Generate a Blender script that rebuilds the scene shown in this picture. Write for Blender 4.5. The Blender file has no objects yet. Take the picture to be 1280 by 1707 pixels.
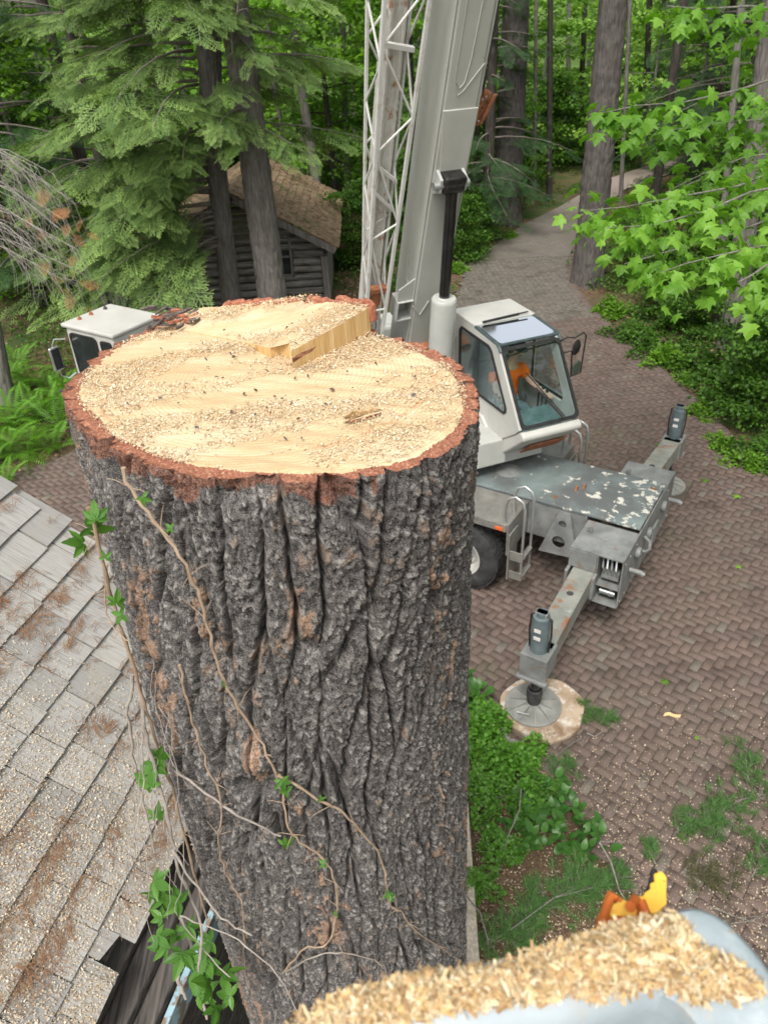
import bpy, bmesh, math, random
import numpy as np
from math import sin, cos, radians, pi, atan2, hypot, sqrt
from mathutils import Matrix, Vector
random.seed(7); RNG = np.random.default_rng(11)
S = bpy.context.scene
COL = S.collection

# ------------------------------------------------------------------ camera
FPX = 1265.0; PITCH = radians(34.4); ROLL = radians(3.0); CAMZ = 6.5
fw = np.array([0, cos(PITCH), -sin(PITCH)]); _r0 = np.array([1., 0, 0]); _u0 = np.array([0, sin(PITCH), cos(PITCH)])
rt = cos(ROLL)*_r0 - sin(ROLL)*_u0; up = cos(ROLL)*_u0 + sin(ROLL)*_r0
CAM = np.array([0, 0, CAMZ])
cd = bpy.data.cameras.new('camera'); cam = bpy.data.objects.new('camera', cd); COL.objects.link(cam)
cd.sensor_fit = 'VERTICAL'; cd.sensor_height = 36.0; cd.lens = FPX/1707*36.0
cd.clip_start = 0.02; cd.clip_end = 2000
cd.dof.use_dof = True; cd.dof.focus_distance = 1.75; cd.dof.aperture_fstop = 10.0
cam.matrix_world = Matrix(((rt[0], up[0], -fw[0], 0), (rt[1], up[1], -fw[1], 0), (rt[2], up[2], -fw[2], CAMZ), (0, 0, 0, 1)))
S.camera = cam
# ------------------------------------------------------------------ sky, sun, exposure (bright overcast)
SUN_EL, SUN_AZ = radians(58), radians(200)      # direction the light comes from, azimuth from +Y clockwise
W = bpy.data.worlds.new('World'); S.world = W; W.use_nodes = True
nt = W.node_tree; nt.nodes.clear()
sky = nt.nodes.new('ShaderNodeTexSky'); sky.sky_type = 'NISHITA'; sky.sun_disc = False
sky.sun_elevation = SUN_EL; sky.sun_rotation = SUN_AZ; sky.air_density = 1.0; sky.dust_density = 4.0; sky.ozone_density = 1.0
hs = nt.nodes.new('ShaderNodeHueSaturation'); hs.inputs['Saturation'].default_value = 0.18
bg = nt.nodes.new('ShaderNodeBackground'); bg.inputs['Strength'].default_value = 0.15
wo = nt.nodes.new('ShaderNodeOutputWorld')
nt.links.new(sky.outputs[0], hs.inputs['Color']); nt.links.new(hs.outputs[0], bg.inputs['Color']); nt.links.new(bg.outputs[0], wo.inputs[0])
sl = bpy.data.lights.new('sun', 'SUN'); sl.energy = 1.5; sl.angle = radians(14); sl.color = (1.0, 0.96, 0.9)
so = bpy.data.objects.new('sun', sl); COL.objects.link(so); so.location = (0, -10, 30)
_d = Vector((sin(SUN_AZ)*cos(SUN_EL), cos(SUN_AZ)*cos(SUN_EL), sin(SUN_EL)))
so.rotation_euler = (-_d).to_track_quat('-Z', 'Y').to_euler()
S.view_settings.view_transform = 'Standard'; S.view_settings.look = 'None'
S.view_settings.exposure = 0.85; S.view_settings.gamma = 1.0; S.view_settings.use_curve_mapping = False
S.render.engine = 'CYCLES'
S.cycles.max_bounces = 8; S.cycles.transparent_max_bounces = 12

# ------------------------------------------------------------------ pixel -> place helpers (photo pixels, 1280 x 1707)
def ray(x, y): return fw + (x-640)/FPX*rt - (y-853.5)/FPX*up
def atz(x, y, z=0.): d = ray(x, y); return CAM + d*(z-CAMZ)/d[2]
def aty(x, y, Y): d = ray(x, y); return CAM + d*Y/d[1]
def atd(x, y, D): return CAM + ray(x, y)*D
def atpl(x, y, p0, n):
    d = ray(x, y); n = np.array(n, float); return CAM + d*(((np.array(p0)-CAM)@n)/(d@n))
def proj(p):
    v = np.asarray(p, float)-CAM; D = v@fw
    return 640+FPX*(v@rt)/D, 853.5-FPX*(v@up)/D, D

# ------------------------------------------------------------------ numpy noise
def _h(ix, iy, s):
    n = (ix.astype(np.int64)*374761393 + iy.astype(np.int64)*668265263 + s*1274126177) & 0xFFFFFFFF
    n = ((n ^ (n >> 13))*1274126177) & 0xFFFFFFFF
    n = ((n ^ (n >> 16))*2246822519) & 0xFFFFFFFF
    return ((n ^ (n >> 15)) & 0xFFFFFF)/float(0x1000000)
def vnoise(x, y, s=0):
    ix = np.floor(x); iy = np.floor(y); fx = x-ix; fy = y-iy
    fx = fx*fx*(3-2*fx); fy = fy*fy*(3-2*fy)
    a = _h(ix, iy, s); b = _h(ix+1, iy, s); c = _h(ix, iy+1, s); d = _h(ix+1, iy+1, s)
    return (a*(1-fx)+b*fx)*(1-fy)+(c*(1-fx)+d*fx)*fy
def fbm(x, y, s=0, o=4):
    t = 0; a = .5
    for k in range(o): t = t+a*vnoise(x, y, s+k*17); x = x*2.03+3.1; y = y*2.03+1.7; a *= .5
    return t/(1-.5**o)
def voro(x, y, s=0, jit=.9):
    ix = np.floor(x); iy = np.floor(y)
    f1 = np.full(x.shape, 9.); f2 = np.full(x.shape, 9.); cid = np.zeros(x.shape); ox = np.zeros(x.shape); oy = np.zeros(x.shape)
    for i in (-1, 0, 1):
        for j in (-1, 0, 1):
            cx = ix+i; cy = iy+j
            px = cx+.5+jit*(_h(cx, cy, s)-.5); py = cy+.5+jit*(_h(cx, cy, s+5)-.5)
            d = np.hypot(px-x, py-y); m = d < f1
            f2 = np.where(m, f1, np.minimum(f2, d)); f1 = np.where(m, d, f1)
            cid = np.where(m, _h(cx, cy, s+9), cid); ox = np.where(m, x-px, ox); oy = np.where(m, y-py, oy)
    return f1, f2, cid, ox, oy

# ------------------------------------------------------------------ objects
WM = {}
def tag(o, label=None, cat=None, group=None, kind=None):
    if label: o['label'] = label
    if cat: o['category'] = cat
    if group: o['group'] = group
    if kind: o['kind'] = kind
    return o
def thing(name, label, cat, loc=(0, 0, 0), rz=0, group=None):
    o = bpy.data.objects.new(name, None); COL.objects.link(o)
    o.location = Vector([float(c) for c in loc]); o.rotation_euler = (0, 0, rz); o.empty_display_size = .2
    WM[o.name] = Matrix.Translation(o.location) @ Matrix.Rotation(rz, 4, 'Z')
    return tag(o, label, cat, group)
def wm(o): return WM.get(o.name, Matrix.Identity(4)) if o else Matrix.Identity(4)
def setmat(me, mat):
    for m in (mat if isinstance(mat, (list, tuple)) else [mat]): me.materials.append(m)
def link(name, me, parent=None, local=False):
    """link mesh as object; verts are world coordinates unless local"""
    if parent and not local:
        me.transform(wm(parent).inverted())
    o = bpy.data.objects.new(name, me); COL.objects.link(o)
    if parent: o.parent = parent; WM[o.name] = wm(parent)
    return o
def npmesh(name, V, F, mat=None, col=None, smooth=False, attr='Col'):
    """fast mesh from numpy: V (n,3), F (m,k) equal-sized faces"""
    V = np.asarray(V, np.float32); F = np.asarray(F, np.int32); k = F.shape[1]
    me = bpy.data.meshes.new(name)
    me.vertices.add(len(V)); me.vertices.foreach_set('co', V.ravel())
    me.loops.add(F.size); me.loops.foreach_set('vertex_index', F.ravel())
    me.polygons.add(len(F)); me.polygons.foreach_set('loop_start', np.arange(0, F.size, k, dtype=np.int32))
    if smooth: me.polygons.foreach_set('use_smooth', np.ones(len(F), bool))
    if mat: setmat(me, mat)
    me.update(calc_edges=True)
    if col is not None:
        a = me.color_attributes.new(attr, 'FLOAT_COLOR', 'POINT')
        c = np.ones((len(V), 4), np.float32); c[:, :3] = col; a.data.foreach_set('color', c.ravel())
    return me
class MB:
    def __init__(s): s.v = []; s.f = []; s.m = []
    def add(s, vs, fs, mi=0):
        n = len(s.v); s.v += [tuple(float(c) for c in v) for v in vs]; s.f += [tuple(i+n for i in f) for f in fs]; s.m += [mi]*len(fs); return s
    def box(s, c, d, ax=None, mi=0):
        c = np.array(c, float); ax = np.eye(3) if ax is None else np.array(ax, float)
        vs = [c+ax[0]*d[0]/2*i+ax[1]*d[1]/2*j+ax[2]*d[2]/2*k for i in (-1, 1) for j in (-1, 1) for k in (-1, 1)]
        return s.add(vs, [(0, 1, 3, 2), (4, 6, 7, 5), (0, 4, 5, 1), (2, 3, 7, 6), (0, 2, 6, 4), (1, 5, 7, 3)], mi)
    def tube(s, pts, rad, n=8, cap=True, mi=0, flat=None):
        pts = [np.array(p, float) for p in pts]
        if not hasattr(rad, '__len__'): rad = [rad]*len(pts)
        vs = []; pu = None
        for i, p in enumerate(pts):
            t = pts[min(i+1, len(pts)-1)]-pts[max(i-1, 0)]; t = t/(np.linalg.norm(t)+1e-9)
            if pu is None:
                a = np.array([0, 0, 1.]) if abs(t[2]) < .9 else np.array([1., 0, 0])
                pu = np.cross(t, a)
            pu = pu-t*(pu@t); pu = pu/np.linalg.norm(pu); w = np.cross(t, pu)
            vs += [p+rad[i]*(cos(2*pi*k/n)*pu+sin(2*pi*k/n)*w) for k in range(n)]
        fs = [(i*n+k, i*n+(k+1) % n, (i+1)*n+(k+1) % n, (i+1)*n+k) for i in range(len(pts)-1) for k in range(n)]
        if cap: fs += [tuple(range(n-1, -1, -1)), tuple((len(pts)-1)*n+k for k in range(n))]
        return s.add(vs, fs, mi)
    def cyl(s, a, b, r, r2=None, n=16, mi=0): return s.tube([a, b], [r, r if r2 is None else r2], n, mi=mi)
    def prism(s, poly, o, u, v, w, mi=0):
        """polygon poly in (u,v) at o, extruded along vector w"""
        o = np.array(o, float); u = np.array(u, float); v = np.array(v, float); w = np.array(w, float); n = len(poly)
        a = [o+u*p+v*q for p, q in poly]; b = [p+w for p in a]
        return s.add(a+b, [tuple(range(n-1, -1, -1)), tuple(range(n, 2*n))]+[(i, (i+1) % n, n+(i+1) % n, n+i) for i in range(n)], mi)
    def lathe(s, prof, o, ax=(0, 0, 1), n=24, mi=0):
        o = np.array(o, float); t = np.array(ax, float); t /= np.linalg.norm(t)
        a = np.array([1., 0, 0]) if abs(t[0]) < .9 else np.array([0, 1., 0]); u = np.cross(t, a); u /= np.linalg.norm(u); w = np.cross(t, u)
        vs = [o+t*h+r*(cos(2*pi*k/n)*u+sin(2*pi*k/n)*w) for r, h in prof for k in range(n)]
        fs = [(i*n+k, i*n+(k+1) % n, (i+1)*n+(k+1) % n, (i+1)*n+k) for i in range(len(prof)-1) for k in range(n)]
        return s.add(vs, fs, mi)
    def build(s, name, mat, parent=None, smooth=False, bevel=0, local=False, seg=2):
        me = bpy.data.meshes.new(name); me.from_pydata(s.v, [], s.f); setmat(me, mat)
        me.polygons.foreach_set('material_index', s.m)
        bm = bmesh.new(); bm.from_mesh(me); bmesh.ops.recalc_face_normals(bm, faces=bm.faces); bm.to_mesh(me); bm.free()
        o = link(name, me, parent, local)
        if smooth:
            me.polygons.foreach_set('use_smooth', [True]*len(me.polygons))
            try: me.set_sharp_from_angle(angle=radians(40))
            except Exception: pass
        if bevel:
            b = o.modifiers.new('bevel', 'BEVEL'); b.width = bevel; b.segments = seg; b.limit_method = 'ANGLE'; b.angle_limit = radians(35)
        return o
def copy_tree(o, parent=None):
    c = o.copy(); COL.objects.link(c)
    if parent: c.parent = parent
    for ch in o.children: copy_tree(ch, c)
    return c

# ------------------------------------------------------------------ procedural materials
class NT:
    def __init__(s, name):
        s.mat = bpy.data.materials.new(name); s.mat.use_nodes = True; s.t = s.mat.node_tree; s.t.nodes.clear()
        s.out = s.n('ShaderNodeOutputMaterial'); s._c = None
    def n(s, k, **kw):
        x = s.t.nodes.new(k)
        for a, b in kw.items(): setattr(x, a, b)
        return x
    def l(s, a, b): s.t.links.new(a, b)
    def co(s, kind='Object'):
        if s._c is None: s._c = s.n('ShaderNodeTexCoord')
        return s._c.outputs[kind]
    def map(s, sc=(1, 1, 1), kind='Object', rot=(0, 0, 0)):
        m = s.n('ShaderNodeMapping'); m.inputs['Scale'].default_value = sc; m.inputs['Rotation'].default_value = rot; s.l(s.co(kind), m.inputs[0]); return m.outputs[0]
    def noise(s, sc=5, det=6, ro=.6, vec=None, dist=0):
        x = s.n('ShaderNodeTexNoise'); x.inputs['Scale'].default_value = sc; x.inputs['Detail'].default_value = det; x.inputs['Roughness'].default_value = ro; x.inputs['Distortion'].default_value = dist
        s.l(vec or s.co(), x.inputs['Vector']); return x.outputs['Fac']
    def ramp(s, fac, stops, interp='LINEAR'):
        x = s.n('ShaderNodeValToRGB'); x.color_ramp.interpolation = interp; e = x.color_ramp.elements
        while len(e) < len(stops): e.new(.5)
        for q, (p, c) in zip(e, stops):
            q.position = p; q.color = (*c, 1) if hasattr(c, '__len__') else (c, c, c, 1)
        s.l(fac, x.inputs[0]); return x.outputs[0]
    def mix(s, f, a, b, mode='MIX'):
        x = s.n('ShaderNodeMix', data_type='RGBA', blend_type=mode)
        for v, i in ((f, 0), (a, 6), (b, 7)):
            if hasattr(v, 'links') or hasattr(v, 'is_linked'): s.l(v, x.inputs[i])
            elif i == 0: x.inputs[0].default_value = v
            else: x.inputs[i].default_value = (*v, 1) if hasattr(v, '__len__') else (v, v, v, 1)
        return x.outputs[2]
    def math(s, op, a, b=None):
        x = s.n('ShaderNodeMath', operation=op)
        for v, i in ((a, 0), (b, 1)):
            if v is None: continue
            if hasattr(v, 'is_linked'): s.l(v, x.inputs[i])
            else: x.inputs[i].default_value = v
        return x.outputs[0]
    def bump(s, h, st=.3, di=.01):
        x = s.n('ShaderNodeBump'); x.inputs['Strength'].default_value = st; x.inputs['Distance'].default_value = di; s.l(h, x.inputs['Height']); return x.outputs[0]
    def bsdf(s, col, ro=.7, me=0., normal=None, spec=.3, **kw):
        b = s.n('ShaderNodeBsdfPrincipled')
        for v, k in ((col, 'Base Color'), (ro, 'Roughness'), (me, 'Metallic'), (spec, 'Specular IOR Level')):
            if hasattr(v, 'is_linked'): s.l(v, b.inputs[k])
            else: b.inputs[k].default_value = (*v, 1) if hasattr(v, '__len__') else v
        if normal is not None: s.l(normal, b.inputs['Normal'])
        s.l(b.outputs[0], s.out.inputs[0]); return b
def mnoisy(name, c1, c2, sc=6, ro=.7, me=0., bump=.15, bsc=60, stretch=(1, 1, 1), layers=(), lo=.35, hi=.65, spec=.3, bdist=.004):
    m = NT(name); v = m.map(stretch)
    c = m.ramp(m.noise(sc, 6, .6, v), [(lo, c1), (hi, c2)])
    for col, lsc, a, b in layers:
        c = m.mix(m.ramp(m.noise(lsc, 8, .65, m.map((1, 1, 1), rot=(.3*lsc, 0, .1))), [(a, 0.), (b, 1.)]), c, col)
    nb = m.bump(m.noise(bsc, 4, .6, v), bump, bdist) if bump else None
    m.bsdf(c, ro, me, nb, spec); return m.mat
def mleaf(name, c1, c2, trans=.45, ro=.5, attr=True, tint=(1, 1, 1)):
    """leaf: colour from vertex colour (its own pigment) times per-object variation"""
    m = NT(name)
    if attr:
        a = m.n('ShaderNodeVertexColor', layer_name='Col'); base = a.outputs[0]
    else:
        oi = m.n('ShaderNodeObjectInfo'); base = m.ramp(oi.outputs['Random'], [(0, c1), (1, c2)])
        base = m.mix(m.ramp(m.noise(30, 3), [(.4, 0.), (.75, .35)]), base, c2)
    d = m.n('ShaderNodeBsdfPrincipled'); m.l(base, d.inputs['Base Color']); d.inputs['Roughness'].default_value = ro; d.inputs['Specular IOR Level'].default_value = .3
    t = m.n('ShaderNodeBsdfTranslucent'); br = m.mix(1., base, (1.15, 1.25, .55), 'MULTIPLY'); m.l(br, t.inputs[0])
    mx = m.n('ShaderNodeMixShader'); mx.inputs[0].default_value = trans
    m.l(d.outputs[0], mx.inputs[1]); m.l(t.outputs[0], mx.inputs[2]); m.l(mx.outputs[0], m.out.inputs[0])
    return m.mat
def mvcol(name, ro=.85, spec=.2, bump=0, bsc=200):
    m = NT(name); a = m.n('ShaderNodeVertexColor', layer_name='Col')
    m.bsdf(a.outputs[0], ro, 0, m.bump(m.noise(bsc, 4), bump, .003) if bump else None, spec); return m.mat
def mglass(name, tint=(.75, .85, .85), refl=.12, ro=.02):
    m = NT(name); tr = m.n('ShaderNodeBsdfTransparent'); tr.inputs[0].default_value = (*tint, 1)
    gl = m.n('ShaderNodeBsdfGlossy'); gl.inputs['Roughness'].default_value = ro; gl.inputs[0].default_value = (.9, .95, 1, 1)
    fr = m.n('ShaderNodeFresnel'); fr.inputs[0].default_value = 1.5
    mx = m.n('ShaderNodeMixShader'); m.l(m.math('MULTIPLY', fr.outputs[0], refl), mx.inputs[0]); m.l(tr.outputs[0], mx.inputs[1]); m.l(gl.outputs[0], mx.inputs[2]); m.l(mx.outputs[0], m.out.inputs[0]); return m.mat
# ================================================================== ground
def inpoly(x, y, P):
    r = np.zeros(np.shape(x), bool); n = len(P)
    for i in range(n):
        x1, y1 = P[i]; x2, y2 = P[(i+1) % n]
        c = ((y1 > y) != (y2 > y)) & (x < (x2-x1)*(y-y1)/((y2-y1) if y2 != y1 else 1e-9)+x1)
        r ^= c
    return r
RIGHT_EDGE = [(22, 36.2), (16.5, 34.9), (13, 33.2), (9.6, 30), (7.6, 26.5), (6.3, 23.6), (5.48, 21.3), (5.14, 19.5), (5.17, 17.5), (5.4, 15.5), (5.72, 13.1), (5.87, 11.2), (6.0, 9.8), (6.1, 6), (6.0, 2), (5.8, -3)]
LEFT_EDGE = [(1.5, -3), (1.9, 2.5), (1.96, 3.5), (1.79, 3.87), (1.68, 4.3), (1.42, 4.73), (1.04, 4.97), (.97, 5.87), (-.2, 6.4), (-3, 6.6), (-6.8, 7.2), (-7.3, 10.3), (-6.2, 11.3), (-5.5, 11.8), (-4.8, 12.5), (-3, 13.8), (0, 15.5), (2, 18.5), (2.73, 21.5), (3.43, 22.9), (5.0, 25.7), (6.7, 27.9), (9.5, 32), (13, 35.4), (16.5, 37.2), (22, 38.6)]
DRIVE = RIGHT_EDGE+LEFT_EDGE
def spread(lo, hi, n, c, k=3): t = np.linspace(-1, 1, n); return c+np.where(t < 0, (c-lo), (hi-c))*np.sign(t)*np.abs(t)**k
gx = spread(-400, 400, 180, 1, 2.6); gy = spread(-60, 700, 220, 9, 2.6)
GX, GY = np.meshgrid(gx, gy)
def gheight(x, y):
    h = -.05+.045*(fbm(x*1.3, y*1.3, 3)-.5)
    far = np.clip((y-38)/60, 0, None); side = np.clip((-x-9)/30, 0, None)
    return h+far**1.4*7+side**1.3*4*np.clip((y-4)/8, 0, 1)+np.where((y > 24) & (x < 4), .25*np.clip((y-24)/10, 0, 3), 0)
GZ = gheight(GX, GY)
nr, nc = GX.shape
idx = np.arange(nr*nc).reshape(nr, nc)
F = np.stack([idx[:-1, :-1], idx[:-1, 1:], idx[1:, 1:], idx[1:, :-1]], -1).reshape(-1, 4)
m = NT('forest_floor')
c = m.ramp(m.noise(1.1, 8, .65), [(.35, (.055, .035, .02)), (.5, (.11, .075, .048)), (.7, (.06, .042, .026))])
c = m.mix(m.ramp(m.noise(28, 5, .7), [(.45, 0.), (.62, 1.)]), c, (.16, .105, .065))
c = m.mix(m.ramp(m.noise(.5, 7, .6, m.map((1, 1, 1), rot=(0, 0, .6))), [(.48, 0.), (.6, .85)]), c, (.035, .075, .018))
sy = m.n('ShaderNodeSeparateXYZ'); m.l(m.co(), sy.inputs[0]); c = m.mix(m.ramp(m.math('DIVIDE', sy.outputs['Y'], 100.), [(.30, 0.), (.42, .85)]), c, m.ramp(m.noise(.9, 6), [(.35, (.05, .10, .02)), (.65, (.10, .18, .04))]))
m.bsdf(c, .95, 0, m.bump(m.noise(22, 6, .7), .7, .04), .1)
g = link('ground', npmesh('ground', np.stack([GX, GY, GZ], -1).reshape(-1, 3), F, m.mat, smooth=True)); tag(g, kind='structure', label='brown leaf-littered forest floor with green patches', cat='ground')

# driveway bed (sand joints; beyond the built bricks the paving is only material)
def herr(mt, c_a, c_b, joint):
    v = mt.map((1, 1, 1), rot=(0, 0, radians(42)))
    b = mt.n('ShaderNodeTexBrick'); mt.l(v, b.inputs[0]); b.inputs['Scale'].default_value = 1.0
    b.inputs['Color1'].default_value = (*c_a, 1); b.inputs['Color2'].default_value = (*c_b, 1); b.inputs['Mortar'].default_value = (*joint, 1)
    b.inputs['Brick Width'].default_value = .2; b.inputs['Row Height'].default_value = .1; b.inputs['Mortar Size'].default_value = .006
    return b.outputs[0]
m = NT('paving_bed')
sep = m.n('ShaderNodeSeparateXYZ'); m.l(m.co(), sep.inputs[0])
sand = m.ramp(m.noise(14, 6), [(.3, (.055, .042, .03)), (.7, (.11, .085, .063))])
sand = m.mix(m.ramp(m.noise(.9, 6), [(.5, 0.), (.62, .8)]), sand, (.045, .065, .025))
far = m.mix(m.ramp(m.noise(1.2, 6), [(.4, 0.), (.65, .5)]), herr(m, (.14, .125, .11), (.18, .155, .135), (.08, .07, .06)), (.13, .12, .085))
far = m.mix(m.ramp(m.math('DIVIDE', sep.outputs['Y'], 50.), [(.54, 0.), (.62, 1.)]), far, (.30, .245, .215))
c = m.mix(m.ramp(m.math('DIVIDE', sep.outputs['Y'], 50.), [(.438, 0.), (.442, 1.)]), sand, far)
m.bsdf(c, .9, 0, m.bump(m.noise(60, 4), .3, .01), .15)
bm_ = bmesh.new(); fs = bm_.faces.new([bm_.verts.new((x, y, 0)) for x, y in DRIVE]); bmesh.ops.triangulate(bm_, faces=[fs])
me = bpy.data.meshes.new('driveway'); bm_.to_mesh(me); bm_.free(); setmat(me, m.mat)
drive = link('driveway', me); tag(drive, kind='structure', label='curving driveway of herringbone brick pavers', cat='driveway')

# brick pavers, 90 degree herringbone
def mbrick(name, stops, moss):
    m = NT(name)
    ge = m.n('ShaderNodeNewGeometry'); oi = m.n('ShaderNodeObjectInfo')
    rr = m.math('FRACT', m.math('ADD', ge.outputs['Random Per Island'], oi.outputs['Random']))
    c = m.ramp(rr, stops)
    tc = ge.outputs['Position']
    c = m.mix(m.ramp(m.noise(.55, 6, .6, tc), [(.38, 0.), (.7, .55)]), c, moss)
    c = m.mix(m.ramp(m.noise(45, 6, .75, tc), [(.35, .5), (.62, 0.)]), c, (.075, .055, .045))
    c = m.mix(m.ramp(m.noise(2.1, 5, .6, tc), [(.52, 0.), (.72, .6)]), c, (.05, .038, .03))
    c = m.mix(m.ramp(m.noise(.8, 7, .7, m.map((1, 1, 1), rot=(.4, 0, 2))), [(.58, 0.), (.66, .35)]), c, (.085, .09, .05))
    m.bsdf(c, .88, 0, m.bump(m.noise(160, 5, .7, tc), .35, .004), .2); return m.mat
M_BR = mbrick('paver_brick', [(0, (.116, .082, .069)), (.3, (.142, .103, .087)), (.6, (.163, .116, .097)), (.9, (.132, .10, .086)), (.96, (.16, .142, .115)), (1, (.18, .16, .13))], (.13, .105, .085))
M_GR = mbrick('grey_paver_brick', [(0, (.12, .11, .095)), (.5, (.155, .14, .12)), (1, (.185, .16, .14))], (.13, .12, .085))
BA = radians(-42); ca, sa = cos(BA), sin(BA); BW = .1
ii, jj = np.meshgrid(np.arange(-420, 420), np.arange(-420, 420)); d4 = (ii-jj) % 4
def brick_at(mask, hor):
    i = ii[mask].astype(float); j = jj[mask].astype(float)
    u = (i+(1. if hor else .5))*BW; v = (j+(.5 if hor else 1.))*BW
    return np.stack([u*ca-v*sa, u*sa+v*ca+12, np.full(len(u), 0. if hor else pi/2)], -1)
BR = np.concatenate([brick_at(d4 == 0, True), brick_at(d4 == 3, False)])
inn = inpoly(BR[:, 0], BR[:, 1], DRIVE) & (BR[:, 1] < 22)
BR = BR[inn]
V = np.stack([BR[:, 0], BR[:, 1], np.zeros(len(BR))], -1)-CAM
D = V@fw; PX = 640+FPX*(V@rt)/D; PY = 853.5-FPX*(V@up)/D
keep = (PX > -60) & (PX < 1340) & (PY > 250) & (PY < 1640)
# bricks only where the photograph can see paving
keep &= ~((PX > 330) & (PX < 700) & (PY > 560))
BR = BR[keep]; D = D[keep]; PX = PX[keep]; PY = PY[keep]
ok = (PX > 960) & (PX < 1275) & (PY < 1425) & (PY > 900)
order = np.where(ok)[0][np.argsort(D[ok])][:300]
solo = np.zeros(len(BR), bool); solo[order] = True
HL, HW, CH, TZ = .0975, .0475, .006, .016
bt = np.array([[-HL, -HW, .002], [HL, -HW, .002], [HL, HW, .002], [-HL, HW, .002], [-HL+CH, -HW+CH, TZ], [HL-CH, -HW+CH, TZ], [HL-CH, HW-CH, TZ], [-HL+CH, HW-CH, TZ]])
bf = np.array([[4, 5, 6, 7], [0, 1, 5, 4], [1, 2, 6, 5], [2, 3, 7, 6], [3, 0, 4, 7]])
def brick_mesh(name, B, mat, fixed=False):
    n = len(B); a = BA+B[:, 2]+RNG.normal(0, .012, n)
    P = np.repeat(bt[None], n, 0)
    P[:, 4:, 2] += (RNG.normal(0, .0022, (n, 1))+RNG.normal(0, .0012, (n, 4)))
    dz = .016*(fbm(B[:, 0]*.6, B[:, 1]*.6, 8)-.5)
    X = P[:, :, 0]*np.cos(a)[:, None]-P[:, :, 1]*np.sin(a)[:, None]+B[:, 0][:, None]+RNG.normal(0, .0015, (n, 1))
    Y = P[:, :, 0]*np.sin(a)[:, None]+P[:, :, 1]*np.cos(a)[:, None]+B[:, 1][:, None]+RNG.normal(0, .0015, (n, 1))
    Z = P[:, :, 2]+dz[:, None]
    Z[:, :4] = .002
    return npmesh(name, np.stack([X, Y, Z], -1).reshape(-1, 3), (bf[None]+8*np.arange(n)[:, None, None]).reshape(-1, 4), mat)
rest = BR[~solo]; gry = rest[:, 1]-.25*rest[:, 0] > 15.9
o = link('brick_paving', brick_mesh('brick_paving', rest[~gry], M_BR), drive); tag(o, kind='stuff')
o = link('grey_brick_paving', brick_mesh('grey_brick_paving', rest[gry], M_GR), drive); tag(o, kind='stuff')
protos = []
for k in range(6):
    me = npmesh('brick', bt+np.concatenate([np.zeros((4, 3)), np.stack([np.zeros(4), np.zeros(4), RNG.normal(0, .0016, 4)], -1)]), bf, M_BR); protos.append(me)
for b in BR[solo]:
    o = bpy.data.objects.new('brick', random.choice(protos)); COL.objects.link(o); o.parent = drive
    o.location = (b[0], b[1], random.gauss(0, .0015)); o.rotation_euler = (random.gauss(0, .01), random.gauss(0, .01), BA+b[2]+random.gauss(0, .012))
# soldier course along the right edge of the drive
pts = RIGHT_EDGE[5:14]; eb = []
for (x0, y0), (x1, y1) in zip(pts[:-1], pts[1:]):
    L = hypot(x1-x0, y1-y0); n = int(L/.102)
    for k in range(n): t = (k+.5)/n; eb.append((x0+(x1-x0)*t+.06, y0+(y1-y0)*t, atan2(y1-y0, x1-x0)+pi/2-BA))
o = link('edging_bricks', brick_mesh('edging_bricks', np.array(eb), M_BR), drive); tag(o, kind='stuff')

# ================================================================== chips helper (sawdust, needles)
def flakes(P, N, size, aspect, cols, thick=.25, jitter=.5):
    """little bent wedge-shaped chips lying on points P with surface normals N"""
    n = len(P); N = N+RNG.normal(0, jitter, (n, 3)); N /= np.linalg.norm(N, axis=1)[:, None]
    t = RNG.normal(0, 1, (n, 3)); t -= N*(t*N).sum(1)[:, None]; t /= np.linalg.norm(t, axis=1)[:, None]; b = np.cross(N, t)
    L = (np.asarray(size)*RNG.uniform(.45, 1.35, n))[:, None]; Wd = L/np.asarray(aspect if hasattr(aspect, '__len__') else RNG.uniform(1.2, aspect, n))[:, None]
    H = L*thick
    v = np.stack([P-t*L/2-b*Wd/2, P-t*L/2+b*Wd/2*RNG.uniform(.3, 1, n)[:, None], P+N*H*RNG.uniform(.2, 1, n)[:, None]+b*Wd/2, P+t*L/2*RNG.uniform(.6, 1, n)[:, None]+N*H*RNG.uniform(0, .7, n)[:, None], P+N*H*RNG.uniform(.4, 1.2, n)[:, None]-b*Wd/2], 1)
    f = np.array([[0, 1, 2], [0, 2, 4], [4, 2, 3]])
    F = (f[None]+5*np.arange(n)[:, None, None]).reshape(-1, 3)
    cols = np.asarray(cols); c = cols[RNG.integers(0, len(cols), n)]*RNG.uniform(.8, 1.12, (n, 1))
    return v.reshape(-1, 3), F, np.repeat(c, 5, 0)
CHIP = [(.78, .60, .36), (.83, .68, .45), (.72, .53, .30), (.86, .75, .55), (.66, .46, .24)]
M_CHIP = mvcol('wood_chips', .8, .2)

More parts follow.
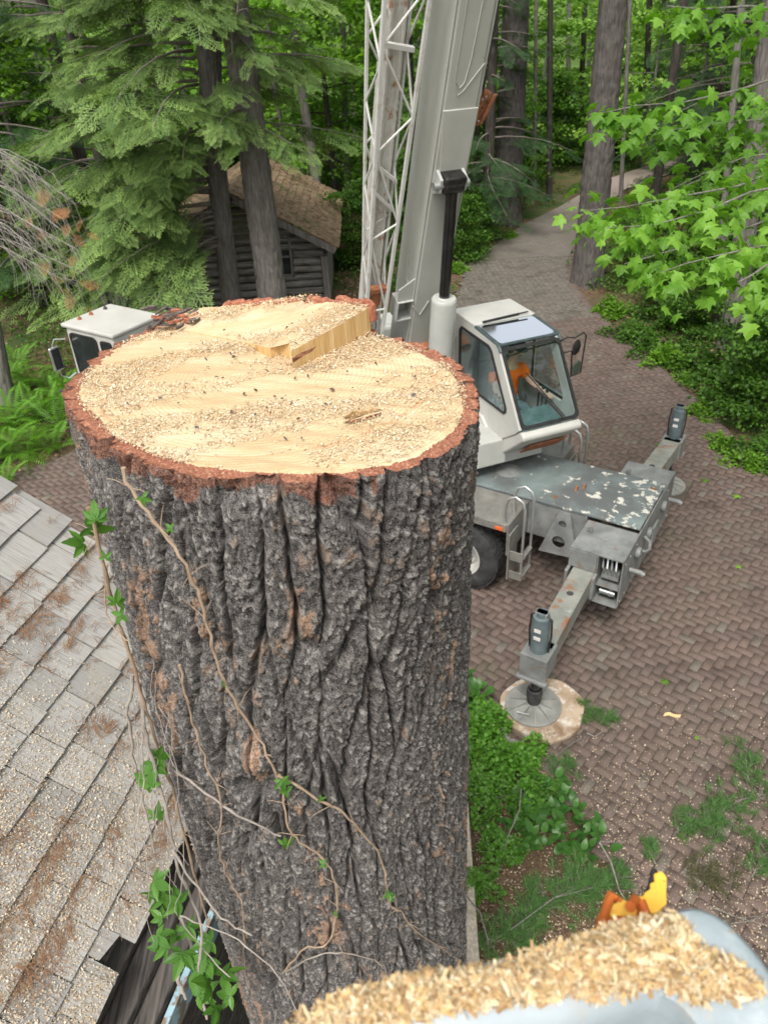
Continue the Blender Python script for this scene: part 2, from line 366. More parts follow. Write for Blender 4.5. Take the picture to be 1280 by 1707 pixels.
# ================================================================== pine stump
SX, SY, SR, SZ = -.245, 1.64, .452, 5.78
stump = thing('tree_stump', 'freshly cut thick pine trunk with deeply furrowed grey bark in the foreground', 'tree stump', (SX, SY, 0))
def oncyl(x, y, R=SR+.03):
    d = ray(x, y); ox, oy = -SX, -SY
    a = d[0]**2+d[1]**2; b = 2*(ox*d[0]+oy*d[1]); c = ox*ox+oy*oy-R*R; q = b*b-4*a*c
    if q < 0: t = -b/(2*a)
    else: t = (-b-sqrt(q))/(2*a)
    return CAM+d*t
PHC = atan2(-SY, -SX)
th = np.concatenate([np.linspace(PHC-1.72, PHC+1.72, 510), np.linspace(PHC+1.72, PHC+2*pi-1.72, 50)[1:-1]])
zz = np.concatenate([np.linspace(0, 2.75, 610), np.linspace(2.75, SZ+.1, 70)[1:]])
TH, ZD = np.meshgrid(th, zz)                      # ZD = drop below the cut
U = (TH-PHC)*.47                                  # arc length, metres
def bark(U, Z):
    wx = U+.035*(fbm(U*7, Z*3, 31)-.5)+.05*(fbm(U*1.6, Z*1.1, 32)-.5)+.05*Z+.016*(fbm(U*26, Z*14, 37)-.5)
    wz = Z+.12*(fbm(U*9, Z*5, 33)-.5)
    f1, f2, cid, _, _ = voro(wx/.062, wz/.50, 41, .98)
    e = f2-f1
    st = np.clip(.50+2.3*(fbm(wx*7, wz*2.0, 51)-.42), .14, 1)       # how open each furrow is
    fur = np.clip(e/(.09+.13*st), 0, 1)
    plate = fur**.7
    s1, s2, _, _, _ = voro((wx+.015*(fbm(U*22, Z*12, 35)-.5))/.046+3, wz/.17+7, 44, .95)
    fin = np.clip((s2-s1)/.13, 0, 1)
    g1, g2, gid, gx_, gy_ = voro(wx/.026+5, wz/.055, 61, .95)
    k1, k2, kid, kx, ky = voro((wx+.006*(fbm(U*60, Z*60, 5)-.5))/.0145, (wz+.006*(fbm(U*60, Z*60, 6)-.5))/.022, 71, 1)
    q1, q2, qid, qx, qy = voro(wx/.0062, wz/.0085, 81, 1)
    wgt = np.clip(fur*1.6, 0, 1)
    h = .050*st*(plate-1)+.007*(fin-1)*np.clip(fbm(U*5, Z*3, 45)*2-.4, 0, 1)+.0040*(gid-.5)*wgt+.0062*(kid-.5)*(.4+.6*wgt)+.0036*(kx*(gid-.5)*2+ky*(qid-.5))+.0052*(qid-.5)+.0045*(fbm(U*170, Z*130, 9, 3)-.5)
    h += .014*(fbm(U*3, Z*1.2, 95)-.5)+.005*(fbm(wx*16, wz*6, 96)-.5)
    return h, fur, gid, kid, qid, wx-kx*.0145, wz-ky*.022
Hh, fur, gid, kid, qid, wx, wz = bark(U, ZD)
# the knot hole and the swelling above it
for (px, py, amp, su, sz) in ((428, 1262, .050, .040, .055), (410, 1322, -.115, .030, .034), (424, 1336, -.05, .024, .03)):
    q = oncyl(px, py); u0 = ((atan2(q[1]-SY, q[0]-SX)-PHC+pi) % (2*pi)-pi)*.47; z0 = SZ-q[2]
    ex = ((U-u0)/su)**2+((ZD-z0)/sz)**2; Hh = Hh+amp*np.exp(-ex**(1.0 if amp > 0 else 2.0))
    if amp < -.1: KNOT = ex < 1.0
RIMPX = [(103, 655), (120, 622), (165, 585), (215, 556), (262, 540), (340, 522), (430, 522), (520, 528), (590, 540), (632, 551), (700, 572), (765, 604), (797, 650), (792, 715), (720, 772), (600, 800), (450, 804), (330, 795), (200, 755), (130, 702)]
_pa = []
for _x, _y in RIMPX: _q = atz(_x, _y, SZ); _pa.append((atan2(_q[1]-SY, _q[0]-SX), hypot(_q[0]-SX, _q[1]-SY)))
_pa.sort(); _A = np.array([a for a, r in _pa]); _R = np.array([r for a, r in _pa])
def rimr(t): t = (np.asarray(t)+pi) % (2*pi)-pi; return np.interp(t, np.r_[_A[-1]-2*pi, _A, _A[0]+2*pi], np.r_[_R[-1], _R, _R[0]])
base = (rimr(TH)-.022-SR)*np.exp(-(ZD/.5)**2)+SR+.012*np.clip((ZD-1)/2, 0, 1)*(1-np.cos(TH-radians(180)))*.5*2+.25*np.clip((ZD-4.6)/1.2, 0, 1)**2
tilt = np.clip(ZD/.02, 0, 1)
RR = base+.02+Hh*(.75+.25*tilt)
ZW = SZ-ZD+np.where(ZD == 0, .006*(fbm(U*25, ZD, 19)-.5), 0)
# colour: grey plates, pale lichen flakes, fresh orange-tan flakes in streaky patches, red where the saw opened the bark
grey = np.stack([.148+.0*U, .136+.0*U, .128+.0*U], -1)*(.25+1.15*qid**1.3+.6*(kid-.35))[..., None]
pale = np.array([.36, .34, .31]); tan = np.array([.40, .25, .16]); red = np.array([.25, .10, .058]); brown = np.array([.12, .085, .06])
pm = fbm(wx*9.5, wz*2.6, 101, 3)
grey = grey*(1+.35*(fbm(U*4, ZD*2, 121)-.5))[..., None]
col = np.where((qid*.6+kid*.4 > .77)[..., None], pale*(.6+.5*qid[..., None]), grey)
fl = ((pm+.16*(kid-.5)+.22*(gid-.5)+.03*np.clip(-U, -.3, .4)+.05*np.clip(1-ZD, -1, 1)) > .735) & (fur > .5)
col = np.where(fl[..., None], tan*(.65+.6*qid[..., None]), col)
fl2 = (kid*.5+gid*.5 > .78) & (fbm(U*10, ZD*5, 131) > .56)
col = np.where(fl2[..., None], np.array([.27, .20, .15])*(.6+.7*qid[..., None]), col)
col = np.where((KNOT & (kid > .3))[..., None], np.array([.07, .045, .03])*(.5+.8*qid[..., None]), col)
tp = (ZD < .02+.07*np.clip(fbm(U*14, ZD*2, 111)-.38, 0, 1)*2.0*(1-.7*np.clip(U-.0, 0, 1)/.5)) & (fbm(U*9, ZD*0, 141) > .42)
col = np.where(tp[..., None], red*(.7+.6*qid[..., None]), col)
X = SX+RR*np.cos(TH); Y = SY+RR*np.sin(TH)
nr, nc = TH.shape; idx = np.arange(nr*nc).reshape(nr, nc); nx = np.roll(idx, -1, 1)
F = np.stack([idx[:-1], idx[1:], nx[1:], nx[:-1]], -1).reshape(-1, 4)
m = NT('pine_bark'); a = m.n('ShaderNodeVertexColor', layer_name='Col')
cc = m.mix(m.ramp(m.noise(420, 3, .7), [(.50, 0.), (.62, .75)]), a.outputs[0], (.38, .355, .33))
cc = m.mix(m.ramp(m.noise(190, 4, .7), [(.36, .8), (.52, 0.)]), cc, (.022, .02, .019))
m.bsdf(cc, .9, 0, m.bump(m.noise(330, 5, .75), .9, .006), .15)
bk = link('bark', npmesh('bark', np.stack([X, Y, ZW], -1).reshape(-1, 3), F, m.mat, col.reshape(-1, 3)), stump)
# cut face: polar sheet from the uneven bark outline to the centre
rout = RR[0]; frac = np.concatenate([np.linspace(0, .13, 16), np.linspace(.13, 1, 42)[1:]])
TT, FRr = np.meshgrid(th, frac); Rc = rout[None]*(1-FRr)
Xc = SX+Rc*np.cos(TT); Yc = SY+Rc*np.sin(TT)
zc = SZ+.004*(fbm(Xc*6, Yc*14, 21)-.5)+.0022*np.sin((Yc*.9+Xc*.35)*160)*(fbm(Xc*3, Yc*3, 22))
zc[0] = ZW[0]
rim = Rc > rimr(TT)-.042+.016*(fbm(TT*6, TT*0, 23)-.5)
zc = np.where(rim & (FRr > 0), SZ-.004+.012*(fbm(Xc*55, Yc*55, 24)-.5)-.008*(fbm(Xc*20, Yc*20, 25)-.4), zc)
mask = np.stack([rim*1., fbm(Xc*70, Yc*70, 26), 0*Rc], -1)
idx = np.arange(Rc.size).reshape(Rc.shape); nx = np.roll(idx, -1, 1)
F = np.stack([idx[:-1], nx[:-1], nx[1:], idx[1:]], -1).reshape(-1, 4)
def wood_color(m):
    vm = m.n('ShaderNodeVectorMath', operation='LENGTH'); mp = m.map((1, 1, 0)); m.l(mp, vm.inputs[0])
    rr = m.math('ADD', vm.outputs['Value'], m.math('MULTIPLY', m.noise(5, 3), .02))
    w = m.n('ShaderNodeMath', operation='SINE'); m.l(m.math('MULTIPLY', rr, 640.), w.inputs[0])
    c = m.ramp(m.noise(7, 6, .6, m.map((.6, 2.2, 1), rot=(0, 0, .35))), [(.3, (.46, .32, .18)), (.5, (.545, .42, .26)), (.72, (.64, .54, .39))])
    c = m.mix(m.ramp(w.outputs[0], [(.3, .0), (1., .42)]), c, (.40, .25, .11))
    band = m.math('ABSOLUTE', m.math('SUBTRACT', rr, .388))
    fl = m.math('MULTIPLY', m.ramp(band, [(.0, 1.), (.006, 0.)]), m.ramp(m.noise(3, 2), [(.45, 0.), (.6, .8)]))
    c = m.mix(fl, c, (.52, .27, .14))
    c = m.mix(m.ramp(m.noise(260, 3, .7), [(.45, 0.), (.7, .45)]), c, (.56, .38, .19))
    return c, m.math('ADD', m.noise(240, 4, .7), m.math('MULTIPLY', m.noise(30, 2, .5, m.map((.2, 6, 1), rot=(0, 0, .35))), 1.))
m = NT('cut_pine_wood'); a = m.n('ShaderNodeVertexColor', layer_name='Col'); sp = m.n('ShaderNodeSeparateColor'); m.l(a.outputs[0], sp.inputs[0])
c, hb = wood_color(m)
rd = m.ramp(m.noise(180, 4, .7), [(.3, (.14, .055, .033)), (.48, (.25, .098, .058)), (.6, (.33, .16, .10)), (.72, (.5, .36, .24))])
c = m.mix(m.math('GREATER_THAN', sp.outputs[0], .5), c, rd)
m.bsdf(c, .8, 0, m.bump(hb, .5, .004), .2); M_CUT = m.mat
link('cut_face', npmesh('cut_face', np.stack([Xc, Yc, zc], -1).reshape(-1, 3), F, M_CUT, mask.reshape(-1, 3)), stump)
# raised ledge of uncut wood at the back (stepped kerf)
def P2(x, y): q = atz(x, y, SZ); return q[:2]
Lp = [(P2(403, 571), .003), (P2(428, 585), .016), (P2(452, 597), .026), (P2(468, 592), .026), (P2(487, 598), .040), (P2(489, 616), .045), (P2(530, 597), .052), (P2(575, 577), .060), (P2(618, 555), .068)]
c2 = np.array([SX, SY]); a0 = atan2(*(Lp[-1][0]-c2)[::-1]); a1 = atan2(*(P2(300, 560)-c2)[::-1])
if a1 < a0: a1 += 2*pi
for t in np.linspace(0.03, 1, 22):
    an = a0+(a1-a0)*t; Lp.append((c2+(float(rimr(an))-.012+.008*sin(an*31)+.006*sin(an*57))*np.array([cos(an), sin(an)]), .068*(1-t)**.8+.002))
bm_ = bmesh.new(); top = [bm_.verts.new((p[0], p[1], SZ+h)) for p, h in Lp]; bot = [bm_.verts.new((p[0], p[1], SZ-.004)) for p, h in Lp]; n = len(top)
for i in range(n): bm_.faces.new((bot[i], bot[(i+1) % n], top[(i+1) % n], top[i]))
tf = bm_.faces.new(top); bmesh.ops.triangulate(bm_, faces=[tf]); bmesh.ops.recalc_face_normals(bm_, faces=bm_.faces)
me = bpy.data.meshes.new('raised_ledge'); bm_.to_mesh(me); bm_.free()
m = NT('split_pine_wood'); c, hb = wood_color(m); ge = m.n('ShaderNodeNewGeometry'); sp = m.n('ShaderNodeSeparateXYZ'); m.l(ge.outputs['True Normal'], sp.inputs[0])
gr = m.ramp(m.noise(60, 6, .6, m.map((1, 1, .06))), [(.3, (.46, .28, .11)), (.5, (.57, .38, .17)), (.75, (.64, .48, .27))])
c = m.mix(m.math('GREATER_THAN', sp.outputs['Z'], .55), gr, c)
m.bsdf(c, .75, 0, m.bump(m.noise(80, 5, .6, m.map((1, 1, .08))), .5, .006), .2)
setmat(me, m.mat); link('raised_ledge', me, stump)
# torn bark along the far rim of the ledge
M_REDBARK = mnoisy('red_inner_bark', (.22, .07, .04), (.42, .17, .10), 60, .9, bump=.6, bsc=150)
rs = random.Random(12)
for k in range(46):
    an = a0+(a1-a0)*rs.uniform(.02, .75); t_ = (an-a0)/(a1-a0); hh = .068*(1-t_)**.8
    if rs.random() < .35 and .2 < t_ < .45: continue
    rq = float(rimr(an))-.012; q = np.array([SX+rq*cos(an), SY+rq*sin(an), SZ+hh-.006]); tt = np.array([-sin(an), cos(an), 0]); nn_ = np.array([cos(an), sin(an), 0]); w = rs.uniform(.012, .028); hgt = rs.uniform(.010, .022)
    mb = MB(); mb.prism([(-w, -.03), (-w*.8, hgt*.5), (-w*.3, hgt*rs.uniform(.6, 1)), (w*.2, hgt*rs.uniform(.5, 1.1)), (w*.7, hgt*rs.uniform(.5, 1)), (w, .0), (w, -.03)], q-nn_*rs.uniform(.0, .02), tt, np.array([0, 0, 1.]), nn_*.022); mb.build('rim_bark', M_REDBARK, stump, bevel=.003)

# torn splinter and dark crack in the cut, rusty notch at the corner of the ledge
M_SPL = mnoisy('torn_wood', (.50, .33, .16), (.62, .46, .26), 40, .8, bump=.4, stretch=(1, 6, 1)); M_CRK = mnoisy('dark_split', (.10, .04, .02), (.22, .09, .045), 60, .9)
def onz(x, y, h=0.): return atz(x, y, SZ+h)
mb = MB(); mb.add([onz(568, 704, .004), onz(590, 700, .007), onz(612, 694, .009), onz(638, 686, .004), onz(634, 692, .003), onz(610, 699, .004), onz(590, 705, .004)], [(0, 1, 6), (1, 2, 5, 6), (2, 3, 4, 5)]); mb.build('split', M_CRK, stump)
mb = MB()
for x0, y0, x1, y1, h in ((572, 698, 606, 688, .018), (590, 696, 622, 686, .016), (604, 692, 636, 682, .014), (580, 702, 600, 690, .02)):
    a_, b_ = onz(x0, y0, .002), onz(x1, y1, .003); m_ = (a_+b_)/2+np.array([0, -.004, h*.7]); w = np.array([.004, .008, 0]); mb.add([a_, a_+w, b_+w, b_, m_, m_+w], [(0, 1, 5, 4), (4, 5, 2, 3), (0, 4, 3), (1, 2, 5)])
o = mb.build('splinters', M_SPL, stump); tag(o, kind='stuff')
mb = MB(); mb.add([onz(487, 598, .042), onz(497, 590, .046), onz(512, 584, .050), onz(528, 577, .054), onz(520, 586, .046), onz(505, 594, .043), onz(489, 605, .03)], [(0, 1, 5, 6), (1, 2, 4, 5), (2, 3, 4)]); mb.build('ledge_notch', M_CRK, stump)

# sawdust lying on the cut
def ledge_h(x, y):
    h = np.zeros(len(x)); inside = inpoly(x, y, [tuple(p) for p, _ in Lp])
    A = np.array([p for p, _ in Lp]); Hh_ = np.array([q for _, q in Lp])
    d = np.hypot(x[:, None]-A[None, :, 0], y[:, None]-A[None, :, 1])**-2.5
    return np.where(inside, (d*Hh_).sum(1)/d.sum(1), 0)
n = 110000; rr = .50*np.sqrt(RNG.uniform(0, 1, n)); an = RNG.uniform(0, 2*pi, n)
x = SX+rr*np.cos(an); y = SY+rr*np.sin(an)
den = fbm((x*.94+y*.35)*4, (y*.94-x*.35)*13, 201)*1.0+.55*(fbm(x*12, y*12, 202)-.5)
den += .18*np.exp(-((x+.12)**2+(y-1.83)**2)/.03)+.12*np.exp(-((x+.02)**2+(y-1.38)**2)/.02)+.15*np.exp(-((x-.10)**2+(y-1.75)**2)/.015)
kp = (RNG.uniform(.36, .72, n) < den-.03) & (rr < rimr(an)-.03); x = x[kp]; y = y[kp]
hz = SZ+.003+ledge_h(x, y)
mound = .030*np.exp(-((x+.19)**2/.020+(y-1.93)**2/.010))+.022*np.exp(-((x+.01)**2/.004+(y-1.40)**2/.003))
z = hz+mound*RNG.uniform(.2, 1, len(x))
P = np.stack([x, y, z], -1); Nn = np.zeros_like(P); Nn[:, 2] = 1
v, F, cc = flakes(P, Nn, RNG.choice([.0030, .0042, .0065], (len(P),), p=[.5, .35, .15]), 3.2, [(.55, .43, .27), (.61, .50, .34), (.49, .36, .21), (.65, .57, .43), (.38, .26, .15)], .3)
sd = link('sawdust', npmesh('sawdust', v, F, M_CHIP, cc)); tag(sd, 'pale sawdust and chips scattered over the cut top of the stump', 'sawdust', kind='stuff')
# dark bark crumbs
n = 110; x = SX+RNG.normal(0, .2, n); y = SY+RNG.normal(0, .2, n); kp = np.hypot(x-SX, y-SY) < .42; x = x[kp]; y = y[kp]
P = np.stack([x, y, SZ+.006+ledge_h(x, y)], -1); Nn = np.zeros_like(P); Nn[:, 2] = 1
v, F, cc = flakes(P, Nn, .010, 3, [(.11, .07, .05), (.16, .08, .05), (.09, .08, .075)], .3)
o = link('bark_crumbs', npmesh('bark_crumbs', v, F, M_CHIP, cc)); tag(o, 'small dark bark crumbs strewn on the cut stump', 'bark', kind='stuff')
# heap of bark pieces at the far left of the cut
for k in range(34):
    q = atz(300+random.gauss(0, 22), 538+random.gauss(0, 9), SZ)+np.array([0, 0, .006+.004*(k % 6)])
    L = random.uniform(.02, .055); w = random.uniform(.008, .016); a_ = random.uniform(-.6, 1.2); tz = random.uniform(-.35, .35)
    mb = MB(); t = np.array([cos(a_)*cos(tz), sin(a_)*cos(tz), sin(tz)]); s_ = np.array([-sin(a_), cos(a_), random.uniform(-.3, .3)]); nn = np.cross(t, s_)
    prof = [(-L/2, -w*.3), (-L*.3, -w*.5), (L*.2, -w*.45), (L/2, -w*.1), (L*.45, w*.3), (0, w*.5), (-L*.4, w*.35)]
    mb.prism(prof, q-nn*.003, t, s_, nn*random.uniform(.004, .009))
    pc = mb.build('bark_piece', random.choice([M_REDBARK, mnoisy('grey_bark_piece', (.05, .04, .035), (.16, .13, .11), 70, .9, bump=.5, bsc=200)]) if k < 3 else BPM[k % 3])
    if k == 0: BPM = []
    if k < 3: BPM.append(pc.data.materials[0])
    tag(pc, 'dark splinter of bark in the small heap on the back left of the cut stump', 'bark piece', 'heap of bark pieces on the stump')
# ================================================================== shingled house roof beside the stump
PHI, PIT = radians(15), radians(38)
ev = np.array((sin(PHI), cos(PHI), 0)); dn = np.array((cos(PHI)*cos(PIT), -sin(PHI)*cos(PIT), -sin(PIT))); rn = np.cross(dn, ev); rn = rn if rn[2] > 0 else -rn
E0 = atz(259, 1502, 3.5)
def rf(v, w, h=0): return E0+ev*v-dn*w+rn*h
house = thing('shingled_house', 'house roof of weathered grey wood shingles strewn with sawdust and needles', 'house', (E0[0], E0[1], 0))
M_SH = NT('weathered_shingle'); m = M_SH
oi = m.n('ShaderNodeObjectInfo')
rot = radians(90)-PHI
gv = m.n('ShaderNodeMapping'); gv.inputs['Rotation'].default_value = (0, 0, PHI); m.l(m.co(), gv.inputs[0])
gs = m.n('ShaderNodeMapping'); gs.inputs['Scale'].default_value = (2.5, 60, 2.5); m.l(gv.outputs[0], gs.inputs[0])
gr = m.noise(3, 6, .65, gs.outputs[0])
c = m.ramp(oi.outputs['Random'], [(0, (.27, .265, .25)), (.5, (.34, .33, .31)), (1, (.39, .375, .345))])
c = m.mix(m.ramp(gr, [(.32, .75), (.55, 0.)]), c, (.20, .185, .165))
c = m.mix(m.ramp(m.noise(5, 5), [(.5, 0.), (.75, .5)]), c, (.33, .30, .24))
c = m.mix(m.ramp(m.noise(9, 5, .6, m.map((1, 1, 1), rot=(1, 0, 0))), [(.6, 0.), (.8, .4)]), c, (.25, .30, .28))
m.bsdf(c, .85, 0, m.bump(gr, .5, .006), .2); M_SH = m.mat
M_OLD = mnoisy('old_grey_board', (.035, .032, .03), (.13, .115, .10), 4, .9, bump=.5, bsc=30, stretch=(14, .8, 14))
VR, EXPO = 1.37, .16
mb = MB(); mb.add([rf(-1.6, .06, -.03), rf(VR-.05, .06, -.03), rf(VR-.05, 3.0, -.03), rf(-1.6, 3.0, -.03), rf(-1.6, .06, -.06), rf(VR-.05, .06, -.06), rf(VR-.05, 3.0, -.06), rf(-1.6, 3.0, -.06)], [(0, 1, 2, 3), (4, 5, 6, 7), (0, 1, 5, 4), (1, 2, 6, 5), (2, 3, 7, 6), (3, 0, 4, 7)])
roof = mb.build('roof', M_OLD, house)
rs = random.Random(5); HOLE = []
for k in range(18):
    w0 = k*EXPO+rs.uniform(-.004, .004); v = -1.5-rs.uniform(0, .2)
    while v < VR:
        wd = rs.uniform(.11, .29); v1 = min(v+wd, VR+rs.uniform(-.025, .02)); brk = False
        if k == 0:
            for edge in (-.29, -.18):
                if v < edge-.01 < v1: v1 = edge; break
            brk = abs(v1+.18) < 1e-6
        if v1-v > .04:
            if False: HOLE.append((v, v1)); v = v1+.004; continue         # the broken-off shingle at the eave
            a_ = rs.uniform(-.006, .006); wb = w0+rs.uniform(-.006, .006); L = EXPO*1.9
            sk = rs.uniform(-.004, .004); t1 = rs.uniform(.010, .016); lift = rs.uniform(0, .004)
            b = [(v, wb), (v1, wb+a_), (v1+sk, wb+L), (v+sk, wb+L)]
            if brk: HOLE.append((v, v1)); b[0] = (v, wb+.10); b[1] = (v1, wb+.075)
            elif k == 0: b[0] = (v, wb+rs.uniform(-.01, .02)); b[1] = (v1, wb+rs.uniform(-.01, .02))
            hh = [.012+lift+t1, .012+lift+t1+rs.uniform(-.003, .003), -.006, -.006]
            mb = MB(); vs = [rf(p, q, h) for (p, q), h in zip(b, hh)]+[rf(p, q, h-(t1 if i < 2 else .004)) for i, ((p, q), h) in enumerate(zip(b, hh))]
            mb.add(vs, [(0, 1, 2, 3), (7, 6, 5, 4), (0, 4, 5, 1), (1, 5, 6, 2), (2, 6, 7, 3), (3, 7, 4, 0)])
            mb.build('shingle', M_SH, roof)
        v = v1+rs.uniform(.003, .007)
# boards below the eave and the blue painted trim
hz = np.array([cos(PHI), -sin(PHI), 0])
for k, (off, drop, w_) in enumerate(((-.10, .12, .10), (.0, .17, .10), (.09, .22, .085))):
    mb = MB(); mb.box(E0+ev*-.1+hz*off+np.array([0, 0, -drop]), (2.9, w_, .05), [ev, hz, np.array([0, 0, 1])]); mb.build('board', M_OLD, house, bevel=.01)
mb = MB(); mb.box(E0+ev*-.35+hz*.155+np.array([0, 0, -.30]), (2.3, .028, .14), [ev, hz, np.array([0, 0, 1])])
M_BLUE = mnoisy('chipped_blue_paint', (.22, .36, .42), (.34, .48, .52), 8, .7, bump=.3, bsc=50, layers=[((.20, .16, .12), 14, .48, .55)])
mb.build('trim_board', M_BLUE, house, bevel=.003)
wallc = E0-hz*.25
for k in range(16):
    mb = MB(); mb.box(wallc+ev*-.2+np.array([0, 0, -.32-.2*k]), (2.9, .06, .185), [ev, hz, np.array([0, 0, 1])]); mb.build('wall_board', M_OLD, house, bevel=.01)
mb = MB(); mb.box(wallc+ev*(VR-.18)-hz*1.2+np.array([0, 0, -1.7]), (.08, 2.5, 3.4), [ev, hz, np.array([0, 0, 1])]); mb.build('gable_wall', M_OLD, house)
# sawdust and needles on the roof
n = 165000; v = RNG.uniform(-1.2, VR-.02, n); w = RNG.uniform(.012, 2.1, n)
den = np.clip(1.3-.80*(v+.6)-.06*w, .03, 1.6)*(.35+1.1*fbm(v*5, w*5, 301))+.25*(fbm(v*25, w*12, 302)-.5)
kp = (RNG.uniform(.10, .9, n) < den) & ~((w < .10) & (v > HOLE[0][0]-.01) & (v < HOLE[-1][1]+.01)); v = v[kp]; w = w[kp]
lay = .012+.014*(1-(w/EXPO % 1))+.004
P = E0+ev*v[:, None]-dn*w[:, None]+rn*(lay+RNG.uniform(0, .004, len(v)))[:, None]
vv, F, cc = flakes(P, np.repeat(rn[None], len(P), 0), .0078, 3., [(.50, .41, .29), (.55, .47, .36), (.45, .35, .24), (.36, .27, .18), (.58, .52, .42)], .2, .35)
o = link('roof_sawdust', npmesh('roof_sawdust', vv, F, M_CHIP, cc)); tag(o, 'pale sawdust thickly strewn over the wood shingle roof', 'sawdust', kind='stuff')
nc = 1150; cv = RNG.uniform(-1.1, VR-.05, nc); cw = RNG.uniform(.02, 2.0, nc); d_ = fbm(cv*3, cw*3, 311); kp = (d_ > .43) & ~((cw < EXPO*1.3) & (cv > HOLE[0][0]-.08) & (cv < HOLE[-1][1]+.08)); cv = cv[kp]; cw = cw[kp]
PN = []; CN = []; FN = []; base_i = 0
for a_, b_ in zip(cv, cw):
    # needles collect against the butts of the shingles above and in the joints
    b_ = (math.floor(b_/EXPO)+RNG.beta(4, 1.4))*EXPO; k = int(RNG.integers(3, 17)); dirn = RNG.uniform(0, pi)
    sp = RNG.uniform(.012, .045)
    vv_ = a_+RNG.normal(0, sp*1.5, k); ww_ = b_+RNG.normal(0, sp*.6, k); L = RNG.uniform(.03, .075, k); an = dirn+RNG.normal(0, .55, k)
    du = np.cos(an)*L/2; dw = np.sin(an)*L/2; bend = RNG.normal(0, .008, k)
    for i in range(k):
        q = [(vv_[i]-du[i], ww_[i]-dw[i]), (vv_[i]+bend[i], ww_[i]+bend[i]), (vv_[i]+du[i], ww_[i]+dw[i])]
        nx_, nw_ = -sin(an[i])*.0011, cos(an[i])*.0011
        for p_, q_ in q:
            h = .022+.014*(1-(max(q_, 0)/EXPO % 1))+RNG.uniform(0, .006); PN += [rf(p_-nx_, q_-nw_, h), rf(p_+nx_, q_+nw_, h)]
        FN += [(base_i, base_i+1, base_i+3, base_i+2), (base_i+2, base_i+3, base_i+5, base_i+4)]; base_i += 6
        c_ = np.array([(.22, .11, .055), (.27, .15, .08), (.17, .09, .05), (.30, .19, .11)])[RNG.integers(0, 4)]; CN += [c_]*6
o = link('pine_needles', npmesh('pine_needles', PN, FN, M_CHIP, np.array(CN))); tag(o, 'rusty brown fallen pine needles caught between the roof shingles', 'needles', kind='stuff')

# ================================================================== bucket rim with sawdust (bottom right corner)
bucket = thing('bucket_rim', 'pale blue-white rounded bucket rim heaped with sawdust in the bottom right corner', 'lift bucket', (.2, .1, CAMZ-1.5))
BZ = CAMZ-.47
rimpx = [(470, 1715), (560, 1668), (650, 1640), (740, 1615), (830, 1592), (920, 1582), (1000, 1554), (1080, 1528), (1150, 1506), (1200, 1520), (1245, 1560), (1285, 1610), (1330, 1690), (1360, 1800)]
outer = [atz(x, y, BZ) for x, y in rimpx]
cen = atz(960, 1990, BZ)
def ringp(p, k, dz): return cen+(p-cen)*k+np.array([0, 0, dz])
prof = [(.985, -.55), (.99, -.10), (1.0, -.035), (1.0, -.012), (.985, -.002), (.95, .003), (.88, .004), (.80, .002), (.72, -.004), (.66, -.012), (.645, -.03), (.64, -.08), (.63, -.55)]
# smooth the outline
oc = np.array(outer); fine = []
for i in range(len(oc)-1):
    p0, p1, p2, p3 = oc[max(i-1, 0)], oc[i], oc[i+1], oc[min(i+2, len(oc)-1)]
    for t in np.linspace(0, 1, 6, endpoint=False): fine.append(.5*((2*p1)+(-p0+p2)*t+(2*p0-5*p1+4*p2-p3)*t*t+(-p0+3*p1-3*p2+p3)*t**3))
fine.append(oc[-1]); nf = len(fine); vs = [ringp(p, k, dz) for k, dz in prof for p in fine]
mb = MB(); mb.add(vs, [(i*nf+j, i*nf+j+1, (i+1)*nf+j+1, (i+1)*nf+j) for i in range(len(prof)-1) for j in range(nf-1)])
M_BK = mnoisy('bucket_gelcoat', (.29, .34, .36), (.37, .41, .43), 5, .45, bump=.25, bsc=70, layers=[((.36, .36, .34), 30, .58, .68), ((.50, .55, .56), 6, .5, .62)], spec=.4)
mb.build('rim', M_BK, bucket, smooth=True)
n = 66000; ti = RNG.uniform(0, nf-1.001, n); kk = RNG.uniform(.64, 1.0, n)
fa = np.array(fine); i0 = ti.astype(int); pp = fa[i0]*(1-(ti-i0))[:, None]+fa[i0+1]*(ti-i0)[:, None]
pos = cen+(pp-cen)*kk[:, None]
v_ = pos-CAM; Dd = v_@fw; PX = 640+FPX*(v_@rt)/Dd; PY = 853.5-FPX*(v_@up)/Dd
heap = 1.0*np.exp(-((PX-1060)/150)**2-((PY-(1605+.0*PX))/55)**2)+.95*np.exp(-((PX-700)/190)**2-((PY-(1668-.12*(PX-700)))/30)**2)+.6*np.exp(-((PX-1225)/60)**2-((PY-1635)/30)**2)+.04
heap *= (.35+1.3*fbm(PX/45, PY/45, 401))
heap *= np.clip((PY-(1520+.0*PX))/20+ (PX < 1150), 0, 1)
bare = np.clip((PX-1130)/40, 0, 1)*np.clip(1-abs(PY-(1500+.62*(PX-1130)+40))/45, 0, 1)
heap *= 1-.9*bare
kp = RNG.uniform(.18, .85, n) < heap; pos = pos[kp]; hp = heap[kp]
pos[:, 2] += .004+RNG.uniform(0, 1, len(pos))*.020*np.clip(hp-.25, 0, 1.1)
Nn = np.zeros_like(pos); Nn[:, 2] = 1
v, F, cc = flakes(pos, Nn, RNG.choice([.004, .0065, .0095], len(pos), p=[.4, .4, .2]), RNG.uniform(2.5, 9, len(pos)), [(.57, .42, .23), (.62, .50, .31), (.53, .37, .17), (.66, .57, .40), (.47, .31, .145), (.35, .22, .11)], .16, .55)
o = link('bucket_sawdust', npmesh('bucket_sawdust', v, F, M_CHIP, cc)); tag(o, 'heap of coarse pale sawdust on the bucket rim', 'sawdust', kind='stuff')
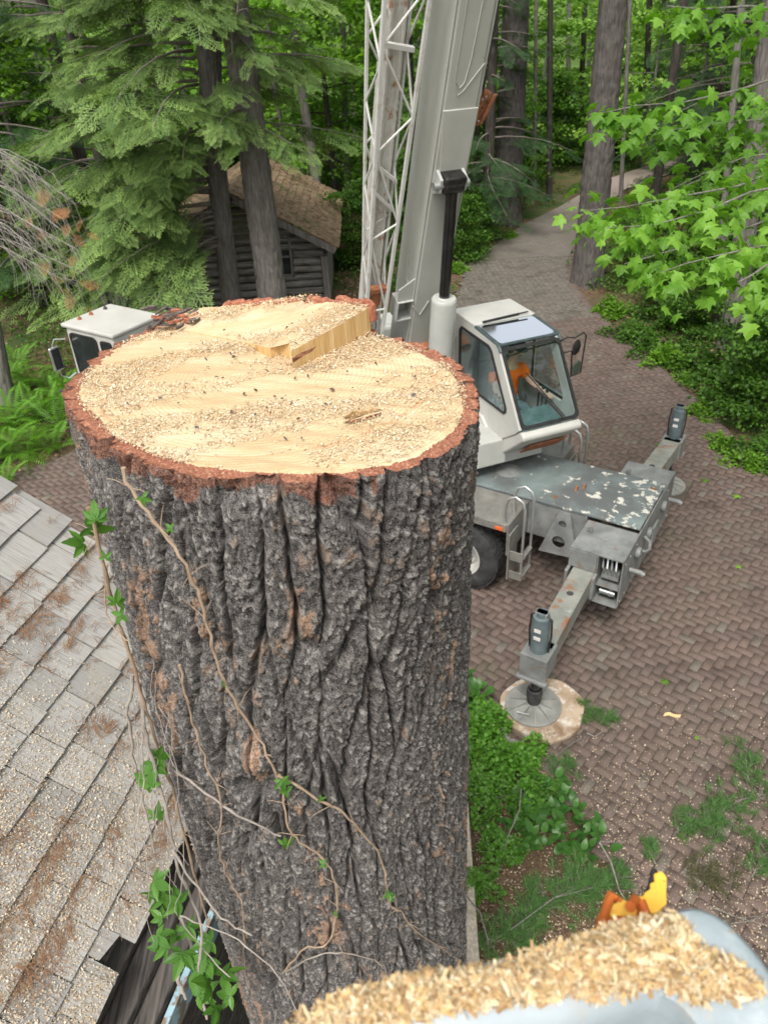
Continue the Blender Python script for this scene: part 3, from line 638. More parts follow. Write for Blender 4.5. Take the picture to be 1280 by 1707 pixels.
# orange saw hanging on the outside of the bucket, only its top shows above the rim
saw = thing('orange_saw', 'orange saw housing with black handle poking up behind the bucket rim', 'saw', atz(1055, 1540, BZ-.16))
q = atz(1055, 1545, BZ-.10); ax = np.array([rt*.94+np.array([0, .0, 0]), np.array([0, 1., 0]), np.array([0, 0, 1.])]); ax[0][2] = .15; ax[0] /= np.linalg.norm(ax[0])
sr = rt.copy(); sr[2] = 0; sr /= np.linalg.norm(sr); sf = np.array([-sr[1], sr[0], 0])
M_OR = mnoisy('orange_plastic', (.80, .36, .03), (.85, .46, .06), 20, .5, bump=.2, bsc=120, layers=[((.75, .62, .35), 60, .6, .68)]); M_DKOR = mnoisy('dirty_orange_plastic', (.45, .10, .02), (.55, .16, .03), 15, .5, bump=.2)
M_BLK = mnoisy('black_rubber', (.012, .012, .012), (.035, .035, .035), 20, .6, bump=.2)
def sp_(x, y, dz): return atz(x, y, BZ-dz)
def zp(P, dz): return [sp_(980+a*.2344, 1417+b*.2344, dz) for a, b in P]
def slab(name, P, dz, th, mat, bev=.0015):
    a = zp(P, dz); n = len(a); off = np.array([0, .004, -th]); mb = MB(); mb.add(a+[q+off for q in a], [tuple(range(n)), tuple(range(2*n-1, n-1, -1))]+[(i, (i+1) % n, n+(i+1) % n, n+i) for i in range(n)]); return mb.build(name, mat, saw, bevel=bev)
M_OR = mnoisy('yellow_orange_plastic', (.85, .46, .05), (.90, .54, .09), 30, .55, bump=.2, bsc=150, layers=[((.70, .22, .04), 160, .62, .66)])
slab('housing', [(60, 480), (105, 390), (120, 320), (145, 280), (170, 292), (240, 335), (290, 372), (300, 320), (340, 312), (395, 350), (400, 420), (420, 520), (80, 540)], .115, .05, M_DKOR)
slab('cover', [(120, 340), (140, 350), (165, 378), (200, 366), (235, 372), (250, 345), (270, 362), (290, 380), (320, 338), (340, 360), (352, 385), (345, 460), (160, 470)], .11, .012, M_OR)
slab('shroud', [(365, 318), (392, 332), (400, 300), (425, 285), (445, 275), (440, 235), (475, 222), (468, 165), (490, 160), (512, 145), (540, 165), (560, 195), (555, 300), (560, 380), (480, 450), (400, 440)], .11, .02, M_OR)
slab('vent_panel', [(165, 350), (200, 345), (215, 365), (185, 380)], .1085, .004, M_BLK)
mb = MB(); mb.tube([sp_(1004, 1535, .09), sp_(1012, 1508, .10), sp_(1020, 1494, .10), sp_(1028, 1500, .10)], .0035, 10); mb.build('handle', M_DKOR, saw, smooth=True)
mb = MB(); mb.tube([sp_(1050, 1512, .09), sp_(1058, 1500, .10), sp_(1068, 1504, .10), sp_(1076, 1526, .10)], .004, 10); mb.build('trigger_guard', M_DKOR, saw, smooth=True)
mb = MB(); mb.tube([sp_(1075, 1495, .115), sp_(1083, 1478, .115), sp_(1090, 1450, .115)], .0022, 8); mb.build('cable', M_BLK, saw, smooth=True)
# ================================================================== crane truck
ANG = atan2(.553, -.833); O2 = np.array((2.95, 7.6))
ta = np.array((cos(ANG), sin(ANG), 0)); tb = np.array((-sin(ANG), cos(ANG), 0)); tz = np.array((0, 0, 1.))   # forward, near side, up
def T(x, y, z): return np.array([O2[0], O2[1], 0])+ta*x+tb*y+tz*z
TX = [ta, tb, tz]
crane = thing('crane_truck', 'old white and grey truck crane with raised boom parked on the brick drive', 'crane truck', (O2[0], O2[1], 0), ANG)
M_WH = mnoisy('white_crane_paint', (.34, .345, .315), (.41, .41, .38), 2.5, .5, bump=.12, bsc=40, layers=[((.40, .37, .30), 9, .60, .78), ((.30, .14, .06), 5, .70, .78)], spec=.4)
M_CAB = mnoisy('cab_white_paint', (.40, .395, .36), (.47, .46, .425), 2, .45, bump=.08, bsc=40, layers=[((.44, .34, .22), 5, .62, .80), ((.28, .11, .05), 6, .71, .77)], spec=.4)
M_BOOM = mnoisy('boom_paint', (.36, .36, .32), (.43, .43, .39), 1.6, .5, bump=.1, bsc=50, stretch=(1, 1, .4), layers=[((.33, .31, .25), 7, .60, .76), ((.22, .10, .05), 5, .69, .76)], spec=.4)
M_GY = mnoisy('grey_steel', (.13, .135, .13), (.22, .225, .215), 5, .55, bump=.2, bsc=60, layers=[((.16, .11, .08), 7, .58, .7), ((.33, .32, .29), 11, .66, .72)], spec=.4)
M_TEAL = NT('peeling_teal_deck'); m = M_TEAL
c = m.ramp(m.noise(3, 6), [(.3, (.11, .14, .138)), (.65, (.18, .215, .21))])
c = m.mix(m.ramp(m.noise(1.3, 6, .6, m.map((1, 1, 1), rot=(0, 0, 1))), [(.42, .8), (.58, 0.)]), c, (.085, .085, .082))
sx = m.n('ShaderNodeSeparateXYZ'); m.l(m.co(), sx.inputs[0])
rear = m.ramp(m.math('MULTIPLY', m.math('ADD', sx.outputs['X'], .35), .62), [(0, 1.), (.85, 0.)])
pe = m.math('ADD', m.noise(7, 8, .68), m.math('MULTIPLY', rear, .11))
c = m.mix(m.ramp(pe, [(.638, 0.), (.652, 1.)]), c, (.50, .48, .42))
c = m.mix(m.ramp(m.noise(4, 8, .65, m.map((1, 1, 1), rot=(.5, .2, 2))), [(.66, 0.), (.69, 1.)]), c, (.16, .075, .035))
m.bsdf(c, .6, 0, m.bump(pe, .5, .01), .35); M_TEAL = m.mat
M_CHK = NT('checker_plate'); m = M_CHK
v1 = m.n('ShaderNodeTexVoronoi'); v1.inputs['Scale'].default_value = 26; m.l(m.map((1, 1.6, 1), rot=(0, 0, .78)), v1.inputs['Vector'])
c = m.ramp(m.noise(6, 6), [(.3, (.17, .165, .15)), (.7, (.28, .27, .24))]); c = m.mix(m.ramp(m.noise(3, 6), [(.55, 0.), (.7, .6)]), c, (.20, .15, .11))
m.bsdf(c, .5, .35, m.bump(m.ramp(v1.outputs[0], [(.2, 1.), (.35, 0.)]), .6, .01), .4); M_CHK = m.mat
M_RUST = mnoisy('rusty_beam', (.16, .17, .15), (.25, .25, .215), 4, .65, bump=.3, bsc=60, layers=[((.22, .095, .05), 6, .54, .66), ((.28, .30, .27), 9, .6, .7)])
M_ALU = mnoisy('bright_rail', (.45, .46, .46), (.58, .59, .58), 8, .35, me=.8, bump=.05)
M_TYRE = mnoisy('tyre_rubber', (.022, .022, .022), (.05, .05, .05), 9, .85, bump=.2, bsc=50, layers=[((.10, .095, .085), 5, .55, .75)])
M_DARK = mnoisy('dark_recess_steel', (.025, .025, .025), (.06, .058, .055), 10, .8)
M_REDLAMP = mnoisy('orange_marker_lens', (.55, .10, .03), (.6, .13, .03), 20, .25, bump=0)
M_CHR = mnoisy('chrome_rod', (.06, .065, .07), (.10, .105, .11), 8, .18, me=.9, bump=0)
M_HOSE = M_BLK
M_RUSTY = mnoisy('orange_rust', (.20, .07, .035), (.36, .15, .07), 14, .85, bump=.4, bsc=80)
M_FLOAT = mnoisy('grey_cast_float', (.17, .17, .155), (.27, .27, .245), 7, .6, bump=.25, bsc=70, layers=[((.30, .26, .2), 12, .6, .72)])
M_GLASS = mglass('tinted_glass', (.90, .95, .95), .55); M_GLR = mglass('skylight_glass', (.55, .68, .7), 9., .05)
def tbox(name, x0, x1, y0, y1, z0, z1, mat, parent=crane, bevel=.01):
    mb = MB(); mb.box(T((x0+x1)/2, (y0+y1)/2, (z0+z1)/2), (x1-x0, y1-y0, z1-z0), TX); return mb.build(name, mat, parent, bevel=bevel)
# --- carrier frame and deck
tbox('carrier_frame', .32, 7.0, -.46, .46, .72, 1.225, M_GY)
deck = tbox('deck_plate', -.305, 2.35, -.62, .475, 1.228, 1.262, M_TEAL, bevel=.006)
mb = MB()
for x, y in ((.55, -.1), (.62, -.02)): mb.tube([T(x, y, 1.262), T(x, y+.02, 1.30), T(x, y+.07, 1.30), T(x, y+.09, 1.262)], .012, 8)
mb.build('lifting_lug', M_RUSTY, deck, smooth=True)
mb = MB(); mb.lathe([(0, 1.266), (.16, 1.266), (.17, 1.262)], T(1.55, 0, 0)); mb.build('hatch_cover', M_GY, deck, smooth=True)
# --- rear outrigger box
XR0, XR1, YS = -.32, .30, 1.08
box_ = thing  # noqa
mb = MB(); mb.box(T(-.312, 0, .86), (.018, 2*YS, .70), TX); rearp = mb.build('rear_panel', M_GY, crane, bevel=.006)
for s_ in (1, -1):
    y0, y1 = (.48, YS) if s_ > 0 else (-YS, -.63)
    tp_ = tbox('outrigger_box_top', XR0+.012, XR1, y0, y1, 1.165, 1.195, M_GY, bevel=.008)
    tbox('lug', .17, .20, s_*(.72)-.02, s_*.72+.02, 1.196, 1.29, M_GY, tp_, .006); 
    tbox('lug', .205, .235, s_*(.72)-.012, s_*.72+.012, 1.20, 1.26, M_GY, tp_, .006)
    tbox('outrigger_box_front', XR1-.016, XR1, min(y0, y1), max(y0, y1), .52, 1.163, M_GY, bevel=.004)
    tbox('outrigger_box_floor', XR0+.012, XR1-.018, min(y0, y1), max(y0, y1), .50, .52, M_GY, bevel=.004)
    tbox('divider_plate', -.035, -.02, min(y0, y1), max(y0, y1), .522, 1.163, M_GY, bevel=.004)
    tbox('shelf_plate', XR0+.014, -.037, min(y0, y1)+.02, max(y0, y1)-.02, .74, .755, M_GY, bevel=.003)
    tbox('inner_panel', XR0+.014, XR1-.018, s_*.50-.01, s_*.50+.01, .525, 1.16, M_DARK, bevel=0)
    tbox('collar_plate', -.02, XR1, s_*(YS+.004)-.006, s_*(YS+.004)+.006, .93, 1.17, M_GY, bevel=.004)
    for xx in (-.03, .285): tbox('guide_plate', xx-.02, xx+.02, s_*(YS+.06)-.055, s_*(YS+.06)+.055, .62, .93, M_GY, bevel=.008)
    # valve gear in the side compartment
    mb = MB(); mb.box(T(-.17, s_*.93, .87), (.20, .14, .10), TX)
    mb.build('valve_block', M_GY, crane, bevel=.01)
    for k in range(4):
        mb = MB(); x = -.25+.05*k; mb.tube([T(x, s_*1.0, .90), T(x+.01, s_*1.05, 1.02), T(x+.03, s_*1.0, 1.10), T(x+.05, s_*.8, 1.08), T(x+.04, s_*.6, .95)], .012, 8); mb.build('hydraulic_hose', M_GY if k % 2 else M_ALU, crane, smooth=True)
    mb = MB(); mb.cyl(T(-.26, s_*1.0, .64), T(-.08, s_*1.0, .64), .035); mb.cyl(T(-.2, s_*1.0, .60), T(-.2, s_*1.0, .73), .02); mb.build('pump', M_ALU, crane, smooth=True)
# tail details
for s_ in (-.55, .1, .55):
    mb = MB(); mb.lathe([(.03, 0), (.07, 0), (.075, .02), (.07, .05), (.03, .05), (.03, 0)], T(-.325, s_, .98), -ta, 20); mb.build('tail_lamp_ring', M_GY, crane, smooth=True)
mb = MB(); mb.tube([T(-.33, .3, 1.05), T(-.40, .3, 1.0), T(-.42, .3, .9), T(-.38, .3, .84), T(-.33, .3, .84)], .022, 10); mb.build('tow_hook', M_GY, crane, smooth=True)
tbox('tow_plate', -.36, -.325, -.32, -.1, .62, .92, M_GY)
for y in (-.86, .80):
    mb = MB(); mb.tube([T(-.33, y, .9), T(-.46, y, .9), T(-.5, y, .88)], .03, 10); mb.build('tow_peg', M_GY, crane, smooth=True)
# triangular gusset with two holes (both sides)
for s_ in (1, -1):
    def tri_gusset():
        bm = bmesh.new(); Y = .50*s_
        outl = [(.36, .62), (.86, .58), (.66, 1.20), (.52, 1.20)]
        def circ(cx, cz, r): return [(cx+r*cos(a), cz+r*sin(a)) for a in np.linspace(0, 2*pi, 17)[:-1]]
        loops = [outl, circ(.6, 1.04, .05), circ(.62, .78, .085)]
        es = []
        for lp in loops:
            vs = [bm.verts.new(T(x, Y+.02*s_*0+ (.28*(1.2-z))*s_*.35, z)) for x, z in lp]
            es += [bm.edges.new((vs[i], vs[(i+1) % len(vs)])) for i in range(len(vs))]
        bmesh.ops.triangle_fill(bm, use_beauty=True, edges=es)
        me = bpy.data.meshes.new('gusset_plate'); bm.to_mesh(me); bm.free(); setmat(me, M_GY); o = link('gusset_plate', me, crane)
        so_ = o.modifiers.new('t', 'SOLIDIFY'); so_.thickness = .025; return o
    tri_gusset()
# --- fenders, wheels, ladders
for s_ in (1, -1):
    ya, yb = (.48, 1.10) if s_ > 0 else (-1.10, -.48)
    fd = tbox('fender', 1.08, 4.2, ya, yb, 1.20, 1.225, M_CHK, bevel=.004)
    tbox('fender_edge', 1.08, 4.2, s_*1.105-.008, s_*1.105+.008, 1.13, 1.228, M_CHK, fd, .003)
    tbox('fender_back', 1.06, 1.078, ya, yb, .78, 1.228, M_CHK, fd, .003)
    tbox('marker_lamp', 1.12, 1.22, s_*1.118-.01, s_*1.118+.01, 1.145, 1.19, M_REDLAMP, fd, .004)
    tbox('mud_flap', 1.03, 1.055, s_*.98-.13, s_*.98+.13, .42, 1.1, M_CHK, fd, .01)
    lad = None
    for yy in (.80, 1.06):
        y = s_*yy; mb = MB(); P_ = [T(1.12, y, 1.21), T(1.12, y, 1.48), T(1.09, y, 1.58), T(1.0, y, 1.63), T(.91, y, 1.58), T(.88, y, 1.48), T(.88, y, .9), T(.88, y, .46)]
        mb.tube(P_, .017, 10)
        if lad is None: lad = mb.build('ladder', M_ALU, crane, smooth=True)
        else: mb.build('rail', M_ALU, lad, smooth=True)
    for z in (.50, .78): tbox('rung', .85, .91, s_*.93-.13, s_*.93+.13, z-.015, z+.015, M_CHK, lad, .004)
    tbox('side_plate', .86, 1.03, s_*1.075-.006, s_*1.075+.006, .44, .56, M_CHK, lad, .004)
    tbox('side_plate', .86, 1.03, s_*1.075-.006, s_*1.075+.006, .72, .86, M_CHK, lad, .004)
    for wx_ in (1.72, 2.98, 7.05):
        y = s_*.93; ax_ = tb*s_
        wh = MB(); R_ = .52; w_ = .14
        wh.lathe([(.29, -w_), (.40, -w_*1.02), (.485, -w_*.92), (.515, -w_*.72), (R_, -w_*.4), (R_, w_*.4), (.515, w_*.72), (.485, w_*.92), (.40, w_*1.02), (.29, w_)], T(wx_, y, .52), ax_, 48)
        wl = MB(); wl.lathe([(.0, .02), (.10, .02), (.12, .05), (.15, .0), (.23, -.02), (.255, .02), (.26, w_-.01), (.295, w_+.005), (.30, -w_), (.0, -w_)], T(wx_, y, .52), ax_, 40)
        for k in range(10): a_ = 2*pi*k/10; wl.cyl(T(wx_+.18*cos(a_), y-s_*.01, .52+.18*sin(a_)), T(wx_+.18*cos(a_), y+s_*.025, .52+.18*sin(a_)), .014, n=8)
        wheel = wl.build('wheel', M_CAB, crane, smooth=True); wh.build('tyre', M_TYRE, wheel, smooth=True)
        tr = MB()
        for k in range(44):
            a_ = 2*pi*k/44; q = T(wx_, y, .52)+(ta*cos(a_)+tz*sin(a_))*.522; tn = -ta*sin(a_)+tz*cos(a_)
            for sg in (-1, 1): tr.box(q+ax_*sg*.075, (.045, .085, .012), [tn, ax_+tn*.25*sg, ta*cos(a_)+tz*sin(a_)])
        o = tr.build('tread_blocks', M_TYRE, wheel); tag(o, kind='stuff')
# --- outrigger beams, jacks, floats
def outrigger(s_, xb, xj, yj):
    # beam top slopes slightly with load
    mb = MB(); mb.box(T(xb+(xj-xb)*.5, s_*(.52+yj)/2, .79), (.25, yj-.52+.10, .26), [ta, (T(xj, s_*yj, 0)-T(xb, s_*.52, 0))/np.linalg.norm(T(xj, s_*yj, 0)-T(xb, s_*.52, 0)), tz])
    bm_o = mb.build('outrigger_beam', M_RUST, crane, bevel=.012)
    mb = MB(); mb.lathe([(0, .9235), (.036, .9235), (.04, .921)], T(xb+(xj-xb)*.5, s_*1.55, 0), n=16); mb.build('pin_hole', M_DARK, bm_o)
    mb = MB(); mb.box(T(xj, s_*(yj+.09), .77), (.29, .30, .30), TX); hd = mb.build('jack_head', M_GY, bm_o, bevel=.012)
    mb = MB(); mb.box(T(xj, s_*(yj+.24), .60), (.33, .06, .035), TX); mb.build('jack_skirt', M_GY, bm_o, bevel=.006)
    q = T(xj, s_*(yj+.10), 0)
    mb = MB(); mb.lathe([(0, 1.43), (.055, 1.43), (.06, 1.41), (.06, 1.38), (.085, 1.37), (.09, 1.34), (.09, .92), (.0, .92)], q, n=24); jk = mb.build('jack_cylinder', mnoisy('teal_cylinder', (.07, .095, .10), (.13, .16, .165), 7, .5, bump=.1, layers=[((.3, .3, .29), 9, .62, .68)]), bm_o, smooth=True)
    mb = MB()
    for zz_ in (1.14, 1.24): mb.prism([(-.035, -.022), (.035, -.022), (.035, .022), (-.035, .022)], q+tb*.092*s_+tz*zz_ if s_ > 0 else q+tb*.092+tz*zz_, ta, tz, tb*.003)
    mb.build('sticker', mnoisy('white_sticker', (.55, .5, .45), (.7, .68, .65), 30, .5, bump=0), bm_o)
    mb = MB()
    for sx_ in (-1, 1): mb.tube([q+ta*.10*sx_+tz*.92, q+ta*.115*sx_+tz*1.15, q+ta*.105*sx_+tz*1.36, q+ta*.05*sx_+tz*1.38], .011, 8)
    mb.build('hydraulic_hose', M_HOSE, bm_o, smooth=True)
    mb = MB(); mb.box(q+tz*1.40, (.13, .08, .06), TX); mb.build('port_block', M_GY, bm_o, bevel=.008)
    mb = MB(); mb.lathe([(.055, .62), (.055, .30), (.05, .24)], q, n=20); mb.build('jack_rod', M_CHR, bm_o, smooth=True)
    mb = MB(); mb.lathe([(.06, .34), (.08, .33), (.085, .26), (.075, .20), (.07, .12), (.06, .11)], q, n=20); mb.build('socket', M_DARK, bm_o, smooth=True)
    fl = MB(); fl.lathe([(0, .145), (.075, .145), (.085, .125), (.26, .092), (.285, .10), (.30, .095), (.30, .07), (0, .07)], q, n=40); flo = fl.build('float', M_FLOAT, bm_o, smooth=True)
    for k in range(10):
        a_ = 2*pi*k/10+.2; r_ = np.array([cos(a_), sin(a_), 0]); t_ = np.array([-sin(a_), cos(a_), 0])
        rb = MB(); rb.prism([(.08, .09), (.27, .09), (.27, .103), (.09, .165)], q-t_*.006, r_, tz, t_*.012); rb.build('float_rib', M_FLOAT, bm_o)
    mb = MB(); mb.cyl(q+np.array([-.2, -.12, .125]), q+np.array([-.08, -.17, .128]), .008, n=8); mb.build('retaining_pin', M_ALU, bm_o, smooth=True)
    return q
qn = outrigger(1, .135, .07, 2.42); qf = outrigger(-1, .13, .03, 2.42)
# timber pads below the floats
M_PAD = mnoisy('worn_round_timber', (.28, .20, .13), (.42, .33, .24), 4, .9, bump=.5, bsc=40, layers=[((.52, .48, .42), 8, .52, .62), ((.20, .13, .08), 3, .5, .62)])
pad = MB(); rs = [.44*(1+.03*sin(3*a)+.02*sin(7*a+1)) for a in np.linspace(0, 2*pi, 49)[:-1]]
for n_, c_ in (('round_timber_pad', qn+np.array([.10, -.02, 0])),):
    A_ = np.linspace(0, 2*pi, 49)[:-1]; top = [(c_[0]+r*cos(a), c_[1]+r*sin(a), .069+.004*sin(5*a)) for r, a in zip(rs, A_)]
    mid = [(c_[0]+r*1.01*cos(a), c_[1]+r*1.01*sin(a), .05) for r, a in zip(rs, A_)]; bot = [(c_[0]+r*cos(a), c_[1]+r*sin(a), .012) for r, a in zip(rs, A_)]
    pad.add(top+mid+bot, [tuple(range(48))]+[(i, (i+1) % 48, 48+(i+1) % 48, 48+i) for i in range(48)]+[(48+i, 48+(i+1) % 48, 96+(i+1) % 48, 96+i) for i in range(48)])
o = pad.build('round_timber_pad', M_PAD, bevel=.006); tag(o, 'round worn timber pad under the near outrigger float', 'outrigger pad')
mb = MB()
mb.box(qf+np.array([.03, -.02, .04]), (.62, .60, .055), TX); o = mb.build('square_timber_pad', mnoisy('dark_timber', (.06, .05, .04), (.12, .10, .08), 6, .9, bump=.4), bevel=.01); tag(o, 'dark flat timber under the far outrigger float', 'outrigger pad')

# --- driver cab at the front of the carrier
dc = MB()
x0, x1, y0, y1, zt_ = 7.25, 8.33, .33, 1.24, 2.60
dc.prism([(x0, 1.0), (x1+.02, 1.0), (x1+.02, 1.72), (x1-.02, zt_-.05), (x0, zt_-.05)], T(0, y0, 0), ta, tz, tb*(y1-y0))
dcab = dc.build('driver_cab', M_CAB, crane, bevel=.05, seg=3)
mb = MB(); mb.box(T((x0+x1)/2, (y0+y1)/2, zt_-.03), (x1-x0+.06, y1-y0+.06, .06), TX); mb.build('cab_roof', M_CAB, dcab, bevel=.02)
for k, yy in enumerate((.52, .80, 1.02)):
    mb = MB(); q = T(x1-.12, yy, zt_); mb.lathe([(.0, .05), (.018, .045), (.03, .02), (.034, 0), (0, 0)], q, n=12); mb.build('roof_marker_lamp', M_RUSTY if k else M_DARK, dcab, smooth=True)
M_DG = mglass('dark_cab_glass', (.10, .13, .13), .10)
def rrect(u0, u1, v0, v1, r, n=5):
    P = []
    for cx, cy, a0 in ((u1-r, v1-r, 0), (u0+r, v1-r, pi/2), (u0+r, v0+r, pi), (u1-r, v0+r, 3*pi/2)):
        P += [(cx+r*cos(a0+pi/2*k/n), cy+r*sin(a0+pi/2*k/n)) for k in range(n+1)]
    return P
M_GASK = mnoisy('black_gasket', (.012, .012, .012), (.025, .025, .025), 20, .6, bump=0)
M_INT = mnoisy('dark_cab_interior', (.06, .075, .075), (.11, .13, .13), 6, .8, bump=0)
def pane(name, poly, o, u, v, w, glass, parent, fr=.03):
    """window: dark frame ring + glass pane"""
    o = np.array(o, float); u = np.array(u, float); v = np.array(v, float); w = np.array(w, float)
    c_ = np.mean(poly, 0); n = len(poly); inn_ = []
    for p in poly:
        d = np.array(p)-c_; L = np.linalg.norm(d); inn_.append(tuple(c_+d*(1-fr/L*1.2)))
    mb = MB(); A_ = [o+u*a+v*b+w*.012 for a, b in poly]; B_ = [o+u*a+v*b+w*.012 for a, b in inn_]; A2 = [p-w*.02 for p in A_]; B2 = [p-w*.02 for p in B_]
    fs = []
    for i in range(n):
        j = (i+1) % n; fs += [(i, j, n+j, n+i), (i, 2*n+i, 2*n+j, j), (n+i, n+j, 3*n+j, 3*n+i)]
    mb.add(A_+B_+A2+B2, fs); f_ = mb.build(name+'_frame', M_GASK, parent)
    g_ = MB(); g_.prism(inn_, o+w*.0, u, v, w*.005); g_.build(name, glass, parent); return f_
pane('side_window', rrect(x0+.38, x1-.10, 1.78, zt_-.12, .08), T(0, y1+.012, 0), ta, tz, tb, mnoisy('opaque_dark_glass', (.012, .016, .018), (.03, .035, .035), 3, .12, bump=0, spec=.5), dcab)
pane('quarter_window', rrect(x0+.06, x0+.30, 1.78, zt_-.14, .05), T(0, y1+.012, 0), ta, tz, tb, mnoisy('opaque_dark_glass2', (.012, .016, .018), (.03, .035, .035), 3, .12, bump=0, spec=.5), dcab)
mb = MB(); mb.tube([T(x1+.02, y1+.02, 2.35), T(x1+.10, y1+.16, 2.38), T(x1+.12, y1+.2, 2.30), T(x1+.12, y1+.2, 1.80), T(x1+.06, y1+.12, 1.74), T(x1, y1+.01, 1.8)], .012, 8); mir = mb.build('mirror_arm', M_ALU, dcab, smooth=True)
mb = MB(); mb.box(T(x1+.12, y1+.20, 2.08), (.05, .18, .38), TX); mb.build('mirror', M_ALU, dcab, bevel=.03, seg=3)
mb = MB(); mb.box(T(x1+.093, y1+.20, 2.08), (.006, .14, .33), TX); mb.build('mirror_glass', mnoisy('mirror_glass', (.02, .02, .02), (.04, .045, .05), 4, .1, bump=0), dcab, bevel=.002)
mb = MB(); mb.tube([T(x1+.02, y1-.1, 1.35), T(x1+.35, y1+.05, 1.42), T(x1+.5, y1+.05, 1.4)], .03, 8); mb.build('front_tow_bar', M_DARK, crane, smooth=True)
mb = MB(); mb.lathe([(.0, .16), (.06, .15), (.09, .1), (.10, .05), (.08, .0), (0, 0)], T(x0-.1, .12, zt_-.28), n=16); mb.build('dome_lamp', M_GY, crane, smooth=True)
mb = MB(); mb.box(T(6.3, .0, 1.32), (1.4, 2.0, .12), TX); mb.build('front_deck', M_GY, crane, bevel=.01)

# ================================================================== slewing superstructure
cs = np.array((.937, .349, 0)); cg = np.array((.349, -.937, 0)); BLc = atz(757, 520, 3.0)
def K(s_, g_, z): return np.array([BLc[0], BLc[1], 0])+cs*s_+cg*g_+tz*z
KX = [cs, cg, tz]
swc = T(3.25, 0, 0)
mb = MB(); mb.lathe([(0, 1.42), (.62, 1.42), (.66, 1.40), (.66, 1.24), (0, 1.24)], swc, n=40); mb.build('slewing_ring', M_GY, crane, smooth=True)
mb = MB(); mb.box(K(-.42, .1, 1.62), (.95, 2.6, .36), KX); mb.build('turntable', M_WH, crane, bevel=.02)
mb = MB(); mb.prism([(-1.3, 1.5), (-.2, 1.5), (-.1, 1.9), (-.5, 3.0), (-.9, 3.05), (-1.3, 2.2)], K(-.90, 0, 0), cg, tz, cs*.05); mb.build('turret_plate', M_WH, crane, bevel=.008)
mb = MB(); mb.prism([(-1.3, 1.5), (-.2, 1.5), (-.1, 1.9), (-.5, 3.0), (-.9, 3.05), (-1.3, 2.2)], K(-.10, 0, 0), cg, tz, cs*.05); mb.build('turret_plate', M_WH, crane, bevel=.008)
mb = MB(); mb.box(K(-.42, -1.7, 1.95), (1.7, .6, .9), KX); mb.build('counterweight', M_WH, crane, bevel=.04)
# --- operator cab
Wc = .83
prof_ = [(0, 1.55), (0, 3.0), (.62, 3.0), (1.17, 2.965), (1.215, 2.93), (1.80, 2.10), (1.86, 2.03), (1.86, 1.98), (1.38, 1.52)]
ocab = MB()
# body panels (lower front, rear, floor, roof) and two pierced sides
def kquad(a, b, w0=0., w1=Wc): return [K(w0, *a), K(w1, *a), K(w1, *b), K(w0, *b)]
body = MB()
body.prism([(1.30, 1.50), (1.86, 1.98), (1.86, 2.03), (1.80, 2.08), (1.72, 2.04), (1.1, 1.62), (.0, 1.62), (0, 1.52)], K(0, 0, 0), cg, tz, cs*Wc)
cabo = body.build('operator_cab', M_CAB, crane, bevel=.03, seg=3)
mb = MB(); mb.prism([(-.02, 1.60), (.03, 1.60), (.03, 3.0), (-.02, 3.0)], K(0, 0, 0), cg, tz, cs*Wc); mb.build('rear_wall', M_CAB, cabo, bevel=.01)
mb = MB(); mb.prism([(-.04, 2.985), (.60, 2.985), (.60, 3.03), (-.04, 3.03)], K(-.02, 0, 0), cg, tz, cs*(Wc+.04)); mb.build('roof_panel', M_CAB, cabo, bevel=.012)
for side, w0 in ((0, 0.), (1, Wc-.035)):
    outl = [(.03, 1.60), (.03, 2.99), (.62, 2.99), (1.17, 2.955), (1.205, 2.92), (1.78, 2.10), (1.70, 2.02), (1.1, 1.60)]
    win = [(.20, 2.18), (.20, 2.84), (.26, 2.90), (.98, 2.90), (1.06, 2.86), (1.47, 2.26), (1.47, 2.20), (1.42, 2.16), (.26, 2.12)]
    bm_ = bmesh.new(); es = []
    for lp in (outl, win):
        vs = [bm_.verts.new(K(w0, a, b)) for a, b in lp]; es += [bm_.edges.new((vs[i], vs[(i+1) % len(vs)])) for i in range(len(vs))]
    bmesh.ops.triangle_fill(bm_, use_beauty=True, edges=es); bmesh.ops.recalc_face_normals(bm_, faces=bm_.faces)
    me = bpy.data.meshes.new('side_panel'); bm_.to_mesh(me); bm_.free(); setmat(me, M_CAB); o = link('side_panel', me, cabo)
    so_ = o.modifiers.new('t', 'SOLIDIFY'); so_.thickness = .035; so_.offset = 0
    sg = -1 if side == 0 else 1; ow = K(w0+(.0 if side == 0 else .02)+sg*.02, 0, 0)
    pane('side_window', win, ow, cg, tz, cs*sg, M_GLASS, cabo, .035)
    mb = MB(); mb.box(K(w0+sg*.01, .70, 2.52), (.012, .03, .74), KX); mb.build('window_bar', M_GASK, cabo)
# lower side skirt and step
mb = MB(); mb.prism([(.2, 1.30), (1.2, 1.30), (1.36, 1.54), (.9, 1.9), (.2, 1.9)], K(-.05, 0, 0), cg, tz, cs*.04); mb.build('side_skirt', M_CAB, cabo, bevel=.008)
mb = MB(); mb.box(K(.35, .55, 1.38), (.75, 1.3, .16), KX); mb.build('cab_support', M_CAB, crane, bevel=.02)
mb = MB(); mb.prism([(1.40, 1.545), (1.62, 1.755), (1.63, 1.745), (1.41, 1.535)], K(.25, 0, 0), cg, tz, cs*.55); mb.build('rust_streak_lip', M_RUSTY, cabo)
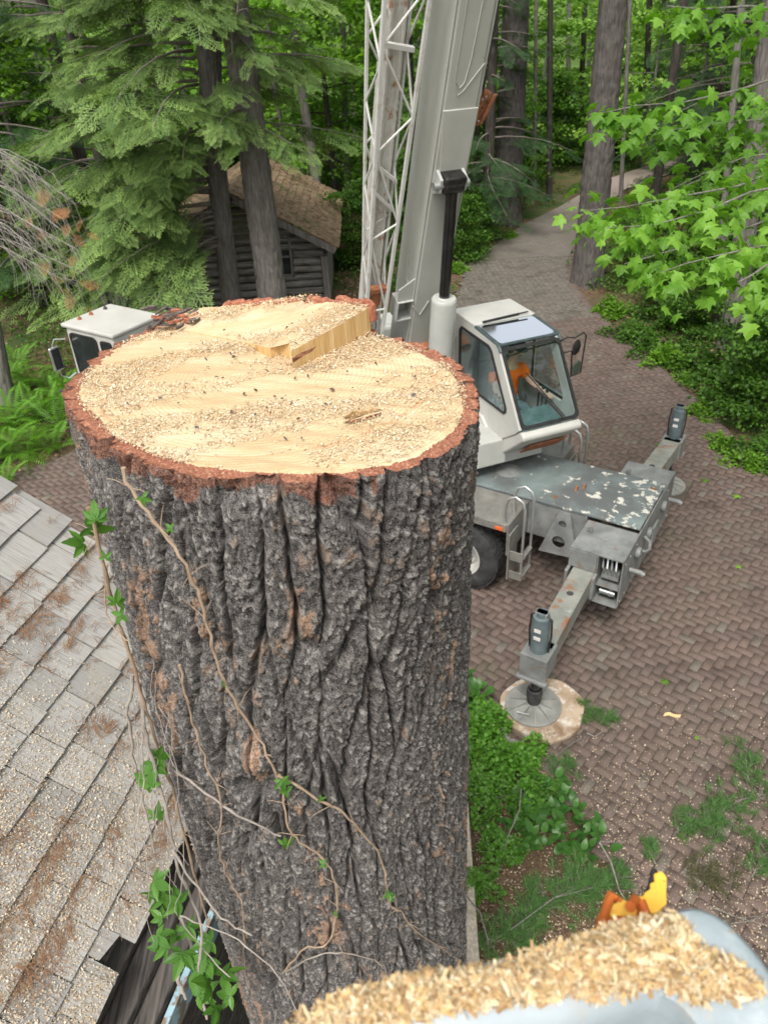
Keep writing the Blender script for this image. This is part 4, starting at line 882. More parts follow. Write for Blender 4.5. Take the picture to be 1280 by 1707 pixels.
# front windscreen and roof glass
fu = np.array([0, 0, 0.])+cg*(1.80-1.215)+tz*(2.10-2.93); fl_ = np.linalg.norm(fu); fu /= fl_; fn = np.cross(cs, fu); fn = fn if fn@cg > 0 else -fn
pane('windscreen', rrect(.01, Wc-.01, .0, fl_, .07), K(0, 1.215, 2.93), cs, fu, fn, M_GLASS, cabo, .045)
ru = cg*(.57)+tz*(-.035); rl = np.linalg.norm(ru); ru /= rl
mb = MB(); mb.prism(rrect(.03, Wc-.03, .02, rl, .04), K(0, .60, 3.002), cs, ru, tz*.006); mb.build('roof_window', M_GLR, cabo)
mb = MB()
for w_ in (0.0, Wc): mb.tube([K(w_, .60, 2.995), K(w_, 1.15, 2.965), K(w_, 1.205, 2.935), K(w_, 1.24, 2.89)], .022, 8)
mb.tube([K(0, 1.18, 2.955), K(Wc, 1.18, 2.955)], .02, 8); mb.build('glass_edging', mnoisy('dark_green_edging', (.03, .05, .05), (.06, .08, .08), 10, .5, bump=0), cabo, smooth=True)
mb = MB(); mb.tube([K(.1, .60, 3.04), K(.62, .58, 3.05)], .016, 8); mb.tube([K(.3, .60, 3.05), K(.75, .59, 3.06)], .010, 8); mb.build('roof_wiper', M_GASK, cabo, smooth=True)
mb = MB(); a_ = K(.30, 1.66, 2.30); mb.tube([K(.55, 1.80, 2.16)+fn*.03, K(.30, 1.56, 2.50)+fn*.03], .012, 6); mb.tube([K(.58, 1.80, 2.16)+fn*.035, K(.22, 1.44, 2.66)+fn*.035], .008, 6); mb.build('wiper', M_GASK, cabo, smooth=True)
mb = MB(); mb.tube([K(.04, 1.22, 2.80), K(.5, 1.20, 2.85), K(Wc-.03, 1.20, 2.86)], .009, 6); mb.build('wiper_rail', M_GASK, cabo, smooth=True)
# mirrors on the right of the cab
mb = MB(); mb.tube([K(Wc+.0, 1.22, 2.86), K(Wc+.08, 1.26, 2.92), K(Wc+.18, 1.28, 2.90), K(Wc+.30, 1.28, 2.95), K(Wc+.34, 1.28, 2.90), K(Wc+.30, 1.30, 2.42), K(Wc+.16, 1.30, 2.40), K(Wc+.14, 1.3, 2.75), K(Wc+.02, 1.30, 2.74)], .010, 8); mb.build('mirror_bracket', M_GASK, cabo, smooth=True)
mb = MB(); mb.lathe([(.0, -.02), (.08, -.015), (.1, 0), (.08, .015), (0, .02)], K(Wc+.20, 1.30, 2.78), cg+cs*.5, 20); mb.build('round_mirror', M_GASK, cabo, smooth=True)
mb = MB(); mb.prism(rrect(-.09, .09, -.08, .08, .04), K(Wc+.2, 1.32, 2.52), cs*.9-cg*.4, tz, cg*.03); mb.build('square_mirror', mnoisy('mirror_face', (.10, .13, .11), (.2, .24, .21), 3, .12, me=.6, bump=0), cabo, bevel=.006)
# interior: seat, console, levers
mb = MB(); mb.box(K(.40, .70, 1.78), (.50, .50, .14), KX); mb.box(K(.40, .42, 2.12), (.48, .12, .62), KX); mb.build('seat', M_INT, cabo, bevel=.04)
mb = MB(); mb.prism([(1.15, 1.62), (1.60, 1.92), (1.55, 2.02), (1.25, 2.06), (1.1, 1.95)], K(.10, 0, 0), cg, tz, cs*.62); mb.build('console', mnoisy('teal_console', (.07, .12, .12), (.12, .18, .18), 6, .6, bump=.1), cabo, bevel=.02)
for k in range(3):
    for w_ in (.08, .72):
        mb = MB(); mb.tube([K(w_, 1.0+.09*k, 1.8), K(w_, 1.03+.09*k, 2.20)], .010, 6); mb.lathe([(0, .03), (.02, .02), (.022, 0), (.01, -.02)], K(w_, 1.03+.09*k, 2.22), n=10); mb.build('lever', M_GASK, cabo, smooth=True)

# ================================================================== boom, lift cylinder, jib
p0 = BLc-.35*cs
A0 = atpl(727, 422, p0, cs); B0 = atpl(797, 0, p0, cs); bd = (B0-A0)/np.linalg.norm(B0-A0); bn = np.cross(bd, cs); bn = bn if bn[1] > 0 else -bn   # bn: from underside towards the top face
def Bm(s_, n_, l): return A0+cs*s_+bn*n_+bd*l
Lf = (1.75-A0[2])/bd[2]
mb = MB(); sec = [(-.215, .04), (-.185, .0), (.185, .0), (.215, .04), (.215, .55), (.18, .60), (-.18, .60), (-.215, .55)]
mb.prism(sec, Bm(0, 0, Lf), cs, bn, bd*(7.2-Lf)); boom = mb.build('boom', M_BOOM, crane, bevel=.012)
# wide reinforcing collar at the cylinder bracket and weld beads
lb = (atpl(755, 300, p0, cs)-A0)@bd
mb = MB(); mb.prism([(-.12, -.02), (.19, -.02), (.205, .72), (-.20, .72)], Bm(0, -.016, lb), cs, bd, bn*.02); mb.build('doubler_plate', M_CAB, boom, bevel=.004)
for pts_ in ([(-.205, 2.9), (-.12, 2.9), (-.115, 1.0), (-.06, .86), (.0, .90), (.19, 1.15)], [(.10, 2.9), (.03, 1.2), (.0, .98), (-.05, .93), (-.1, 1.0)]):
    mb = MB(); mb.tube([Bm(a, -.002, lb+b) for a, b in pts_], .0075, 6); mb.build('weld_bead', M_BOOM, boom, smooth=True)
for sg in (-1, 1):
    mb = MB(); mb.tube([Bm(sg*.213, .02, Lf+.5), Bm(sg*.213, .02, 7.1)], .012, 6); mb.build('edge_weld', M_BOOM, boom, smooth=True)
mb = MB(); mb.tube([Bm(-.222, .3, lb-1.2), Bm(-.222, .25, lb-1.5), Bm(-.222, .12, lb-1.6), Bm(-.21, .0, lb-1.75), Bm(-.1, -.01, lb-1.9), Bm(.0, -.01, lb-1.7)], .010, 6); mb.build('oil_line', M_BOOM, boom, smooth=True)
# cylinder pin bracket
for sx_ in (-.17, .13):
    mb = MB(); mb.prism([(.06, -.24), (-.14, -.12), (-.14, .03), (.06, .10)], Bm(sx_, 0, lb), bn, bd, cs*.035); mb.build('pin_bracket', M_WH, boom, bevel=.006)
mb = MB(); mb.cyl(Bm(-.23, -.10, lb-.05), Bm(.20, -.10, lb-.05), .045); mb.build('pin', M_ALU, boom, smooth=True)
mb = MB(); mb.cyl(Bm(-.12, -.10, lb-.05), Bm(.12, -.10, lb-.05), .10, n=20); mb.box(Bm(0, -.10, lb+.02), (.26, .18, .10), [cs, bn, bd]); mb.build('greasy_rod_eye', mnoisy('black_grease', (.008, .008, .008), (.03, .028, .025), 20, .4, bump=.6), boom, bevel=.02, smooth=True)
top_c = Bm(.0, -.10, lb-.05); bot_c = atpl(733, 600, BLc-.36*cs+cg*0, cs); dz_ = (bot_c-top_c)/np.linalg.norm(bot_c-top_c)
bt_ = atpl(737, 490, p0, cs); lr = np.linalg.norm(bt_-top_c)
lift = MB(); lift.lathe([(0, 0), (.075, 0), (.085, .01), (.14, .012), (.155, .03), (.158, .06), (.158, 1.6), (0, 1.6)], top_c+dz_*lr, dz_, 32); lc = lift.build('lift_cylinder', M_WH, crane, smooth=True)
mb = MB(); mb.cyl(top_c, top_c+dz_*(lr+.02), .067, n=24); mb.build('piston_rod', M_CHR, lc, smooth=True)
# boom foot boss and hose port
mb = MB(); fo = Bm(.05, -.0, (2.45-A0[2])/bd[2]); mb.lathe([(.05, .0), (.05, .18), (.085, .19), (.10, .0)], fo+bn*.02, -bn, 20); mb.build('hose_port', M_RUSTY, boom, smooth=True)
# side bracket holding the jib
lj = (atpl(660, 450, p0, cs)-A0)@bd
mb = MB(); mb.box(Bm(-.32, .10, lj+.02), (.22, .22, .015), [cs, bn, bd]); mb.box(Bm(-.32, .10, lj+.30), (.22, .22, .015), [cs, bn, bd]); mb.box(Bm(-.30, .21, lj+.16), (.24, .015, .29), [cs, bn, bd]); mb.box(Bm(-.424, .10, lj+.16), (.015, .22, .29), [cs, bn, bd]); mb.build('jib_bracket', M_WH, boom, bevel=.004)
mb = MB(); mb.prism([(-.22, .30), (-.43, .32), (-.43, .48), (-.22, .62)], Bm(0, .02, lj), cs, bd, bn*.02); mb.build('bracket_hood', M_WH, boom, bevel=.004)
# rusty sheave on the far side of the boom
ls = (atpl(800, 235, p0, cs)-A0)@bd; qs = Bm(.30, .12, ls)
mb = MB(); mb.lathe([(.03, -.03), (.16, -.035), (.17, -.03), (.15, -.012), (.15, .012), (.17, .03), (.16, .035), (.03, .03), (.03, -.03)], qs, cs*.6-bn, 28); sh = mb.build('hoist_sheave', M_RUSTY, crane, smooth=True)
mb = MB(); mb.box(qs+np.array([0, 0, .12]), (.22, .10, .08), [cs, bn, bd]); mb.box(qs+cs*.08-bn*.04, (.04, .02, .34), [cs, bn, bd*.9+cs*.35]); mb.build('sheave_cheek', M_RUSTY, sh, bevel=.006)
mb = MB(); mb.box(qs+cs*.02+np.array([0, 0, .24]), (.06, .06, .14), [cs, bn, bd]); mb.build('sheave_mount', M_DARK, sh, bevel=.006)
for k in range(10):
    a_ = 2*pi*k/10; mb = MB(); ax_ = cs*.6-bn; ax_ /= np.linalg.norm(ax_); u_ = np.cross(ax_, bd); q = qs+(u_*cos(a_)+np.cross(ax_, u_)*sin(a_))*.12+ax_*.034; mb.lathe([(0, .008), (.014, .008), (.016, 0)], q, ax_, 8); mb.build('sheave_bolt', M_ALU, sh)

# --- lattice jib stowed along the boom (tapers downwards)
jp = A0+bn*.06
def jpt(x, y): return atpl(x, y, jp, bn)
c1t, c1b, c2t, c2b = jpt(641, 0), jpt(612, 505), jpt(716, 0), jpt(636, 560)
def lerp(a, b, t): return a+(b-a)*t
def chord(c, t):
    a, b = {0: (c1t, c1b), 1: (c1t, c1b), 2: (c2t, c2b), 3: (c2t, c2b)}[c]
    p = lerp(a, b, t); dpt = (.27*(1-t)+.15*t)
    return p+(bn*dpt-cs*.06*(1-t) if c in (0, 3) else 0)
jib = None
M_JIB = mnoisy('jib_paint', (.54, .535, .50), (.62, .61, .575), 4, .5, bump=.1, bsc=50, layers=[((.30, .16, .09), 9, .62, .72), ((.40, .36, .30), 5, .55, .7)], spec=.4)
TA, TB = -.5, 1.35
for c in range(4):
    mb = MB(); a_, b_ = chord(c, TA), chord(c, TB); d_ = (b_-a_)/np.linalg.norm(b_-a_); L_ = np.linalg.norm(b_-a_)
    w_ = cs-d_*(cs@d_); w_ /= np.linalg.norm(w_); mb.box((a_+b_)/2, (.042 if c in (1, 2) else .034, L_, .042 if c in (1, 2) else .034), [w_, d_, np.cross(w_, d_)])
    if jib is None: jib = mb.build('lattice_jib', M_JIB, crane, bevel=.006)
    else: mb.build('chord', M_JIB, jib, bevel=.006)
for (ca_, cb_, ph_, nseg) in ((1, 2, 0, 12), (0, 1, .5, 14), (0, 3, .3, 12), (3, 2, .7, 12)):
    ts = np.linspace(TA, TB, nseg+1)
    for k in range(nseg):
        a_ = chord(ca_ if k % 2 == 0 else cb_, ts[k]); b_ = chord(cb_ if k % 2 == 0 else ca_, ts[k+1])
        mb = MB(); mb.tube([a_, b_], .0125, 8, cap=False); mb.build('brace', M_JIB, jib, smooth=True)
for t in (.12, .47, .56, .98):
    a_, b_ = chord(1, t), chord(2, t); mb = MB(); mb.box((a_+b_)/2+bn*.12, (np.linalg.norm(b_-a_)*.85, .05, .05), [(b_-a_)/np.linalg.norm(b_-a_), bn, bd]); mb.build('spreader', M_JIB, jib, bevel=.004)
# solid inner extension beam carried inside the lattice
a_ = (chord(1, TA)*.45+chord(2, TA)*.55)+bn*.34; b_ = (chord(1, TB)*.5+chord(2, TB)*.5)+bn*.26; d_ = (b_-a_)/np.linalg.norm(b_-a_); w_ = cs-d_*(cs@d_); w_ /= np.linalg.norm(w_)
M_STREAK = mnoisy('rust_streaked_white', (.42, .40, .35), (.52, .51, .47), 3, .6, bump=.15, stretch=(14, 14, .5), layers=[((.30, .17, .10), 8, .56, .66)])
mb = MB(); mb.box((a_+b_)/2, (.19, np.linalg.norm(b_-a_), .20), [w_, d_, np.cross(w_, d_)]); inner = mb.build('jib_extension', M_STREAK, jib, bevel=.01)
for k in (-1, 1):
    mb = MB(); mb.box((a_+b_)/2+w_*.07*k-bn*.11, (.03, np.linalg.norm(b_-a_), .03), [w_, d_, np.cross(w_, d_)]); mb.build('guide_rail', M_STREAK, jib, bevel=.004)
mb = MB(); q = lerp(chord(1, .88), chord(2, .88), .5); mb.box(q+bn*.05, (.26, .10, .07), [cs, bn, bd]); mb.box(q+bn*.08-bd*.16, (.16, .06, .20), [cs, bn, bd]); mb.build('rusty_jib_pin', M_RUSTY, jib, bevel=.008)

# hoses, wire rope and bolts
mb = MB(); mb.tube([Bm(.16, -.03, 7.0), Bm(.245, .02, ls+.3), qs+cs*.02], .007, 6); mb.build('wire_rope', M_DARK, boom, smooth=True)
for k in range(16):
    mb = MB(); mb.lathe([(0, .008), (.012, .008), (.014, 0)], T(-.28+.0*k, -.58+.066*k, 1.262) if k < 8 else T(-.15+.3*(k-8), .455, 1.262), n=8); mb.build('deck_bolt', M_GY, deck)
for y_ in (-.95, -.7, .6, .85, 1.02):
    for z_ in (.58, 1.12): mb = MB(); mb.lathe([(0, .012), (.014, .012), (.016, 0)], T(-.322, y_, z_), -ta, 8); mb.build('panel_bolt', M_GY, rearp)
for k in range(5):
    mb = MB(); x_ = 2.4+.1*k; mb.tube([T(x_, .1*k-.2, 1.26), T(x_-.2, .15*k, 1.36), T(x_+.2, .2+.05*k, 1.5), T(x_+.5, .1, 1.6)], .016, 8); mb.build('slew_hose', M_BLK, crane, smooth=True)
for w_ in (.12, .3, .5, .7):
    mb = MB(); mb.lathe([(0, .006), (.012, .006), (.014, 0)], K(w_, .03, 3.03), n=8); mb.build('roof_bolt', M_CAB, cabo)
mb = MB(); mb.tube([K(-.02, .10, 2.1), K(-.05, .10, 2.12), K(-.05, .10, 2.7), K(-.02, .10, 2.72)], .012, 8); mb.build('grab_handle', M_ALU, cabo, smooth=True)
mb = MB(); mb.box(K(-.022, .10, 1.95), (.008, .10, .03), KX); mb.build('door_handle', M_BLK, cabo, bevel=.003)

# ================================================================== crane operator
def skin_person(name, joints, edges, radii, mat, parent, root=0, lvl=2):
    me = bpy.data.meshes.new(name); me.from_pydata([tuple(float(c) for c in j) for j in joints], edges, [])
    me.transform(wm(parent).inverted()) if parent else None
    o = bpy.data.objects.new(name, me); COL.objects.link(o)
    if parent: o.parent = parent
    setmat(me, mat)
    md = o.modifiers.new('skin', 'SKIN')
    for i, r_ in enumerate(radii):
        me.skin_vertices[0].data[i].radius = (r_, r_) if not hasattr(r_, '__len__') else r_
        me.skin_vertices[0].data[i].use_root = (i == root)
    md.use_smooth_shade = True; md.branch_smoothing = .6
    sb = o.modifiers.new('sub', 'SUBSURF'); sb.levels = lvl; sb.render_levels = lvl
    return o
pc = K(.36, .58, 0)
per = thing('person', 'seated crane operator in bright orange t-shirt and dark cap at the levers', 'person', K(.40, .7, 1.87))
def Q(s_, g_, z): return K(.40+s_+.05*(z-1.95), .70+g_+.16*(z-1.95), z-.04)
M_SKIN = mnoisy('skin', (.45, .27, .19), (.52, .33, .24), 12, .6, bump=.1, bsc=150); M_SHIRT = mnoisy('orange_shirt', (.72, .12, .008), (.82, .16, .012), 8, .8, bump=.5, bsc=18, bdist=.02); M_JEAN = mnoisy('teal_work_trousers', (.07, .11, .12), (.12, .17, .18), 10, .85, bump=.3)
J = [Q(0, 0, 1.95), Q(0, -.02, 2.12), Q(0, -.03, 2.32), Q(0, -.02, 2.48), Q(0, .0, 2.56), Q(0, .03, 2.66), Q(0, .05, 2.75), Q(0, .05, 2.84),
     Q(-.17, -.02, 2.44), Q(-.25, .10, 2.26), Q(-.20, .32, 2.17), Q(-.17, .40, 2.17), Q(.17, -.02, 2.44), Q(.26, .12, 2.27), Q(.30, .36, 2.22), Q(.31, .44, 2.22),
     Q(-.09, .04, 1.94), Q(-.12, .46, 1.98), Q(-.12, .54, 1.66), Q(-.12, .66, 1.63), Q(.09, .04, 1.94), Q(.12, .46, 1.98), Q(.12, .54, 1.66), Q(.12, .66, 1.63)]
Ed = [(0, 1), (1, 2), (2, 3), (3, 4), (4, 5), (5, 6), (6, 7), (3, 8), (8, 9), (9, 10), (10, 11), (3, 12), (12, 13), (13, 14), (14, 15), (0, 16), (16, 17), (17, 18), (18, 19), (0, 20), (20, 21), (21, 22), (22, 23)]
Rr = [.14, .13, .145, .12, .06, .06, .088, .075, .065, .048, .032, .03, .065, .048, .032, .03, .085, .07, .05, .04, .085, .07, .05, .04]
body = skin_person('body', J, Ed, Rr, M_SKIN, per)
# hands with five fingers around the levers
for hand, ex in ((J[11], -1), (J[15], 1)):
    jt = [hand, hand+cg*.05]; ed = [(0, 1)]; rr_ = [.03, .032]
    for k in range(4):
        b0 = hand+cg*.085+cs*(k-1.5)*.019; i = len(jt); jt += [b0, b0+cg*.03-tz*.012, b0+cg*.032-tz*.04]; ed += [(1, i), (i, i+1), (i+1, i+2)]; rr_ += [.011, .0095, .008]
    i = len(jt); jt += [hand+cg*.04-cs*.035*ex, hand+cg*.075-cs*.04*ex-tz*.015]; ed += [(1, i), (i, i+1)]; rr_ += [.012, .0095]
    skin_person('hand', jt, ed, rr_, M_SKIN, per, 0, 1)
SJ = [J[0], J[1], J[2], J[3], Q(0, -.01, 2.53), J[8], lerp(J[8], J[9], .75), J[12], lerp(J[12], J[13], .75)]
shirt = skin_person('shirt', SJ, [(0, 1), (1, 2), (2, 3), (3, 4), (3, 5), (5, 6), (3, 7), (7, 8)], [.17, .175, .20, .17, .08, .11, .085, .11, .085], M_SHIRT, per)
TJ = [J[0], J[16], J[17], J[18], J[20], J[21], J[22]]
skin_person('trousers', TJ, [(0, 1), (1, 2), (2, 3), (0, 4), (4, 5), (5, 6)], [.15, .1, .085, .06, .1, .085, .06], M_JEAN, per)
hc = Q(0, .06, 2.77)
mb = MB(); mb.lathe([(.0, .125), (.05, .12), (.085, .095), (.103, .05), (.105, .02), (.10, .015)], hc+tz*.005, n=24); mb.prism([(-.08, .06), (-.07, .15), (-.03, .19), (.03, .19), (.07, .15), (.08, .06)], hc+tz*.02, cs, cg, tz*.01); mb.build('cap', mnoisy('dark_cap', (.02, .022, .025), (.04, .04, .045), 20, .9), per, smooth=True)
for sx_ in (-1, 1):
    mb = MB(); mb.lathe([(0, .035), (.03, .033), (.042, .018), (.042, -.01), (.0, -.01)], hc+cs*sx_*.085+cg*-.01-tz*.005, cs*sx_, 16); mb.build('ear_muff', M_GASK, per, smooth=True)
mb = MB(); mb.lathe([(0, .03), (.012, .022), (.018, .0), (.0, 0)], hc+cg*.085-tz*.03, cg-tz*.2, 10); mb.build('nose', M_SKIN, per, smooth=True)
for sx_ in (-1, 1):
    mb = MB(); mb.lathe([(0, .012), (.009, .008), (.012, 0)], hc+cg*.082+cs*.034*sx_-tz*.0, cg, 10); mb.build('eye', M_GASK, per, smooth=True)
mb = MB(); mb.tube([hc+cg*.083+cs*-.025-tz*.065, hc+cg*.092-tz*.067, hc+cg*.083+cs*.025-tz*.065], .006, 6); mb.build('mouth', mnoisy('lips', (.30, .13, .10), (.34, .15, .11), 5, .6, bump=0), per, smooth=True)
# ================================================================== log cabin in the woods
CY = 19.2
M_LOG = mnoisy('weathered_log', (.09, .08, .073), (.27, .25, .225), 3, .9, bump=.6, bsc=25, stretch=(.6, 9, 9), layers=[((.10, .075, .05), 4, .55, .7)])
M_LOGP = mnoisy('weathered_post', (.09, .08, .072), (.25, .23, .21), 3, .9, bump=.6, bsc=25, stretch=(9, 9, .6))
M_CR = mnoisy('mossy_brown_shakes', (.17, .115, .07), (.28, .20, .125), 3, .95, bump=.5, bsc=25, layers=[((.10, .12, .05), 2, .55, .7), ((.08, .05, .03), 7, .5, .62)])
cR = aty(546, 505, CY)[0]; cL = aty(283, 512, CY)[0]; zr = aty(540, 424, CY)[2]
cabin = thing('log_cabin', 'old weathered log cabin with mossy brown shake roof behind the conifers', 'cabin', ((cR+cL)/2, CY, 0))
re = aty(562, 412, CY-.45); rm = aty(458, 360, CY-.45); slope = (rm[2]-re[2])/(rm[0]-re[0]); xr_ = (cR+cL)/2; zr_ = re[2]+slope*(xr_-re[0])
bk_ = atz(567, 325, re[2])[1]; yb = min(max(bk_, CY+3.5), CY+6.5)
nlog = int(zr/.185)
for k in range(nlog+1):
    z = .12+.185*k; half = 0
    segs = [(cL, cR)]
    w0, w1 = aty(462, 440, CY)[0], aty(487, 440, CY)[0]
    if .75 < z < 1.65: segs = [(cL, w0-.05), (w1+.05, cR)]
    for a_, b_ in segs:
        n = 7; mb = MB(); rs_ = random.Random(k*7+int(a_*10)); pts = [(a_+(b_-a_)*t, CY+rs_.uniform(-.012, .012), z+rs_.uniform(-.012, .012)) for t in np.linspace(0, 1, n)]
        mb.tube(pts, [.088+rs_.uniform(-.008, .012) for _ in range(n)], 10); mb.build('log', M_LOG, cabin, smooth=True)
mb = MB(); mb.box(((cL+cR)/2, CY+.16, zr/2), (cR-cL-.1, .1, zr+.3)); mb.build('inner_wall', M_DARK, cabin)
zt0 = .12+.185*nlog
for k in range(1, 9):
    z = zt0+.185*k; t = (z-re[2])/(zr_-re[2])
    hw = (xr_-cL)*(1-t)*1.0
    if hw > .15 and t < 1:
        mb = MB(); mb.tube([(xr_-hw, CY, z), (xr_+hw, CY, z)], .085, 10); mb.build('gable_log', M_LOG, cabin, smooth=True)
for x in (cL-.02, cR+.02, aty(378, 480, CY)[0]):
    mb = MB(); mb.box((x, CY-.10, zr/2), (.17, .14, zr)); mb.build('post', M_LOGP, cabin, bevel=.03)
mb = MB(); mb.box((cR, (CY+yb)/2, zr/2), (.2, yb-CY, zr)); mb.build('side_wall', M_LOGP, cabin)
wx0, wx1 = w0, w1
fr = None
for (x, z, w_, h_) in ((wx0, 1.2, .06, 1.0), (wx1, 1.2, .06, 1.0), ((wx0+wx1)/2, 1.69, wx1-wx0+.06, .06), ((wx0+wx1)/2, .71, wx1-wx0+.06, .06), ((wx0+wx1)/2, 1.2, wx1-wx0, .04)):
    mb = MB(); mb.box((x, CY-.04, z), (w_, .12, h_))
    if fr is None: fr = mb.build('window', M_LOGP, cabin)
    else: mb.build('frame', M_LOGP, fr)
mb = MB(); mb.box(((wx0+wx1)/2, CY+.0, 1.2), (wx1-wx0, .01, .96)); mb.build('pane', mnoisy('opening_shade_pane', (.02, .022, .024), (.05, .055, .055), 4, .15, bump=0), fr)  # near-black sheet paints the shade inside the window opening
# roof: two slopes with shake courses
xl_ = 2*xr_-re[0]
for sg, xe in ((1, re[0]), (-1, xl_)):
    dx = xe-xr_; dzv = re[2]-zr_; L = hypot(dx, dzv); dv = np.array([dx/L, 0, dzv/L]); nv = np.array([-dzv/L*np.sign(dx), 0, abs(dx)/L])
    mb = MB(); mb.prism([(0, 0), (L, 0), (L, yb-CY+.45), (0, yb-CY+.45)], np.array([xr_, CY-.45, zr_])-nv*.03, dv, np.array([0, 1., 0]), nv*.03); rf_ = mb.build('roof', M_CR, cabin)
    nco = int(L/.19)
    for k in range(nco):
        mb = MB(); rs_ = random.Random(k+50*sg); y = CY-.47
        a = k*L/nco; b = (k+1.25)*L/nco
        while y < yb:
            w_ = rs_.uniform(.15, .3); o = np.array([xr_, y, zr_]); j = rs_.uniform(-.02, .02)
            mb.add([o+dv*a+nv*.004, o+dv*(b+j)+nv*.035, o+dv*(b+j)+nv*.035+np.array([0, w_, 0]), o+dv*a+nv*.004+np.array([0, w_, 0]), o+dv*(b+j)+nv*.012, o+dv*(b+j)+nv*.012+np.array([0, w_, 0])], [(0, 1, 2, 3), (1, 4, 5, 2), (0, 4, 1), (3, 2, 5)])
            y += w_+.012
        o = mb.build('shake_course', M_CR, rf_); tag(o, kind='stuff')
    mb = MB(); mb.prism([(0, -.17), (L, -.17), (L, -.02), (0, -.02)], np.array([xr_, CY-.49, zr_]), dv, nv, np.array([0, .035, 0])); mb.build('barge_board', M_LOGP, rf_)
# lean-to on the left with plank door
aL = aty(146, 505, CY)[0]
annex = thing('lean_to_shed', 'dark plank lean-to shed with sagging brown roof left of the log cabin', 'shed', ((aL+cL)/2, CY+.3, 0))
rs_ = random.Random(3); x = aL
while x < cL-.25:
    w_ = rs_.uniform(.13, .2); mb = MB(); mb.box((x+w_/2, CY+.25+rs_.uniform(-.01, .01), .85), (w_-.012, .05, 1.7)); mb.build('plank', M_LOGP, annex, bevel=.008); x += w_
for px in (152, 172, 235, 258):
    q = aty(px, 490, CY+.1); mb = MB(); mb.box((q[0], CY+.18, .85), (.13, .12, 1.75)); mb.build('post', M_LOGP, annex, bevel=.02)
for k in range(6):
    mb = MB(); mb.tube([(aL+.05, CY+.33, .2+.28*k), (cL-.3, CY+.33, .2+.28*k)], .11, 8); mb.build('log', M_LOG, annex, smooth=True)
mb = MB(); zs = aty(215, 425, CY-.2)[2]
mb.prism([(-.35, -.25), (cL-aL+.05, .35), (cL-aL+.05, .41), (-.35, -.19)], (aL, CY-.35, zs), (1, 0, 0), (0, 0, 1), np.array([0, 3.2, 0])); mb.build('roof', M_CR, annex, bevel=.01)

# ================================================================== tree makers
def mbarkt(name, c1, c2, sc=1.):
    m = NT(name); v = m.map((9*sc, 9*sc, 1.3*sc)); vo = m.n('ShaderNodeTexVoronoi', feature='F1'); m.l(v, vo.inputs['Vector']); vo.inputs['Scale'].default_value = 1.6
    nz = m.noise(2.5, 7, .65, v)
    c = m.ramp(nz, [(.3, c1), (.7, c2)]); c = m.mix(m.ramp(m.noise(3, 5), [(.55, 0.), (.75, .45)]), c, (.16, .17, .13))
    m.bsdf(c, .95, 0, m.bump(m.math('ADD', nz, vo.outputs[0]), .8, .03), .1); return m.mat
M_BG = mbarkt('grey_brown_bark', (.085, .076, .068), (.225, .205, .185)); M_BDK = mbarkt('dark_bark', (.03, .026, .022), (.085, .073, .062)); M_BLT = mbarkt('pale_grey_bark', (.12, .11, .095), (.25, .235, .205))
M_BG2 = mbarkt('dark_grey_bark', (.055, .049, .044), (.145, .13, .118))
M_LF = mleaf('green_leaves', None, None, .5)
M_NEEDLE = mleaf('conifer_needles', None, None, .25, .6)
M_TWIG = mnoisy('grey_twig', (.12, .10, .085), (.24, .21, .18), 30, .9, bump=.2, bsc=200)
def trunk_mesh(name, path, radii, mat, furrow=.018, nth=56, seed=0, nz=None, cw=.085, chh=.34):
    """furrowed trunk along path"""
    path = np.array(path, float); seg = np.r_[0, np.cumsum(np.linalg.norm(np.diff(path, axis=0), axis=1))]; Ltot = seg[-1]
    nz = nz or int(min(260, Ltot/.035)); s_ = np.linspace(0, Ltot, nz); th_ = np.linspace(0, 2*pi, nth+1)[:-1]
    cx = np.stack([np.interp(s_, seg, path[:, k]) for k in range(3)], -1); rr = np.interp(s_, seg, radii)
    T_, S_ = np.meshgrid(th_, s_); Rb = rr[:, None]*np.ones_like(T_)
    au = T_*np.mean(radii)
    wu = au+.05*(fbm(au*4, S_*2, seed+1)-.5)
    f1, f2, cid, _, _ = voro(wu/cw, (S_+.15*(fbm(au*5, S_*3, seed+2)-.5))/chh, seed+3, .9)
    h = furrow*(np.clip((f2-f1)/.35, 0, 1)-.7)+furrow*.5*(cid-.5)+furrow*.5*(fbm(au*40, S_*16, seed+4, 2)-.5)
    fl = 1+.35*np.exp(-S_/.35)*(.6+.4*np.cos(T_*5+seed)); R2 = Rb*fl+h
    V = np.stack([cx[:, None, 0]+R2*np.cos(T_), cx[:, None, 1]+R2*np.sin(T_), cx[:, None, 2]+0*T_], -1).reshape(-1, 3)
    idx = np.arange(nz*nth).reshape(nz, nth); nx_ = np.roll(idx, -1, 1)
    return npmesh(name, V, np.stack([idx[:-1], nx_[:-1], nx_[1:], idx[1:]], -1).reshape(-1, 4), mat, smooth=True)
